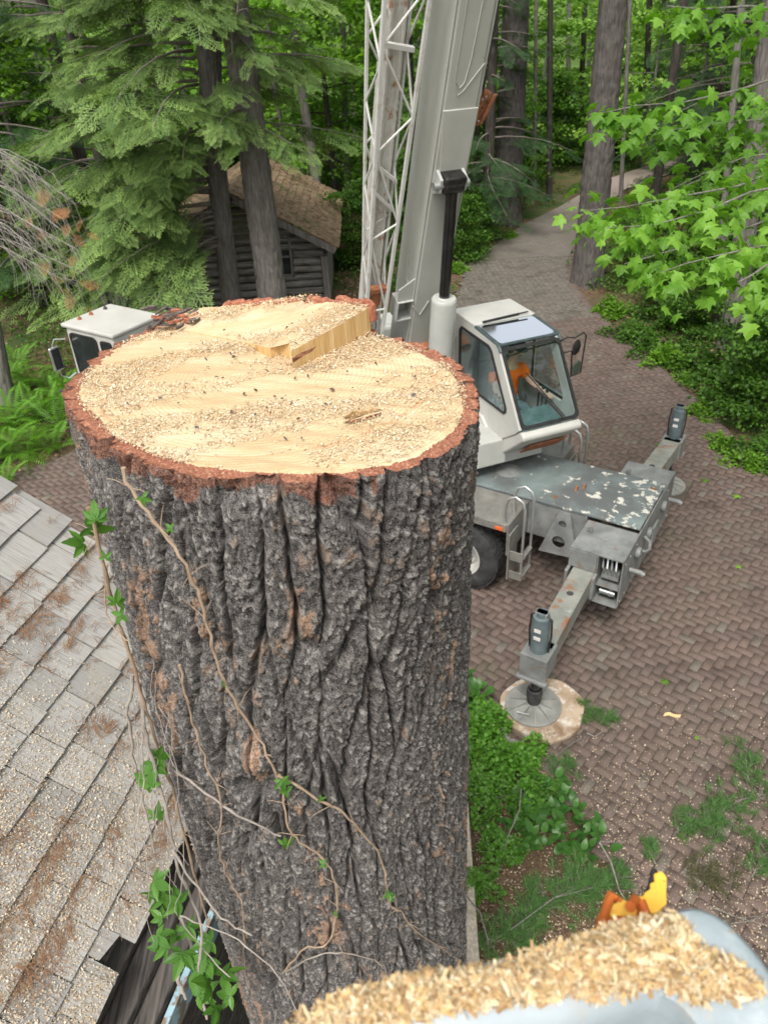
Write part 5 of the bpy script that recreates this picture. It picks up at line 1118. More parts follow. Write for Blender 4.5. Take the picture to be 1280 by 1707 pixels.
def leaves_at(P, size, cols, droop=.35, up=1.0):
    """folded rhombic leaves, 2 quads... 4 tris each"""
    n = len(P); N = RNG.normal(0, .45, (n, 3)); N[:, 2] += up; N /= np.linalg.norm(N, axis=1)[:, None]
    t = RNG.normal(0, 1, (n, 3)); t -= N*(t*N).sum(1)[:, None]; t /= np.linalg.norm(t, axis=1)[:, None]; t[:, 2] -= droop; t /= np.linalg.norm(t, axis=1)[:, None]
    b = np.cross(N, t); b /= np.linalg.norm(b, axis=1)[:, None]; N = np.cross(t, b)
    L = size*RNG.uniform(.6, 1.25, n)[:, None]; W_ = L*RNG.uniform(.32, .46, n)[:, None]
    v = np.stack([P, P+t*L*.45+b*W_-N*L*.06, P+t*L, P+t*L*.45-b*W_-N*L*.06], 1)
    F = (np.array([[0, 1, 2], [0, 2, 3]])[None]+4*np.arange(n)[:, None, None]).reshape(-1, 3)
    cols = np.asarray(cols); c = cols[RNG.integers(0, len(cols), n)]*RNG.uniform(.75, 1.25, (n, 1))
    return v.reshape(-1, 3), F, np.repeat(c, 4, 0)
def joinm(parts):
    V, F, C_ = [], [], []; o = 0
    for v, f, c in parts: V.append(v); F.append(f+o); C_.append(c); o += len(v)
    return np.concatenate(V), np.concatenate(F), np.concatenate(C_)
BRIGHT = [(.13, .27, .022), (.17, .34, .03), (.10, .22, .02), (.20, .37, .045)]
MID = [(.065, .15, .02), (.09, .195, .025), (.05, .12, .018), (.11, .22, .03)]
DEEP = [(.03, .085, .018), (.04, .10, .02), (.025, .07, .016)]
def deciduous_proto(seed, h, r, zlo, nlimb, nleaf, leaf, cols, tr, mat):
    """(trunk mesh, crown mesh) with layered sprays of leaves on limbs"""
    global RNG
    rs_ = random.Random(seed); sv = RNG; RNG = np.random.default_rng(seed)
    bx = rs_.uniform(-.4, .4); by = rs_.uniform(-.4, .4)
    tp = [(bx*(z/h)**1.5, by*(z/h)**1.5, z-.15) for z in np.linspace(0, h, 9)]
    mb = MB(); mb.tube(tp, [tr*(1-.75*k/8)*(1.25 if k == 0 else 1) for k in range(9)], 9)
    parts = []
    for k in range(nlimb):
        z0 = zlo+(h-zlo)*(k+rs_.random())/nlimb; a = rs_.uniform(0, 2*pi); f = (z0-zlo)/(h-zlo+.01)
        L = r*(.55+.6*rs_.random())*(1-.45*f); rise = rs_.uniform(-.05, .35)
        b0 = np.array([bx*(z0/h)**1.5, by*(z0/h)**1.5, z0]); pts = [b0+np.array([cos(a+.2*t)*L*t, sin(a+.2*t)*L*t, L*(rise*t-.22*t*t)]) for t in (0, .3, .6, 1)]
        mb.tube(pts, [tr*.28*(1-f*.5), tr*.18, tr*.1, tr*.03], 5, cap=False)
        m_ = int(nleaf/nlimb); t = RNG.beta(2.2, 1.2, m_); side = RNG.normal(0, .30, m_)*L*(.35+.65*(1-abs(t-.6)))
        # leaves in separate small sprays so gaps stay open
        nsp = max(4, m_//28); st = RNG.beta(2.2, 1.1, nsp); ss = RNG.normal(0, .28, nsp)*L; sz = RNG.normal(0, .10, nsp)*L
        wh = RNG.integers(0, nsp, m_); rad = .16+.05*L
        px = np.interp(st[wh], (0, .3, .6, 1), [p[0] for p in pts])-np.sin(a)*ss[wh]+RNG.normal(0, rad, m_)
        py = np.interp(st[wh], (0, .3, .6, 1), [p[1] for p in pts])+np.cos(a)*ss[wh]+RNG.normal(0, rad, m_)
        pz = np.interp(st[wh], (0, .3, .6, 1), [p[2] for p in pts])+sz[wh]+RNG.normal(0, rad*.3, m_)
        parts.append(leaves_at(np.stack([px, py, pz], -1), leaf, cols))
    me_t = bpy.data.meshes.new('trunk'); me_t.from_pydata(mb.v, [], mb.f); setmat(me_t, mat); me_t.polygons.foreach_set('use_smooth', [True]*len(me_t.polygons))
    V, F, C_ = joinm(parts); me_c = npmesh('crown', V, F, M_LF, C_); RNG = sv
    return me_t, me_c
def place_tree(name, label, protos, x, y, sc=1., rz=0., group=None, cat='tree', sz=None):
    z = float(gheight(np.array([x]), np.array([y]))[0]) if not (abs(x) < 1e-9) else 0
    t = thing(name, label, cat, (x, y, z), rz, group)
    t.scale = (sc, sc, sz or sc)
    for nm, me in zip(('trunk', 'crown'), protos):
        o = bpy.data.objects.new(nm, me); COL.objects.link(o); o.parent = t
    return t
# conifer sprays ------------------------------------------------------------
def spray_template(n=17, seed=1):
    rs_ = random.Random(seed); V = []; F = []; Tt = []
    def strip(p0, p1, w, t0, t1):
        p0 = np.array(p0); p1 = np.array(p1); d = p1-p0; s_ = np.array([-d[1], d[0], 0]); s_ /= np.linalg.norm(s_)+1e-9
        i = len(V)
        V.extend([p0-s_*w*.8, p0+s_*w*.8, p1+s_*w*.75, p1-s_*w*.75]); Tt.extend([t0, t0, t1, t1])
        F.append((i, i+1, i+2, i+3))
    strip((0, 0, 0), (1, 0, -.06), .012, 0., 1.)
    for k in range(n):
        t = .08+.88*k/n; sd = 1 if k % 2 else -1; L = .50*(1-.72*t)*rs_.uniform(.75, 1.2)+.05; a = radians(rs_.uniform(42, 58))
        b = np.array([t, 0, -.06*t]); e = b+np.array([cos(a)*L, sd*sin(a)*L, -.05*L-.03]); strip(b, e, .0115, .15+.5*t, .95)
        for q in (.4, .7):
            b2 = b+(e-b)*q; a2 = a+radians(38)*(-1); L2 = L*.38; e2 = b2+np.array([cos(a-radians(40))*L2, sd*sin(a-radians(40))*L2, -.02]); strip(b2, e2, .010, .3, 1.)
            e3 = b2+np.array([cos(a+radians(42))*L2*.9, sd*sin(a+radians(42))*L2*.9, -.02]); strip(b2, e3, .010, .3, 1.)
    return np.array(V), np.array(F), np.array(Tt)
SPT = [spray_template(14, s_) for s_ in (1, 2, 3)]
def sprays(pos, dirs, scale, dark, light, seed=0):
    """place spray templates: pos (n,3), dirs (n,3)"""
    parts = []; n = len(pos); w = RNG.integers(0, 3, n); up_ = np.array([0, 0, 1.])
    for k in range(3):
        m_ = w == k; V, F, Tt = SPT[k]; P = pos[m_]; d = dirs[m_]; sc = scale[m_]
        if not len(P): continue
        d = d/np.linalg.norm(d, axis=1)[:, None]; s_ = np.cross(up_+RNG.normal(0, .25, (len(P), 3)), d); s_ /= np.linalg.norm(s_, axis=1)[:, None]; nn = np.cross(d, s_)
        X = P[:, None]+sc[:, None, None]*(V[None, :, 0:1]*d[:, None]+V[None, :, 1:2]*s_[:, None]+V[None, :, 2:3]*nn[:, None])
        fr_ = RNG.uniform(.7, 1.2, (len(P), 1, 1)); age = np.clip(Tt**1.7, 0, 1)[None, :, None]*RNG.uniform(.35, 1.1, (len(P), 1, 1))
        c = (np.array(dark)*(1-age)+np.array(light)*age)*fr_
        parts.append((X.reshape(-1, 3), (F[None]+len(V)*np.arange(len(P))[:, None, None]).reshape(-1, 4), c.reshape(-1, 3)))
    return joinm(parts)
def conifer_proto(seed, h, zlo, nbr, Lmax, r0, dark, light, mat, spn=11, azc=None, bare=.22, trunk=None, low=None):
    global RNG
    rs_ = random.Random(seed); sv = RNG; RNG = np.random.default_rng(seed); br = MB(); pos = []; dr = []; sc = []
    for k in range(nbr):
        z0 = zlo+(h-zlo)*((k+rs_.random())/nbr)**1.05; a = rs_.uniform(0, 2*pi) if azc is None or rs_.random() < .25 else rs_.gauss(azc, .95)
        if low and z0 < low[0]: a = rs_.gauss(low[1], .45)
        L = Lmax*(1-.55*(z0/h))*rs_.uniform(.55, 1.1); dp = rs_.uniform(.10, .34)
        pts = [np.array([cos(a+.12*t)*L*t, sin(a+.12*t)*L*t, z0+L*(.10*t-dp*t*t)]) for t in np.linspace(0, 1, 6)]
        br.tube(pts, [.035, .026, .02, .014, .008, .004], 5, cap=False)
        for q in range(spn):
            t = bare+(1-bare)*(q+rs_.random())/spn; i = min(int(t*5), 4); p = pts[i]+(pts[i+1]-pts[i])*(t*5-i); sd = rs_.choice((-1, 1)); an = a+.12*t+sd*rs_.uniform(.25, 1.15)*(1 if t < .93 else .2)
            Ls = (L*.17+.06)*rs_.uniform(.7, 1.3)*(1.15-.5*t)+.12
            d = np.array([cos(an), sin(an), -rs_.uniform(.05, .55)]); pos.append(p); dr.append(d); sc.append(Ls*1.1)
            if rs_.random() < .75:
                e = p+d/np.linalg.norm(d)*Ls*.8; pos.append(e); an2 = an+rs_.uniform(-.8, .8); dr.append(np.array([cos(an2), sin(an2), -rs_.uniform(.2, .8)])); sc.append(Ls*.9)
    V, F, C_ = sprays(np.array(pos), np.array(dr), np.array(sc), dark, light)
    me_c = npmesh('crown', V, F, M_NEEDLE, C_)
    me_b = bpy.data.meshes.new('branches'); me_b.from_pydata(br.v, [], br.f); setmat(me_b, M_TWIG)
    if trunk is None:
        tb_ = MB(); tb_.tube([(0, 0, -.1), (0, 0, .4), (0.03, 0, h*.5), (0, .03, h)], [r0*1.4, r0, r0*.65, .03], 12)
        trunk = bpy.data.meshes.new('trunk'); trunk.from_pydata(tb_.v, [], tb_.f); setmat(trunk, mat); trunk.polygons.foreach_set('use_smooth', [True]*len(trunk.polygons))
    RNG = sv
    return trunk, me_c, me_b
def place_conifer(label, pr, x, y, sc=1., rz=0., group=None):
    t = thing('conifer_tree', label, 'conifer', (x, y, float(gheight(np.array([x]), np.array([y]))[0])), rz, group); t.scale = (sc,)*3
    for nm, me in zip(('trunk', 'crown', 'branches'), pr):
        if me is None: continue
        o = bpy.data.objects.new(nm, me); COL.objects.link(o); o.parent = t
    return t
HD, HLt = (.055, .115, .034), (.33, .47, .13)
# the two big conifers in front of the cabin
b2 = aty(452, 480, 16.4); b1 = aty(384, 480, 17.0)
tm2 = trunk_mesh('trunk', [(0, 0, -.1), (0, 0, 1.5), (.0, 0, 5), (-.06, 0, 11)], [.36, .31, .28, .2], M_BG, .022, 64, 5)
tm1 = trunk_mesh('trunk', [(0, 0, -.1), (0, 0, 1.5), (.12, 0, 4), (.4, 0, 6.5), (.8, 0, 11)], [.26, .21, .20, .24, .2], M_BG, .018, 56, 9)
place_conifer('tall conifer with thick furrowed bare lower trunk right in front of the log cabin', conifer_proto(21, 11, 4.6, 34, 2.8, .3, HD, HLt, M_BG, 15, radians(-60), trunk=tm2), b2[0], 16.4)
place_conifer('conifer with drooping light-tipped boughs spreading left in front of the cabin', conifer_proto(22, 11, 2.1, 86, 4.1, .25, HD, HLt, M_BDK, 17, radians(-128), trunk=tm1, low=(4.4, radians(-140))), b1[0], 17.0)
place_conifer('smaller conifer with feathery boughs at the left edge of the boughs over the shed', conifer_proto(23, 9, 2.2, 40, 2.9, .16, HD, HLt, M_BDK, 17, radians(-80)), aty(215, 480, 17.6)[0], 17.6)
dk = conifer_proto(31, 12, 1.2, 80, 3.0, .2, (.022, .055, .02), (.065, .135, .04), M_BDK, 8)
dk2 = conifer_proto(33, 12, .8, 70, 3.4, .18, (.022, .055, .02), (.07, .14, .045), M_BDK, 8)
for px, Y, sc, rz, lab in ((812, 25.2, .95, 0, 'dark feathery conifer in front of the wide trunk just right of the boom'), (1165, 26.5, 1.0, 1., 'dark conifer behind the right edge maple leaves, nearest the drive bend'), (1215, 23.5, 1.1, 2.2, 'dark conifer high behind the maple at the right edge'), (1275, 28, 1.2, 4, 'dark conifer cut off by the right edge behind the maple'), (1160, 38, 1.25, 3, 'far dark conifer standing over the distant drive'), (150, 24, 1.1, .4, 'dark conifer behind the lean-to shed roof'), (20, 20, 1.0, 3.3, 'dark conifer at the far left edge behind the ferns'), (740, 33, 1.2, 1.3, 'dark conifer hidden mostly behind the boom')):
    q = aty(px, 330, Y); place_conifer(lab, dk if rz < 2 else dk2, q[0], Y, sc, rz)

# clear tall trunks
def tall(name, label, px, py, Y, r, top_px, mat, furrow, seed, crown=None):
    b = aty(px, py, Y); b[2] = 0; t0 = aty(top_px, 0, Y); t = thing(name, label, 'tree', (b[0], b[1], 0))
    lean = (t0[0]-b[0])/t0[2]
    me = trunk_mesh('trunk', [(0, 0, -.15), (lean*2, 0, 2), (lean*5, 0, 5), (lean*12, 0, 12)], [r*1.1, r, r*.9, r*.6], mat, furrow, 60, seed)
    o = bpy.data.objects.new('trunk', me); COL.objects.link(o); o.parent = t
    if crown: o = bpy.data.objects.new('crown', crown); COL.objects.link(o); o.parent = t; o.location = (lean*9, 0, 3.2)
    return t
pA = deciduous_proto(1, 9.5, 3.0, 1.2, 26, 9000, .17, BRIGHT, .13, M_BDK)
pB = deciduous_proto(2, 8.0, 2.6, .6, 24, 9000, .16, MID+BRIGHT[:2], .10, M_BG)
pC = deciduous_proto(3, 11, 3.4, 3.2, 22, 8000, .18, BRIGHT, .12, M_BG)
pD = deciduous_proto(4, 12, 3.2, 4.5, 18, 6500, .17, BRIGHT+MID[:1], .16, M_BG)
pE = deciduous_proto(5, 3.2, 1.7, .2, 22, 6000, .13, MID, .03, M_BDK)
PALE = [(.24, .42, .07), (.29, .48, .09), (.18, .33, .05), (.33, .50, .13)]
pF = deciduous_proto(6, 9, 3.2, .8, 20, 5200, .2, PALE, .09, M_BLT)
pG = deciduous_proto(7, 8, 2.8, .4, 20, 5200, .2, PALE+BRIGHT[:1], .08, M_BG)
tall('pine_tree', 'tall straight furrowed trunk standing beside the drive bend', 978, 468, 19.7, .36, 1022, M_BG2, .020, 40, None)
tall('pine_tree', 'thick dark trunk standing right of the boom beyond the drive', 843, 362, 26.3, .43, 861, M_BG2, .026, 44, None)
tall('maple_tree', 'leaning grey trunk in the undergrowth below the bright maple leaves', 1218, 572, 15.1, .21, 1290, M_BG, .012, 48, None)
for k, (px, py, Y, r, tx, lab) in enumerate(((915, 330, 29, .10, 917, 'slender straight grey trunk just left of the tall drive-side trunk'), (889, 335, 31, .07, 893, 'thin trunk between the thick dark trunk and the slender straight one'), (535, 320, 25, .14, 480, 'dark leaning trunk behind the cabin roof, left of the jib'), (1092, 320, 24, .13, 1140, 'dark slim trunk standing in front of the far stretch of drive'), (1035, 330, 28, .07, 1050, 'thin dark trunk just right of the tall drive-side trunk'), (580, 330, 30, .11, 570, 'straight thin trunk in shade just left of the jib'), (960, 300, 38, .12, 975, 'pale far trunk left of the tall drive-side trunk'), (940, 300, 42, .12, 948, 'far thin trunk above the pale bend of the drive'), (1190, 555, 15.8, .07, 1235, 'thin grey stem in the undergrowth left of the leaning grey trunk'), (1068, 300, 36, .13, 1082, 'far trunk behind the distant drive'), (-14, 600, 14.2, .15, -110, 'pale grey trunk with mossy bark at the left edge among the ferns'), (505, 300, 33, .1, 500, 'thin dim trunk behind the cabin ridge'))):
    tall('slender_tree', lab, px, py, Y, r, tx, (M_BDK, M_BG, M_BLT)[k % 3] if k != 10 else M_BLT, .008, 60+3*k)
# leafy trees: ring behind and beside
spots = [('leafy_tree', pB, 60, 21.5, 1.0, 'bright leafy tree at the upper left edge beside the conifer boughs'), ('leafy_tree', pG, 130, 27, 1.0, 'leafy green tree filling the upper left behind the conifers'), ('leafy_tree', pC, 480, 25.5, 1.0, 'bright green maple behind the cabin roof, nearest the lattice jib'), ('leafy_tree', pA, 560, 29, 1.0, 'green leafy tree directly left of the lattice jib'), ('leafy_tree', pD, 300, 30, 1.0, 'tall leafy tree high behind the conifer trunks'), ('leafy_tree', pB, 790, 30, .9, 'leafy tree immediately right of the boom behind the conifer'), ('leafy_tree', pF, 890, 36, 1.0, 'pale leafy tree over the far end of the drive'), ('leafy_tree', pF, 960, 44, 1.0, 'airy bright tree above the drive bend, left of the tall trunk'), ('leafy_tree', pG, 1060, 34, 1.0, 'airy bright tree right of the tall drive-side trunk'), ('leafy_tree', pB, 1200, 31, 1.0, 'leafy tree behind the dark conifers on the right'), ('leafy_tree', pD, 1100, 42, 1.0, 'tall pale leafy tree past the far drive'), ('leafy_tree', pB, 1255, 19.5, .75, 'leafy understory tree behind the leaning grey trunk at right'), ('leafy_tree', pA, 690, 27, .9, 'leafy tree behind the boom')]
for nm, pr, px, Y, sc, lab in spots:
    q = aty(px, 330, Y); place_tree(nm, lab, pr, q[0], Y, sc, random.uniform(0, 6))
rs_ = random.Random(17)
for k in range(44):
    px = rs_.uniform(-250, 1520); Y = rs_.uniform(36, 78); q = aty(px, 200, Y)
    if 880 < px < 1010 and Y < 46: continue
    place_tree('background_tree', 'leafy tree deep in the background woods', rs_.choice((pF, pB, pF, pG)), q[0], Y, rs_.uniform(.8, 1.15), rs_.uniform(0, 6), 'trees of the background woods')
for k in range(26):
    Y = rs_.uniform(28, 60); q = aty(rs_.uniform(-60, 1340), 200, Y)
    t = thing('background_trunk_tree', 'slim bare-trunked tree deep in the background woods', 'tree', (q[0], Y, float(gheight(np.array([q[0]]), np.array([Y]))[0])), rs_.uniform(0, 6), 'slim trunks of the background woods'); t.scale = (rs_.uniform(.6, 1.3),)*2+(1.3,)
    o = bpy.data.objects.new('trunk', pD[0]); COL.objects.link(o); o.parent = t
# unseen trees added off the right edge, to shade the drive
for k, (x, y, pr, sc) in enumerate(((11, 9, pD, 1.2), (12, 14, pA, 1.2), (10, 4, pD, 1.3), (11, -1, pD, 1.3))):
    place_tree('unseen_shade_tree', 'unseen leafy tree added outside the right edge for shade', pr, x, y, sc, k, 'unseen trees added for shade')
# bushy understory
for k, (px, py, sc, lab) in enumerate(((1230, 640, .55, 'bushy green shrub in front of the leaning grey trunk'), (1150, 560, .5, 'low shrub left of the leaning grey trunk'), (1270, 700, .6, 'shrub at the right edge above the far outrigger'), (1100, 520, .5, 'shrub in the undergrowth beneath the maple branches'), (1270, 560, .7, 'tall shrub by the white pipe at the right edge'), (590, 440, .7, 'dark green shrub right beside the cabin corner'), (60, 470, .9, 'leafy shrub at left between the dead boughs and the shed'), (130, 440, .8, 'leafy shrub against the lean-to shed'), (800, 400, .5, 'green shrub at the left edge of the drive by the piston rod'), (770, 430, .55, 'fresh green shrub just right of the lift cylinder'), (1060, 470, .6, 'leafy shrub right behind the tall drive-side trunk'), (1180, 470, .8, 'shrub under the lowest maple leaves'), (700, 400, .8, 'shrub hidden behind the boom foot'))):
    q = atz(px, py, 0); place_tree('shrub', lab, pE, q[0], q[1], sc, k*1.3, cat='shrub')

# ================================================================== ground cover
n = 190000; x = RNG.uniform(-12, 16, n); y = RNG.uniform(6.5, 42, n)
dn_ = fbm(x*.9, y*.9, 501)+.25*(fbm(x*4, y*4, 502)-.5)
off = ~inpoly(x, y, DRIVE)
gr_ = inpoly(x-.35, y, DRIVE) | inpoly(x-.75, y-.1, DRIVE) | inpoly(x+.45, y, DRIVE)       # worn strip right beside the paving
kp = off & (dn_ > np.where(gr_, .60, .44)) & (RNG.uniform(0, 1, n) < .9)
x = x[kp]; y = y[kp]; dd = dn_[kp]
P = np.stack([x, y, gheight(x, y)+RNG.uniform(0, 1, len(x))*np.clip((dd-.42)*1.5, .02, .45)], -1)
v, F, cc = leaves_at(P, .085, MID+BRIGHT[2:3]+[(.045, .12, .02)], .1)
o = link('ground_cover', npmesh('ground_cover', v, F, M_LF, cc)); tag(o, 'low green leafy ground cover on the forest floor', 'ground cover', kind='stuff')
n = 26000; x = RNG.uniform(-9, 12, n); y = RNG.uniform(6.5, 26, n); kp = ~inpoly(x, y, DRIVE) & (fbm(x*1.2, y*1.2, 503) > .42); x = x[kp]; y = y[kp]
P = np.stack([x, y, gheight(x, y)+.015], -1); Nn = np.zeros_like(P); Nn[:, 2] = 1
v, F, cc = flakes(P, Nn, .075, 2, [(.16, .10, .06), (.22, .15, .095), (.12, .075, .045), (.27, .19, .12)], .2, .35)
o = link('leaf_litter', npmesh('leaf_litter', v, F, M_CHIP, cc)); tag(o, 'brown fallen leaves lying on the forest floor', 'leaf litter', kind='stuff')
# verge clumps right of the drive
def clump_mesh(name, seed, r, h, n, leaf, cols, stalk=None):
    global RNG
    sv = RNG; RNG = np.random.default_rng(seed); a = RNG.uniform(0, 2*pi, n); q = np.sqrt(RNG.uniform(0, 1, n)); lump = .75+.35*np.sin(a*3+seed)+.2*np.sin(a*5)
    x = r*q*lump*np.cos(a); y = r*q*lump*np.sin(a); z = h*(1-q**2)*RNG.uniform(.2, 1, n)**.6*(.45+1.1*fbm(x*5, y*5, seed))+.02*RNG.uniform(0, 1, n)+.35*h*(fbm(x*11, y*11, seed)-.5)*2
    out = npmesh(name, *(lambda p: (p[0], p[1], M_LF, p[2]))(leaves_at(np.stack([x, y, np.abs(z)], -1), leaf, cols, .05))); RNG = sv; return out
cl1 = clump_mesh('foliage', 1, .55, .45, 1500, .075, BRIGHT[:3]); cl2 = clump_mesh('foliage', 2, .75, .40, 1800, .08, MID); cl3 = clump_mesh('foliage', 3, .5, .3, 1100, .07, BRIGHT)
stem_b = MB()
for k in range(9): a = k*.7; stem_b.tube([(0, 0, 0), (.15*cos(a), .15*sin(a), .15), (.32*cos(a), .32*sin(a), .28)], [.006, .005, .003], 5)
me_st = bpy.data.meshes.new('stems'); me_st.from_pydata(stem_b.v, [], stem_b.f); setmat(me_st, M_TWIG)
for k, (px, py, sc, me, lab) in enumerate(((1018, 522, .95, cl1, 'round bright clump at the top of the right verge, nearest the tall trunk'), (1050, 560, .9, cl2, 'second verge clump down from the tall trunk'), (1082, 580, 1., cl2, 'middle verge clump beside the drive edge'), (1108, 603, 1., cl1, 'leafy verge clump left of the far jack'), (1140, 632, .6, cl3, 'small clump right behind the far jack'), (1165, 690, .8, cl3, 'grassy clump just right of the far jack'), (1205, 745, .8, cl3, 'clump on the verge right of the far outrigger float'), (1250, 775, .9, cl3, 'lowest verge clump at the right edge'), (1180, 620, 1.1, cl2, 'dark green clump inside the right undergrowth'), (1230, 660, 1.2, cl2, 'wide dark clump below the shrubs at right'), (1265, 640, 1.1, cl1, 'bright clump by the right edge under the shrubs'), (1130, 540, 1.0, cl2, 'clump in the leaf litter under the maple'), (1250, 760, .8, cl2, 'dark clump behind the lowest verge clump'), (760, 450, .9, cl3, 'fresh clump at the drive edge left of the piston rod'), (850, 395, .7, cl3, 'pale clump at the foot of the thick dark trunk'), (690, 470, 1., cl2, 'clump behind the boom foot'))):
    q = atz(px, py, 0); t = thing('verge_plant', lab, 'plant', (q[0], q[1], -.04), k*1.1, 'leafy clumps along the drive'); t.scale = (sc,)*3
    for nm, m_ in (('foliage', me), ('stems', me_st)): o = bpy.data.objects.new(nm, m_); COL.objects.link(o); o.parent = t

# ================================================================== ferns
def frond_mesh(seed):
    rs_ = random.Random(seed); V = []; F = []; C_ = []; n = 26
    for k in range(n+1):
        t = k/n; x = .95*t; z = .62*t-.62*t**2.2; w = .17*sin(pi*min(1, t*1.02+.06))**.8*(1-.25*t)
        for sd in (-1, 1):
            i = len(V); wl = w*rs_.uniform(.85, 1.1); sw = .5*wl
            V.extend([(x, 0, z), (x+.012+sw*.35, sd*wl*.5, z-.012), (x+sw, sd*wl, z-.035-.05*wl), (x-.014+sw*.35, sd*wl*.5, z-.016)]); F.append((i, i+1, i+2, i+3) if sd > 0 else (i, i+3, i+2, i+1))
            c = np.array((.15, .33, .035))*(.75+.5*t)*rs_.uniform(.85, 1.15); C_.extend([c*.8, c, c*1.15, c])
    i0 = len(V)
    for k in range(n): 
        t = k/n; i = len(V); t2 = (k+1)/n
        V.extend([(.95*t, -.005, .62*t-.62*t**2.2+.003), (.95*t, .005, .62*t-.62*t**2.2+.003), (.95*t2, .004, .62*t2-.62*t2**2.2+.003), (.95*t2, -.004, .62*t2-.62*t2**2.2+.003)]); F.append((i, i+1, i+2, i+3)); C_.extend([(.09, .17, .03)]*4)
    return npmesh('frond', V, F, M_LF, np.array(C_))
FR = [frond_mesh(k) for k in range(5)]
fern_spots = [(8, 640, 'tall fern at the left edge, back row'), (45, 625, 'fern in the back row, second from the left edge'), (85, 630, 'back row fern nearest the driver cab'), (20, 690, 'big fern at the left edge, middle row'), (62, 680, 'big fern in the middle of the fern bed'), (100, 690, 'fern against the truck at the right of the bed'), (12, 740, 'fern at the left edge just above the brick paving'), (50, 735, 'front row fern arching over the brick paving'), (90, 728, 'front right fern beside the stump'), (10, 792, 'lowest fern at the left edge above the roof corner'), (30, 600, 'shaded fern behind the bed on the left'), (110, 650, 'fern tucked behind the truck step'), (-30, 700, 'fern cut off by the left edge'), (-20, 770, 'fern cut off by the left edge near the roof')]
for k, (px, py, lab) in enumerate(fern_spots):
    q = atz(px, py+18, 0); t = thing('fern', 'bright green '+lab, 'fern', (q[0], q[1], -.03), 0, 'ferns beside the truck')
    nf_ = 11; sc = random.uniform(.85, 1.1)*(1.05 if py < 760 else .7)
    for j in range(nf_):
        o = bpy.data.objects.new('frond', random.choice(FR)); COL.objects.link(o); o.parent = t; o.rotation_euler = (random.uniform(-.2, .2), random.uniform(-.75, .05), j*2*pi/nf_+random.uniform(-.3, .3)); s_ = sc*random.uniform(.75, 1.1); o.scale = (s_,)*3

# dead conifer boughs hanging in at the left edge
dead = thing('dead_boughs', 'bare grey drooping boughs with rusty dead needles at the left edge', 'dead branch', aty(-40, 330, 12.5))
rs_ = random.Random(8); pos = []; dr = []; sc = []; M_VPALE = mnoisy('pale_dead_twig', (.22, .20, .175), (.36, .33, .29), 30, .9)
for k in range(26):
    y0 = rs_.uniform(230, 430); st = aty(rs_.uniform(-60, -10), y0, 12.5+rs_.uniform(-.6, .8)); ln = rs_.uniform(40, 150)
    en = aty(rs_.uniform(10, 20)+ln*.75, y0+rs_.uniform(10, 60)+ln*.3, 12.2+rs_.uniform(-.6, .8)); en2 = en+np.array([rs_.uniform(-.1, .25), 0, -rs_.uniform(.3, 1.0)])
    mb = MB(); mb.tube([st, st*.6+en*.4+np.array([0, 0, .10]), en, en2], [.008, .006, .004, .002], 5, cap=False)
    for q in range(9):
        t = rs_.uniform(.2, 1); p = st+(en-st)*t; e = p+np.array([rs_.uniform(-.1, .35), rs_.uniform(-.2, .2), -rs_.uniform(.1, .6)]); mb.tube([p+np.array([0, 0, .1*(1-abs(2*t-1))]), (p+e)/2+np.array([.04, 0, .03]), e], [.004, .003, .0015], 4, cap=False)
    mb.build('twig', M_VPALE, dead)
    if rs_.random() < .55: pos += [en2, (en+en2)/2]; dr += [np.array([.6, rs_.uniform(-.5, .5), -.4]), np.array([-.2, -.5, -.5])]; sc += [rs_.uniform(.15, .3), rs_.uniform(.15, .28)]
V, F, C_ = sprays(np.array(pos), np.array(dr), np.array(sc), (.30, .13, .05), (.42, .21, .09)); link('dead_needles', npmesh('dead_needles', V, F, M_NEEDLE, C_), dead)
# white crooked dead branch high in front of the dark trunk
wb = thing('dead_branch', 'pale crooked dead branch in front of the dark trunk at upper left', 'dead branch', aty(385, 90, 15.5))
mb = MB(); mb.tube([aty(400, -15, 15.4), aty(396, 20, 15.4), aty(385, 45, 15.4), aty(388, 88, 15.4), aty(367, 105, 15.5)], [.02, .018, .016, .012, .006], 7); mb.build('branch', M_BLT, wb, smooth=True)
mb = MB(); mb.tube([aty(396, 18, 15.4), aty(412, 14, 15.4), aty(416, 22, 15.4)], [.01, .007, .004], 6); mb.build('side_twig', M_BLT, wb, smooth=True)

# ================================================================== maple in front of the right edge, leaf by leaf
def maple_leaf(seed):
    rs_ = random.Random(seed); tips = [(-8, .55), (28, .34), (48, .80), (70, .45), (90, 1.0)]   # right half: angle, radius
    j_ = lambda: rs_.uniform(.93, 1.07)
    right = [(.02, 0), (.28*j_(), -.06), (.60*j_(), .08), (.46*j_(), .20), (.44, .30), (.66*j_(), .44), (.80*j_(), .66), (.56, .62), (.36*j_(), .60), (.30, .78), (.17, .92)]
    pts = right+[(0, 1.15)]+[(-x*j_(), y) for x, y in right[::-1]]
    mid_ = [(0, .25, -.02)]; V = [(x*.62, y*.62, -.16*(x*x)-.13*y*y+.02*sin(9*x+seed)) for x, y in pts]+[(0, .26, .02)]
    c_ = len(V)-1; F = [(i, i+1, c_) for i in range(len(pts)-1)]+[(len(pts)-1, 0, c_)]
    st = len(V); V += [(-.006, 0, 0), (.006, 0, 0), (.004, -.35, .05), (-.004, -.35, .05)]; F.append((st, st+1, st+2, st+3))
    me = bpy.data.meshes.new('leaf'); me.from_pydata(V, [], F); setmat(me, M_MAPLE); return me
M_MAPLE = mleaf('maple_leaf', (.10, .24, .02), (.24, .45, .06), .5, .45, attr=False)
ML = [maple_leaf(k) for k in range(5)]
maple = thing('maple_tree', 'maple with bright lobed leaves reaching in from the right edge', 'tree', (7.2, 7.2, 0))
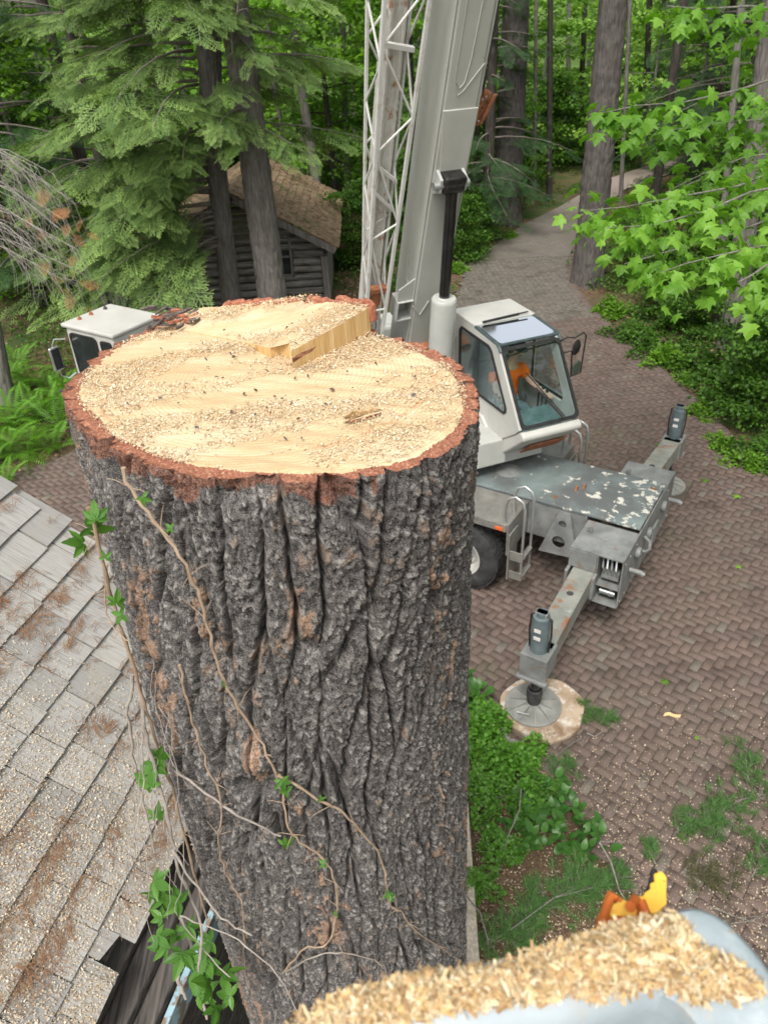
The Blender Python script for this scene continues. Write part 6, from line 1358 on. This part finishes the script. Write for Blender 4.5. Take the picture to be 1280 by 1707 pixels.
mt = MB(); mt.tube([(7.2, 7.2, -.1), (7.1, 7.2, 2), (7.0, 7.1, 4.5), (6.9, 7.0, 9)], [.16, .13, .11, .06], 14); mt.build('trunk', M_BG, maple, smooth=True)
crown = None
branches = [  # pixel paths with depth
 [(1330, 118, 7.6), (1230, 150, 7.5), (1140, 170, 7.4), (1060, 176, 7.3), (995, 190, 7.3)],
 [(1330, 270, 7.4), (1230, 310, 7.2), (1120, 330, 7.0), (1040, 345, 6.9), (965, 352, 6.9)],
 [(1330, 305, 7.0), (1250, 320, 6.9), (1180, 350, 6.8), (1090, 375, 6.8), (1010, 380, 6.8)],
 [(1330, 395, 6.6), (1270, 410, 6.5), (1200, 425, 6.4), (1140, 440, 6.4), (1100, 455, 6.4)],
 [(1330, 420, 6.3), (1280, 440, 6.3), (1250, 460, 6.2), (1230, 470, 6.2)],
 [(1330, 190, 7.8), (1260, 200, 7.8), (1190, 205, 7.7), (1130, 215, 7.7), (1090, 225, 7.7)],
 [(1330, 20, 7.4), (1250, 10, 7.3), (1170, 15, 7.2), (1110, 10, 7.2)],
 [(1330, 345, 8.2), (1220, 390, 8.2), (1110, 420, 8.2), (1040, 440, 8.3)],
 [(1330, 250, 8.8), (1240, 262, 8.8), (1170, 290, 8.8), (1110, 320, 8.8)]]
leafpos = []
for bi, B in enumerate(branches):
    pts = [atd(x, y, D_) for x, y, D_ in B]; root_p = np.array([7.0, 7.1, pts[0][2]-.2])
    mb = MB(); mb.tube([root_p]+pts, [.022, .013, .010, .007, .005, .003][:len(pts)+1], 7, cap=False)
    o = mb.build('branch', M_BLT, maple, smooth=True); nlf = [90, 130, 120, 100, 50, 76, 80, 70, 60][bi]
    rs_ = random.Random(90+bi); seglen = len(pts)-1
    for k in range(nlf):
        t = seglen*(k+rs_.random())/nlf; i = min(int(t), seglen-1); p = pts[i]+(pts[i+1]-pts[i])*(t-i)
        spread = .13 if i == seglen-1 else .24
        q = p+np.array([rs_.gauss(0, spread*.8), rs_.gauss(0, spread), rs_.gauss(-.10, spread*.5)])
        d = q-p; d[2] -= .06; leafpos.append((q, atan2(d[1], d[0]), rs_, bi))
crown = bpy.data.objects.new('crown', None); COL.objects.link(crown); crown.parent = maple
vis = [L for L in leafpos if -20 < proj(L[0])[0] < 1290 and proj(L[0])[1] > -25]
vis.sort(key=lambda L: proj(L[0])[2])
mi_ = wm(maple).inverted()
for k, (q, an, rs_, bi) in enumerate(vis[:300]):
    o = bpy.data.objects.new('leaf', ML[k % 5]); COL.objects.link(o); o.parent = crown; o.location = mi_ @ Vector(q)
    o.rotation_euler = (-rs_.uniform(.1, 1.25), rs_.gauss(0, .5), an-pi/2+rs_.gauss(0, .7)); s_ = rs_.uniform(.11, .215); o.scale = (s_,)*3
# remaining leaves, joined
V, F = [], []
for (q, an, rs_, bi) in vis[300:]:
    me = ML[bi % 5]; M_ = Matrix.Translation(Vector(q)) @ Matrix.Rotation(an-pi/2, 4, 'Z') @ Matrix.Rotation(-.7, 4, 'X') @ Matrix.Scale(.19, 4); i = len(V)
    V += [tuple(M_ @ v.co) for v in me.vertices]; F += [tuple(i+j for j in p.vertices) for p in me.polygons if len(p.vertices) == 3]
if V: me = bpy.data.meshes.new('leaf_mass'); me.from_pydata(V, [], F); setmat(me, M_MAPLE); o = link('leaf_mass', me, maple); tag(o, kind='stuff')
# white capped pipe in the undergrowth
q = atz(1190, 575, 0); mb = MB(); mb.cyl((q[0]+1.2, q[1]+.6, 0), (q[0]+1.2, q[1]+.6, .75), .055, n=16); pp = mb.build('vent_pipe', mnoisy('green_grey_pipe', (.25, .30, .24), (.33, .37, .30), 8, .6), smooth=True); tag(pp, 'short pale pipe with white cap standing in the right undergrowth', 'pipe')
mb = MB(); mb.lathe([(0, .80), (.06, .80), (.068, .785), (.068, .74), (.056, .74)], (q[0]+1.2, q[1]+.6, 0), n=16); mb.build('pipe_cap', mnoisy('white_cap', (.6, .6, .6), (.7, .7, .7), 8, .5), pp, smooth=True)
# green understory far along the drive and behind the cabin
rs_ = random.Random(29)
for k in range(34):
    px = rs_.uniform(840, 1180) if k % 2 else rs_.uniform(-40, 640); Y = rs_.uniform(29, 48); q = aty(px, 250, Y)
    if bool(inpoly(np.array([q[0]]), np.array([Y]), [(x+ (1.5 if i < len(RIGHT_EDGE) else -1.5), y) for i, (x, y) in enumerate(DRIVE)])[0]): continue
    place_tree('sapling', 'bushy green sapling in the far undergrowth', pE, q[0], Y, rs_.uniform(.6, 1.15), rs_.uniform(0, 6), 'saplings of the far undergrowth', 'sapling')
# ================================================================== planting bed beside the drive (bottom right)
bm_b = clump_mesh('foliage', 11, .62, .55, 2700, .06, [(.10, .26, .025), (.13, .31, .035), (.085, .21, .022), (.17, .34, .06)])
bm_c = clump_mesh('foliage', 12, .45, .42, 1600, .058, [(.09, .23, .025), (.12, .28, .03), (.16, .30, .08)])
for k, (px, py, sc, me, lab) in enumerate(((800, 1235, .85, bm_b, 'bright small-leaved bush right beside the stump, above the broad leaves'), (855, 1300, .8, bm_b, 'bright bush below the round timber pad'), (810, 1330, .7, bm_c, 'bright bush lower down against the stump'), (905, 1320, .5, bm_c, 'small bright bush at the edge of the paving'), (830, 1420, .6, bm_c, 'pale sawdust-dusted bush near the timber'), (790, 1480, .5, bm_c, 'small bush next to the sawdust-covered timber'))):
    q = atz(px, py, 0); t = thing('bush', lab, 'bush', (q[0], q[1], -.05), k*1.9, 'bushes of the planting bed'); t.scale = (sc,)*3
    for nm, m_ in (('foliage', me), ('stems', me_st)): o = bpy.data.objects.new(nm, m_); COL.objects.link(o); o.parent = t
def broad_leaf(seed):
    rs_ = random.Random(seed); V = []; F = []; n = 7
    for k in range(n+1):
        t = k/n; w = .30*sin(pi*min(1, t**.8))**.75+.004; z = .35*t-.42*t*t
        V += [(t, -w, z+.10*w), (t, 0, z-.02), (t, w, z+.10*w+rs_.uniform(-.015, .015))]
    for k in range(n):
        a = 3*k; F += [(a, a+1, a+4, a+3), (a+1, a+2, a+5, a+4)]
    me = bpy.data.meshes.new('leaf'); me.from_pydata(V, [], F); setmat(me, M_BROAD); me.polygons.foreach_set('use_smooth', [True]*len(me.polygons)); return me
M_BROAD = mleaf('broad_leaf', (.035, .105, .02), (.07, .175, .03), .3, .35, attr=False)
BL_ = [broad_leaf(k) for k in range(4)]
for k, (px, py, nl, sc, lab) in enumerate(((925, 1325, 13, .17, 'dark broad-leaved plant at the top of the bed, nearest the timber pad'), (955, 1365, 14, .18, 'dark broad-leaved plant in the middle of the row by the paving'), (985, 1405, 13, .18, 'dark broad-leaved plant at the lower end of the row by the paving'), (915, 1375, 14, .18, 'dark broad-leaved plant behind the middle of the row'), (880, 1345, 12, .17, 'dark broad-leaved plant between the bright bushes'), (945, 1410, 13, .18, 'dark broad-leaved plant just above the pine bough'), (890, 1400, 12, .17, 'broad-leaved plant left of the others in the bed'), (860, 1370, 10, .16, 'broad-leaved plant half hidden under the bright bush'), (780, 1150, 9, .22, 'broad-leaved plant by the stump above the rocks'), (792, 1175, 8, .2, 'broad-leaved plant next to the round timber pad'))):
    q = atz(px, py, .05); t = thing('broadleaf_plant', lab, 'plant', (q[0], q[1], -.03), 0, 'broad-leaved plants of the bed')
    for j in range(nl+9):
        o = bpy.data.objects.new('leaf', random.choice(BL_)); COL.objects.link(o); o.parent = t; a = j*2.4+k; lv = j/(nl+9)
        o.location = (random.uniform(-.13, .13), random.uniform(-.13, .13), .04+.16*(1-lv)); o.rotation_euler = (random.uniform(-.2, .2), -.5+.75*lv-.35, a); s_ = .62*sc*random.uniform(.8, 1.25); o.scale = (s_,)*3
# cut pine boughs with long soft needles
def pine_bough(name, label, px, py, n_t, L, ang, cols, group='pine boughs on the ground', z0=.02):
    q = atz(px, py, 0); t = thing(name, label, 'pine bough', (q[0], q[1], 0), 0, group); rs_ = random.Random(int(px*3+py)); d = np.array([cos(ang), sin(ang), 0]); s_ = np.array([-sin(ang), cos(ang), 0])
    mb = MB(); p0_ = q-d*L*.5+tz*z0; mb.tube([p0_, q+tz*(z0+.05)+s_*.03, q+d*L*.5+tz*(z0+.03)], [.008, .006, .003], 6)
    V = []; F = []; C_ = []
    for k in range(n_t):
        u = rs_.uniform(-.45, .5)*L; v = rs_.gauss(0, .17)*L; c = q+d*u+s_*v+tz*(z0+rs_.uniform(.02, .10))
        mb.tube([q+d*(u-.08*L)+tz*(z0+.02), c], [.004, .002], 5, cap=False)
        ax_ = d*rs_.uniform(.2, 1)+s_*(v/L*3+rs_.gauss(0, .3)); ax_ /= np.linalg.norm(ax_)
        for j in range(34):
            e = ax_*rs_.uniform(.2, 1.)+np.array([rs_.gauss(0, .55), rs_.gauss(0, .55), rs_.gauss(.2, .4)]); e /= np.linalg.norm(e); ln = rs_.uniform(.055, .10); b = c+ax_*rs_.uniform(-.05, .04)
            w_ = np.cross(e, [0, 0, 1]); w_ = w_/(np.linalg.norm(w_)+1e-6)*.0016; i = len(V); V += [b-w_, b+w_, b+e*ln*.6+w_*.9-tz*.003, b+e*ln*.6-w_*.9-tz*.003, b+e*ln-tz*.012]; F += [(i, i+1, i+2), (i, i+2, i+3), (i+3, i+2, i+4)]
            cc_ = np.array(rs_.choice(cols))*rs_.uniform(.7, 1.2); C_ += [cc_]*5
    mb.build('stem', M_TWIG, t); V = np.array(V); V[:, 2] = np.maximum(V[:, 2], .018); link('needles', npmesh('needles', V, F, M_NEEDLE, np.array(C_)), t); return t
PG = [(.05, .12, .03), (.07, .16, .035), (.095, .20, .05)]; PB = [(.09, .085, .035), (.12, .11, .05), (.06, .075, .03)]
for a in (('long green pine bough lying on the paving at the right edge', 1235, 1345, 42, .75, .3, PG), ('green pine bough lying left of the long one at the right edge', 1165, 1375, 26, .5, 2.6, PG), ('small pine tuft above the right edge boughs', 1245, 1275, 20, .4, 1.2, PG), ('large soft pine bough at the lower end of the planting bed', 935, 1500, 60, .75, .5, PG), ('soft pine bough in front of the orange saw', 1000, 1480, 46, .6, .2, PG), ('pine bough in the bed left of the large one', 880, 1530, 40, .6, 1.2, PG), ('browning pine bough on the chips right of the saw', 1180, 1470, 24, .45, -.4, PB), ('dull pine bough at the right edge below the paving', 1270, 1440, 20, .4, .7, PG), ('small green pine sprig beside the round timber pad', 980, 1190, 14, .3, -.8, PG), ('small pine sprig below the timber pad on the paving', 935, 1285, 14, .3, .6, PG), ('tiny pine tuft near the lower paving edge', 1085, 1425, 10, .2, 1.6, PG), ('tiny pine tuft on the paving below the pad twig', 1010, 1205, 8, .2, .4, PG), ('faint pine tuft at the left end of the right edge boughs', 1145, 1385, 12, .25, .2, PG), ('dark green pine bough at the bottom of the bed beside the bucket', 840, 1570, 30, .5, .2, PG)):
    pine_bough('pine_bough', *a)
# twigs
def twig(label, path, r, mat=None, z=.03):
    pts = [atz(x, y, z+(dz if len(p) > 2 else 0)) for p in path for x, y, dz in [(p+(0,))[:3]]]; pts = [p+np.array([0, 0, (w[2] if len(w) > 2 else 0)]) for p, w in zip(pts, path)]
    o = thing('fallen_twig', label, 'twig', pts[0], 0, 'fallen twigs'); mb = MB(); mb.tube(pts, list(np.linspace(r, r*.45, len(pts))), 6); mb.build('stick', mat or M_TWIG, o, smooth=True)
    a, b = np.array(pts[len(pts)//2]), np.array(pts[-1]); mb = MB(); mb.tube([a, a+(b-a)*.4+np.array([.06, .03, .02])], [r*.5, r*.2], 5); mb.build('side_twig', mat or M_TWIG, o, smooth=True)
twig('long grey twig standing out of the bed towards the saw', [(995, 1420, .15), (1015, 1450, .12), (1030, 1490, .06), (1048, 1510, 0)], .010)
twig('pale crooked twig crossing the planting bed', [(865, 1350, .3), (862, 1385, .3), (845, 1420, .25), (838, 1440, .2)], .007, M_BLT)
twig('forked grey twig in the lower left of the bed', [(765, 1490, .1), (800, 1530, .08), (812, 1570, .05), (815, 1600, .02)], .008, M_BLT)
twig('brown twig lying below the timber pad', [(880, 1275), (905, 1288), (930, 1295)], .007, mnoisy('brown_twig', (.25, .15, .09), (.35, .22, .14), 20, .9))
twig('bent twig beside the round timber pad', [(978, 1222), (990, 1228), (1008, 1218)], .010)
twig('thin pale twig from the pad towards the bed', [(968, 1230), (945, 1245), (925, 1262)], .006, M_BLT)
twig('thin twig lying across the chips at the paving end', [(995, 1402), (1025, 1404), (1055, 1403)], .006)
twig('dark thin stick under the right pine boughs', [(1150, 1370), (1210, 1405), (1285, 1445)], .007, M_BDK)
twig('grey stick at the right edge beside the bucket', [(1180, 1510), (1230, 1530), (1290, 1545)], .006, M_BLT)
twig('crossed grey stick at the right edge below the other', [(1215, 1540), (1250, 1535), (1290, 1520)], .005, M_BLT)
twig('long thin grey stick in the pine boughs near the bucket', [(850, 1560, .1), (920, 1510, .12), (985, 1490, .1)], .005, M_BLT)
# rocks at the bed edge
M_ROCK = mnoisy('grey_rock', (.14, .13, .125), (.27, .25, .235), 8, .9, bump=.6, bsc=40)
for k, (px, py, s_, lab) in enumerate(((815, 1205, .15, 'grey rock wedged between stump plants and the round pad'), (838, 1235, .09, 'small rock below the left rim of the round pad'), (858, 1250, .10, 'bluish rock at the lower left of the pad'), (872, 1262, .08, 'lowest small rock at the bed edge'))):
    q = atz(px, py, .03); bm_ = bmesh.new(); bmesh.ops.create_icosphere(bm_, subdivisions=3, radius=1)
    for v_ in bm_.verts:
        c = v_.co; f_ = 1+.18*sin(c.x*4+k)+.15*sin(c.y*5+2*k)+.12*sin(c.z*6+c.x*3); v_.co = Vector((c.x*s_*f_*1.25, c.y*s_*f_, c.z*s_*f_*.6))
    me = bpy.data.meshes.new('rock'); bm_.to_mesh(me); bm_.free(); setmat(me, M_ROCK); me.polygons.foreach_set('use_smooth', [True]*len(me.polygons)); o = bpy.data.objects.new('rock', me); COL.objects.link(o); o.location = Vector(q); tag(o, lab, 'rock', 'rocks edging the bed')
# sawdust-covered landscape timber beside the trunk
a_ = atz(770, 1400, .12); b_ = atz(785, 1640, .12); d_ = (b_-a_)/np.linalg.norm(b_-a_); w_ = np.array([-d_[1], d_[0], 0]); mb = MB(); mb.box((a_+b_)/2-tz*.07, (np.linalg.norm(b_-a_)+.8, .16, .14), [d_, w_, tz])
o = mb.build('landscape_timber', mnoisy('dusty_timber', (.30, .26, .20), (.42, .37, .30), 12, .95, bump=.5, bsc=60, layers=[((.5, .43, .32), 40, .5, .6)]), bevel=.015); tag(o, 'squared timber covered in sawdust lying beside the foot of the stump', 'timber')
# sawdust over the end of the drive and the bed
n = 90000; x = RNG.uniform(.2, 6, n); y = RNG.uniform(2.4, 8.5, n); on = inpoly(x, y, DRIVE)
den = np.clip(1.0-(y-3.2)*.36, .012, 1)**1.6*(.4+1.2*fbm(x*2.5, y*2.5, 601)); kp = RNG.uniform(0, 1, n) < den*.75; x = x[kp]; y = y[kp]; on = on[kp]
P = np.stack([x, y, np.where(on, .019, -.02)+RNG.uniform(0, .006, len(x))], -1); Nn = np.zeros_like(P); Nn[:, 2] = 1
v, F, cc = flakes(P, Nn, .017, 3, [(.44, .35, .25), (.49, .41, .31), (.38, .29, .20), (.32, .23, .16), (.27, .19, .13)], .2, .3)
o = link('driveway_sawdust', npmesh('driveway_sawdust', v, F, M_CHIP, cc)); tag(o, 'pale sawdust and chips scattered over the lower end of the brick drive', 'sawdust', kind='stuff')
# bits lying on the paving
for k, (px, py, lab, mat, s_) in enumerate(((1118, 1190, 'curled orange-tan bark curl lying alone on the paving', mnoisy('tan_curl', (.62, .36, .16), (.7, .45, .22), 10, .7), .09), (1112, 1135, 'single green leaf lying on the paving right of the jack', M_MAPLE, .09), (1228, 942, 'small green leaf on the paving in line with the rear box', M_MAPLE, .08), (1172, 802, 'green leaf on the paving right of the far float', M_MAPLE, .12), (1100, 742, 'green leaf on the paving above the far beam', M_MAPLE, .1), (1230, 825, 'green sprig leaf near the right edge of the paving', M_MAPLE, .12), (1158, 1228, 'tiny leaf fragment on the paving below the bark curl', M_MAPLE, .05))):
    q = atz(px, py, .025)
    if k == 0:
        mb = MB(); mb.prism([(-s_, .0), (-s_*.6, .025), (-s_*.1, .02), (s_*.2, -.01), (s_*.6, -.03), (s_, -.04), (s_*.7, -.065), (s_*.2, -.05), (-s_*.3, -.01)], q, (1, .2, .1), (-.2, 1, .2), (0, 0, .006)); o = mb.build('bark_curl', mat)
        tag(o, lab, 'bark')
    else:
        o = bpy.data.objects.new('fallen_leaf', ML[k % 5]); COL.objects.link(o); o.location = Vector(q); o.rotation_euler = (.15, .1, k*1.7); o.scale = (s_*1.3,)*3; tag(o, lab, 'leaf')

# ================================================================== vines on the stump
M_VINE = mnoisy('brown_vine', (.26, .18, .12), (.40, .30, .21), 30, .85, bump=.3, bsc=200); M_VGREY = mnoisy('grey_vine', (.22, .19, .165), (.34, .30, .26), 30, .9, bump=.3, bsc=200)
M_VLEAF = mleaf('creeper_leaf', (.06, .16, .025), (.11, .25, .04), .4, .4, attr=False)
def leaflet(seed):
    rs_ = random.Random(seed); n = 8; R_ = []
    for k in range(1, n):
        t = k/n; w = .24*sin(pi*t**.75)**.9; R_ += [(t-.02, w*1.08), (t+.03, w*.86)]
    V = [(0, 0, 0)]+[(x, y, .12*y-.18*x*x) for x, y in R_]+[(1.02, 0, -.2)]+[(x, -y*rs_.uniform(.9, 1.08), .12*y-.18*x*x) for x, y in R_[::-1]]+[(.5, 0, -.07)]
    c_ = len(V)-1; me = bpy.data.meshes.new('leaflet'); me.from_pydata(V, [], [(i, (i+1) % c_, c_) for i in range(c_)]); setmat(me, M_VLEAF); return me
LL = [leaflet(k) for k in range(4)]
def compound(parent, p, size, rs_, n=5):
    mi = wm(parent).inverted(); base = mi @ Vector([float(c) for c in p]); a0_ = rs_.uniform(0, 2*pi); tocam = Vector(list(CAM-np.array(p))).normalized()
    q0 = tocam.to_track_quat('Z', 'Y').to_matrix().to_4x4() @ Matrix.Rotation(rs_.gauss(0, .4), 4, 'X') @ Matrix.Rotation(rs_.gauss(0, .4), 4, 'Y')
    for j in range(n):
        an = a0_+radians(-110+220*j/max(1, n-1)); s_ = size*(1-.18*abs(j-(n-1)/2))
        o = bpy.data.objects.new('leaf', rs_.choice(LL)); COL.objects.link(o); o.parent = parent
        o.matrix_local = Matrix.Translation(base) @ q0 @ Matrix.Rotation(an, 4, 'Z') @ Matrix.Rotation(rs_.uniform(-.1, .35), 4, 'Y') @ Matrix.Scale(s_, 4)
def smooth_path(P, k=5):
    P = np.array(P); out = []
    for i in range(len(P)-1):
        p0, p1, p2, p3 = P[max(i-1, 0)], P[i], P[i+1], P[min(i+2, len(P)-1)]
        for t in np.linspace(0, 1, k, endpoint=False): out.append(.5*((2*p1)+(-p0+p2)*t+(2*p0-5*p1+4*p2-p3)*t*t+(-p0+3*p1-3*p2+p3)*t**3))
    return out+[P[-1]]
def vine(label, path, r0, r1, mat, leaves=(), kind='cyl', lift=.012):
    if kind == 'cyl': pts = [oncyl(x, y, SR+.03+lift) for x, y in path]
    else: pts = [atd(*p) for p in path]
    sm = smooth_path(pts); rs_ = random.Random(len(label)); sm = [p+np.array([rs_.gauss(0, .002) for _ in range(3)]) for p in sm]
    t = thing('vine', label, 'vine', pts[-1]); mb = MB(); rd = list(np.linspace(r0, r1, len(sm)))
    for i in range(0, len(sm), 7): rd[i] *= 1.35
    mb.tube(sm, rd, 8); mb.build('stem', mat, t, smooth=True)
    if kind == 'cyl':
        mb = MB()
        for i in range(3, len(sm), 5):
            for j in range(3):
                p = sm[i]; dd = np.array([rs_.gauss(0, .016) for _ in range(3)]); mb.tube([p, p+dd+np.array([0, 0, .004]), p+dd*1.5], [.001, .0008, .0005], 4, cap=False)
        o = mb.build('tendrils', M_VINE, t); tag(o, kind='stuff')
    for lf in leaves:
        p = oncyl(lf[0], lf[1], SR+.055) if kind == 'cyl' else atd(*lf[:3]); compound(t, p, lf[-1], rs_, 5 if lf[-1] > .03 else 4)
vine('thick brown vine running diagonally down the bark from the top left', [(203, 782), (236, 842), (290, 912), (330, 985), (350, 1060), (372, 1132), (420, 1212), (462, 1290), (478, 1368), (498, 1402), (546, 1440), (562, 1492), (560, 1530), (545, 1574), (508, 1582), (474, 1622)], .0036, .0024, M_VINE, [(238, 830, .022), (470, 1302, .032), (478, 1320, .03), (474, 1408, .035), (540, 1440, .02), (560, 1524, .015), (285, 880, .016), (372, 1140, .014)])
vine('thin vine branching right across the lower bark', [(464, 1292), (530, 1332), (566, 1350), (606, 1390), (640, 1440), (648, 1502), (670, 1524), (694, 1552), (752, 1592)], .0035, .0018, M_VINE, [(534, 1332, .018), (648, 1490, .025), (650, 1498, .02)])
vine('pale straight vine crossing low from the left side', [(228, 1222), (268, 1262), (330, 1312), (400, 1358), (466, 1394)], .0038, .0026, M_VGREY)
vine('slim brown vine down the left of the bark', [(300, 1110), (318, 1190), (340, 1260), (368, 1340), (366, 1420), (384, 1470), (404, 1510), (406, 1570), (412, 1640)], .0028, .002, M_VINE)
vine('curving vine near the bottom of the bark', [(474, 1622), (540, 1590), (590, 1592), (640, 1612), (642, 1650)], .0026, .0016, M_VGREY)
vine('long vine hugging the left outline of the trunk', [(148, 845), (172, 930), (190, 1010), (214, 1080), (236, 1150), (262, 1240), (290, 1330), (318, 1430), (345, 1530)], .0045, .004, M_VINE, [(150, 880, 1.62, .055), (138, 905, 1.63, .05), (160, 865, 1.62, .04), (195, 1005, 1.66, .035), (203, 1025, 1.66, .03), (176, 930, 1.64, .02)], 'cyl', .02)
for lab, path, r, mat, lv in (
 ('looping thin vine standing off the left of the trunk', [(180, 940, 1.68), (176, 985, 1.72), (180, 1030, 1.76), (216, 1070, 1.72)], .0022, M_VINE, []),
 ('grey vine hanging over the roof edge', [(222, 1130, 1.9), (215, 1190, 1.95), (222, 1260, 2.0), (240, 1340, 2.05), (258, 1420, 2.1)], .0045, M_VGREY, [(255, 1275, 1.95, .055), (250, 1310, 1.95, .06), (262, 1262, 1.95, .045), (262, 1362, 2.0, .04), (240, 1300, 1.96, .05)]),
 ('second grey vine hanging beside the roof edge', [(232, 1140, 1.85), (240, 1210, 1.9), (262, 1290, 1.95), (284, 1380, 2.0), (300, 1460, 2.05), (336, 1540, 2.1), (330, 1620, 2.15)], .0055, M_VGREY, [(258, 1470, 2.0, .06), (275, 1490, 2.0, .055), (248, 1490, 2.0, .045), (300, 1505, 2.02, .06), (270, 1530, 2.02, .04)]),
 ('arched pale vine reaching out over the roof', [(236, 1222, 1.8), (240, 1300, 1.82), (228, 1380, 1.84), (212, 1440, 1.86), (212, 1500, 1.9)], .002, M_VGREY, []),
 ('bundle stem of grey vines falling to the lower left', [(288, 1420, 2.0), (330, 1480, 2.0), (370, 1530, 2.0), (420, 1560, 1.95)], .0035, M_VGREY, []),
 ('leafy vine beneath the eave at bottom left', [(285, 1500, 2.2), (315, 1560, 2.25), (330, 1620, 2.3), (345, 1700, 2.3)], .006, M_VGREY, [(305, 1590, 2.2, .07), (325, 1620, 2.2, .08), (345, 1600, 2.2, .07), (350, 1640, 2.2, .085), (372, 1625, 2.2, .07), (330, 1660, 2.25, .07), (312, 1545, 2.15, .05), (295, 1560, 2.2, .05), (385, 1660, 2.25, .06), (360, 1680, 2.2, .06), (350, 1570, 2.2, .06)]),
 ('thin vine crossing in front of the blue trim', [(300, 1430, 2.05), (290, 1500, 2.1), (330, 1570, 2.15), (385, 1630, 2.1)], .0025, M_VGREY, [(262, 1560, 2.1, .05), (275, 1580, 2.1, .05)]),
 ('broken whitish vine end below the eave', [(296, 1610, 2.3), (300, 1640, 2.3), (310, 1665, 2.3)], .007, M_VGREY, []),
 ('fine straight vine against the lower left bark', [(300, 1525, 1.9), (380, 1560, 1.85), (450, 1610, 1.8), (500, 1690, 1.8)], .002, M_VGREY, [])):
    vine(lab, path, r, r*.6, mat, lv, 'free')
# tangle of fine grey rootlets on the left of the trunk
rs_ = random.Random(77)
for k in range(14):
    x = rs_.uniform(215, 300); y = rs_.uniform(1090, 1400); p = [(x, y, 1.85), (x+rs_.uniform(-15, 20), y+60, 1.88), (x+rs_.uniform(-10, 40), y+rs_.uniform(110, 190), 1.9)]
    vine('one of the hair-thin grey rootlets tangled beside the left of the trunk', p, .0012, .0007, M_VGREY, (), 'free')
    bpy.context.scene.collection.objects[-1]
for o in [o for o in COL.objects if o.get('label', '').startswith('one of the hair-thin')]: o['group'] = 'hair-thin rootlets beside the trunk'
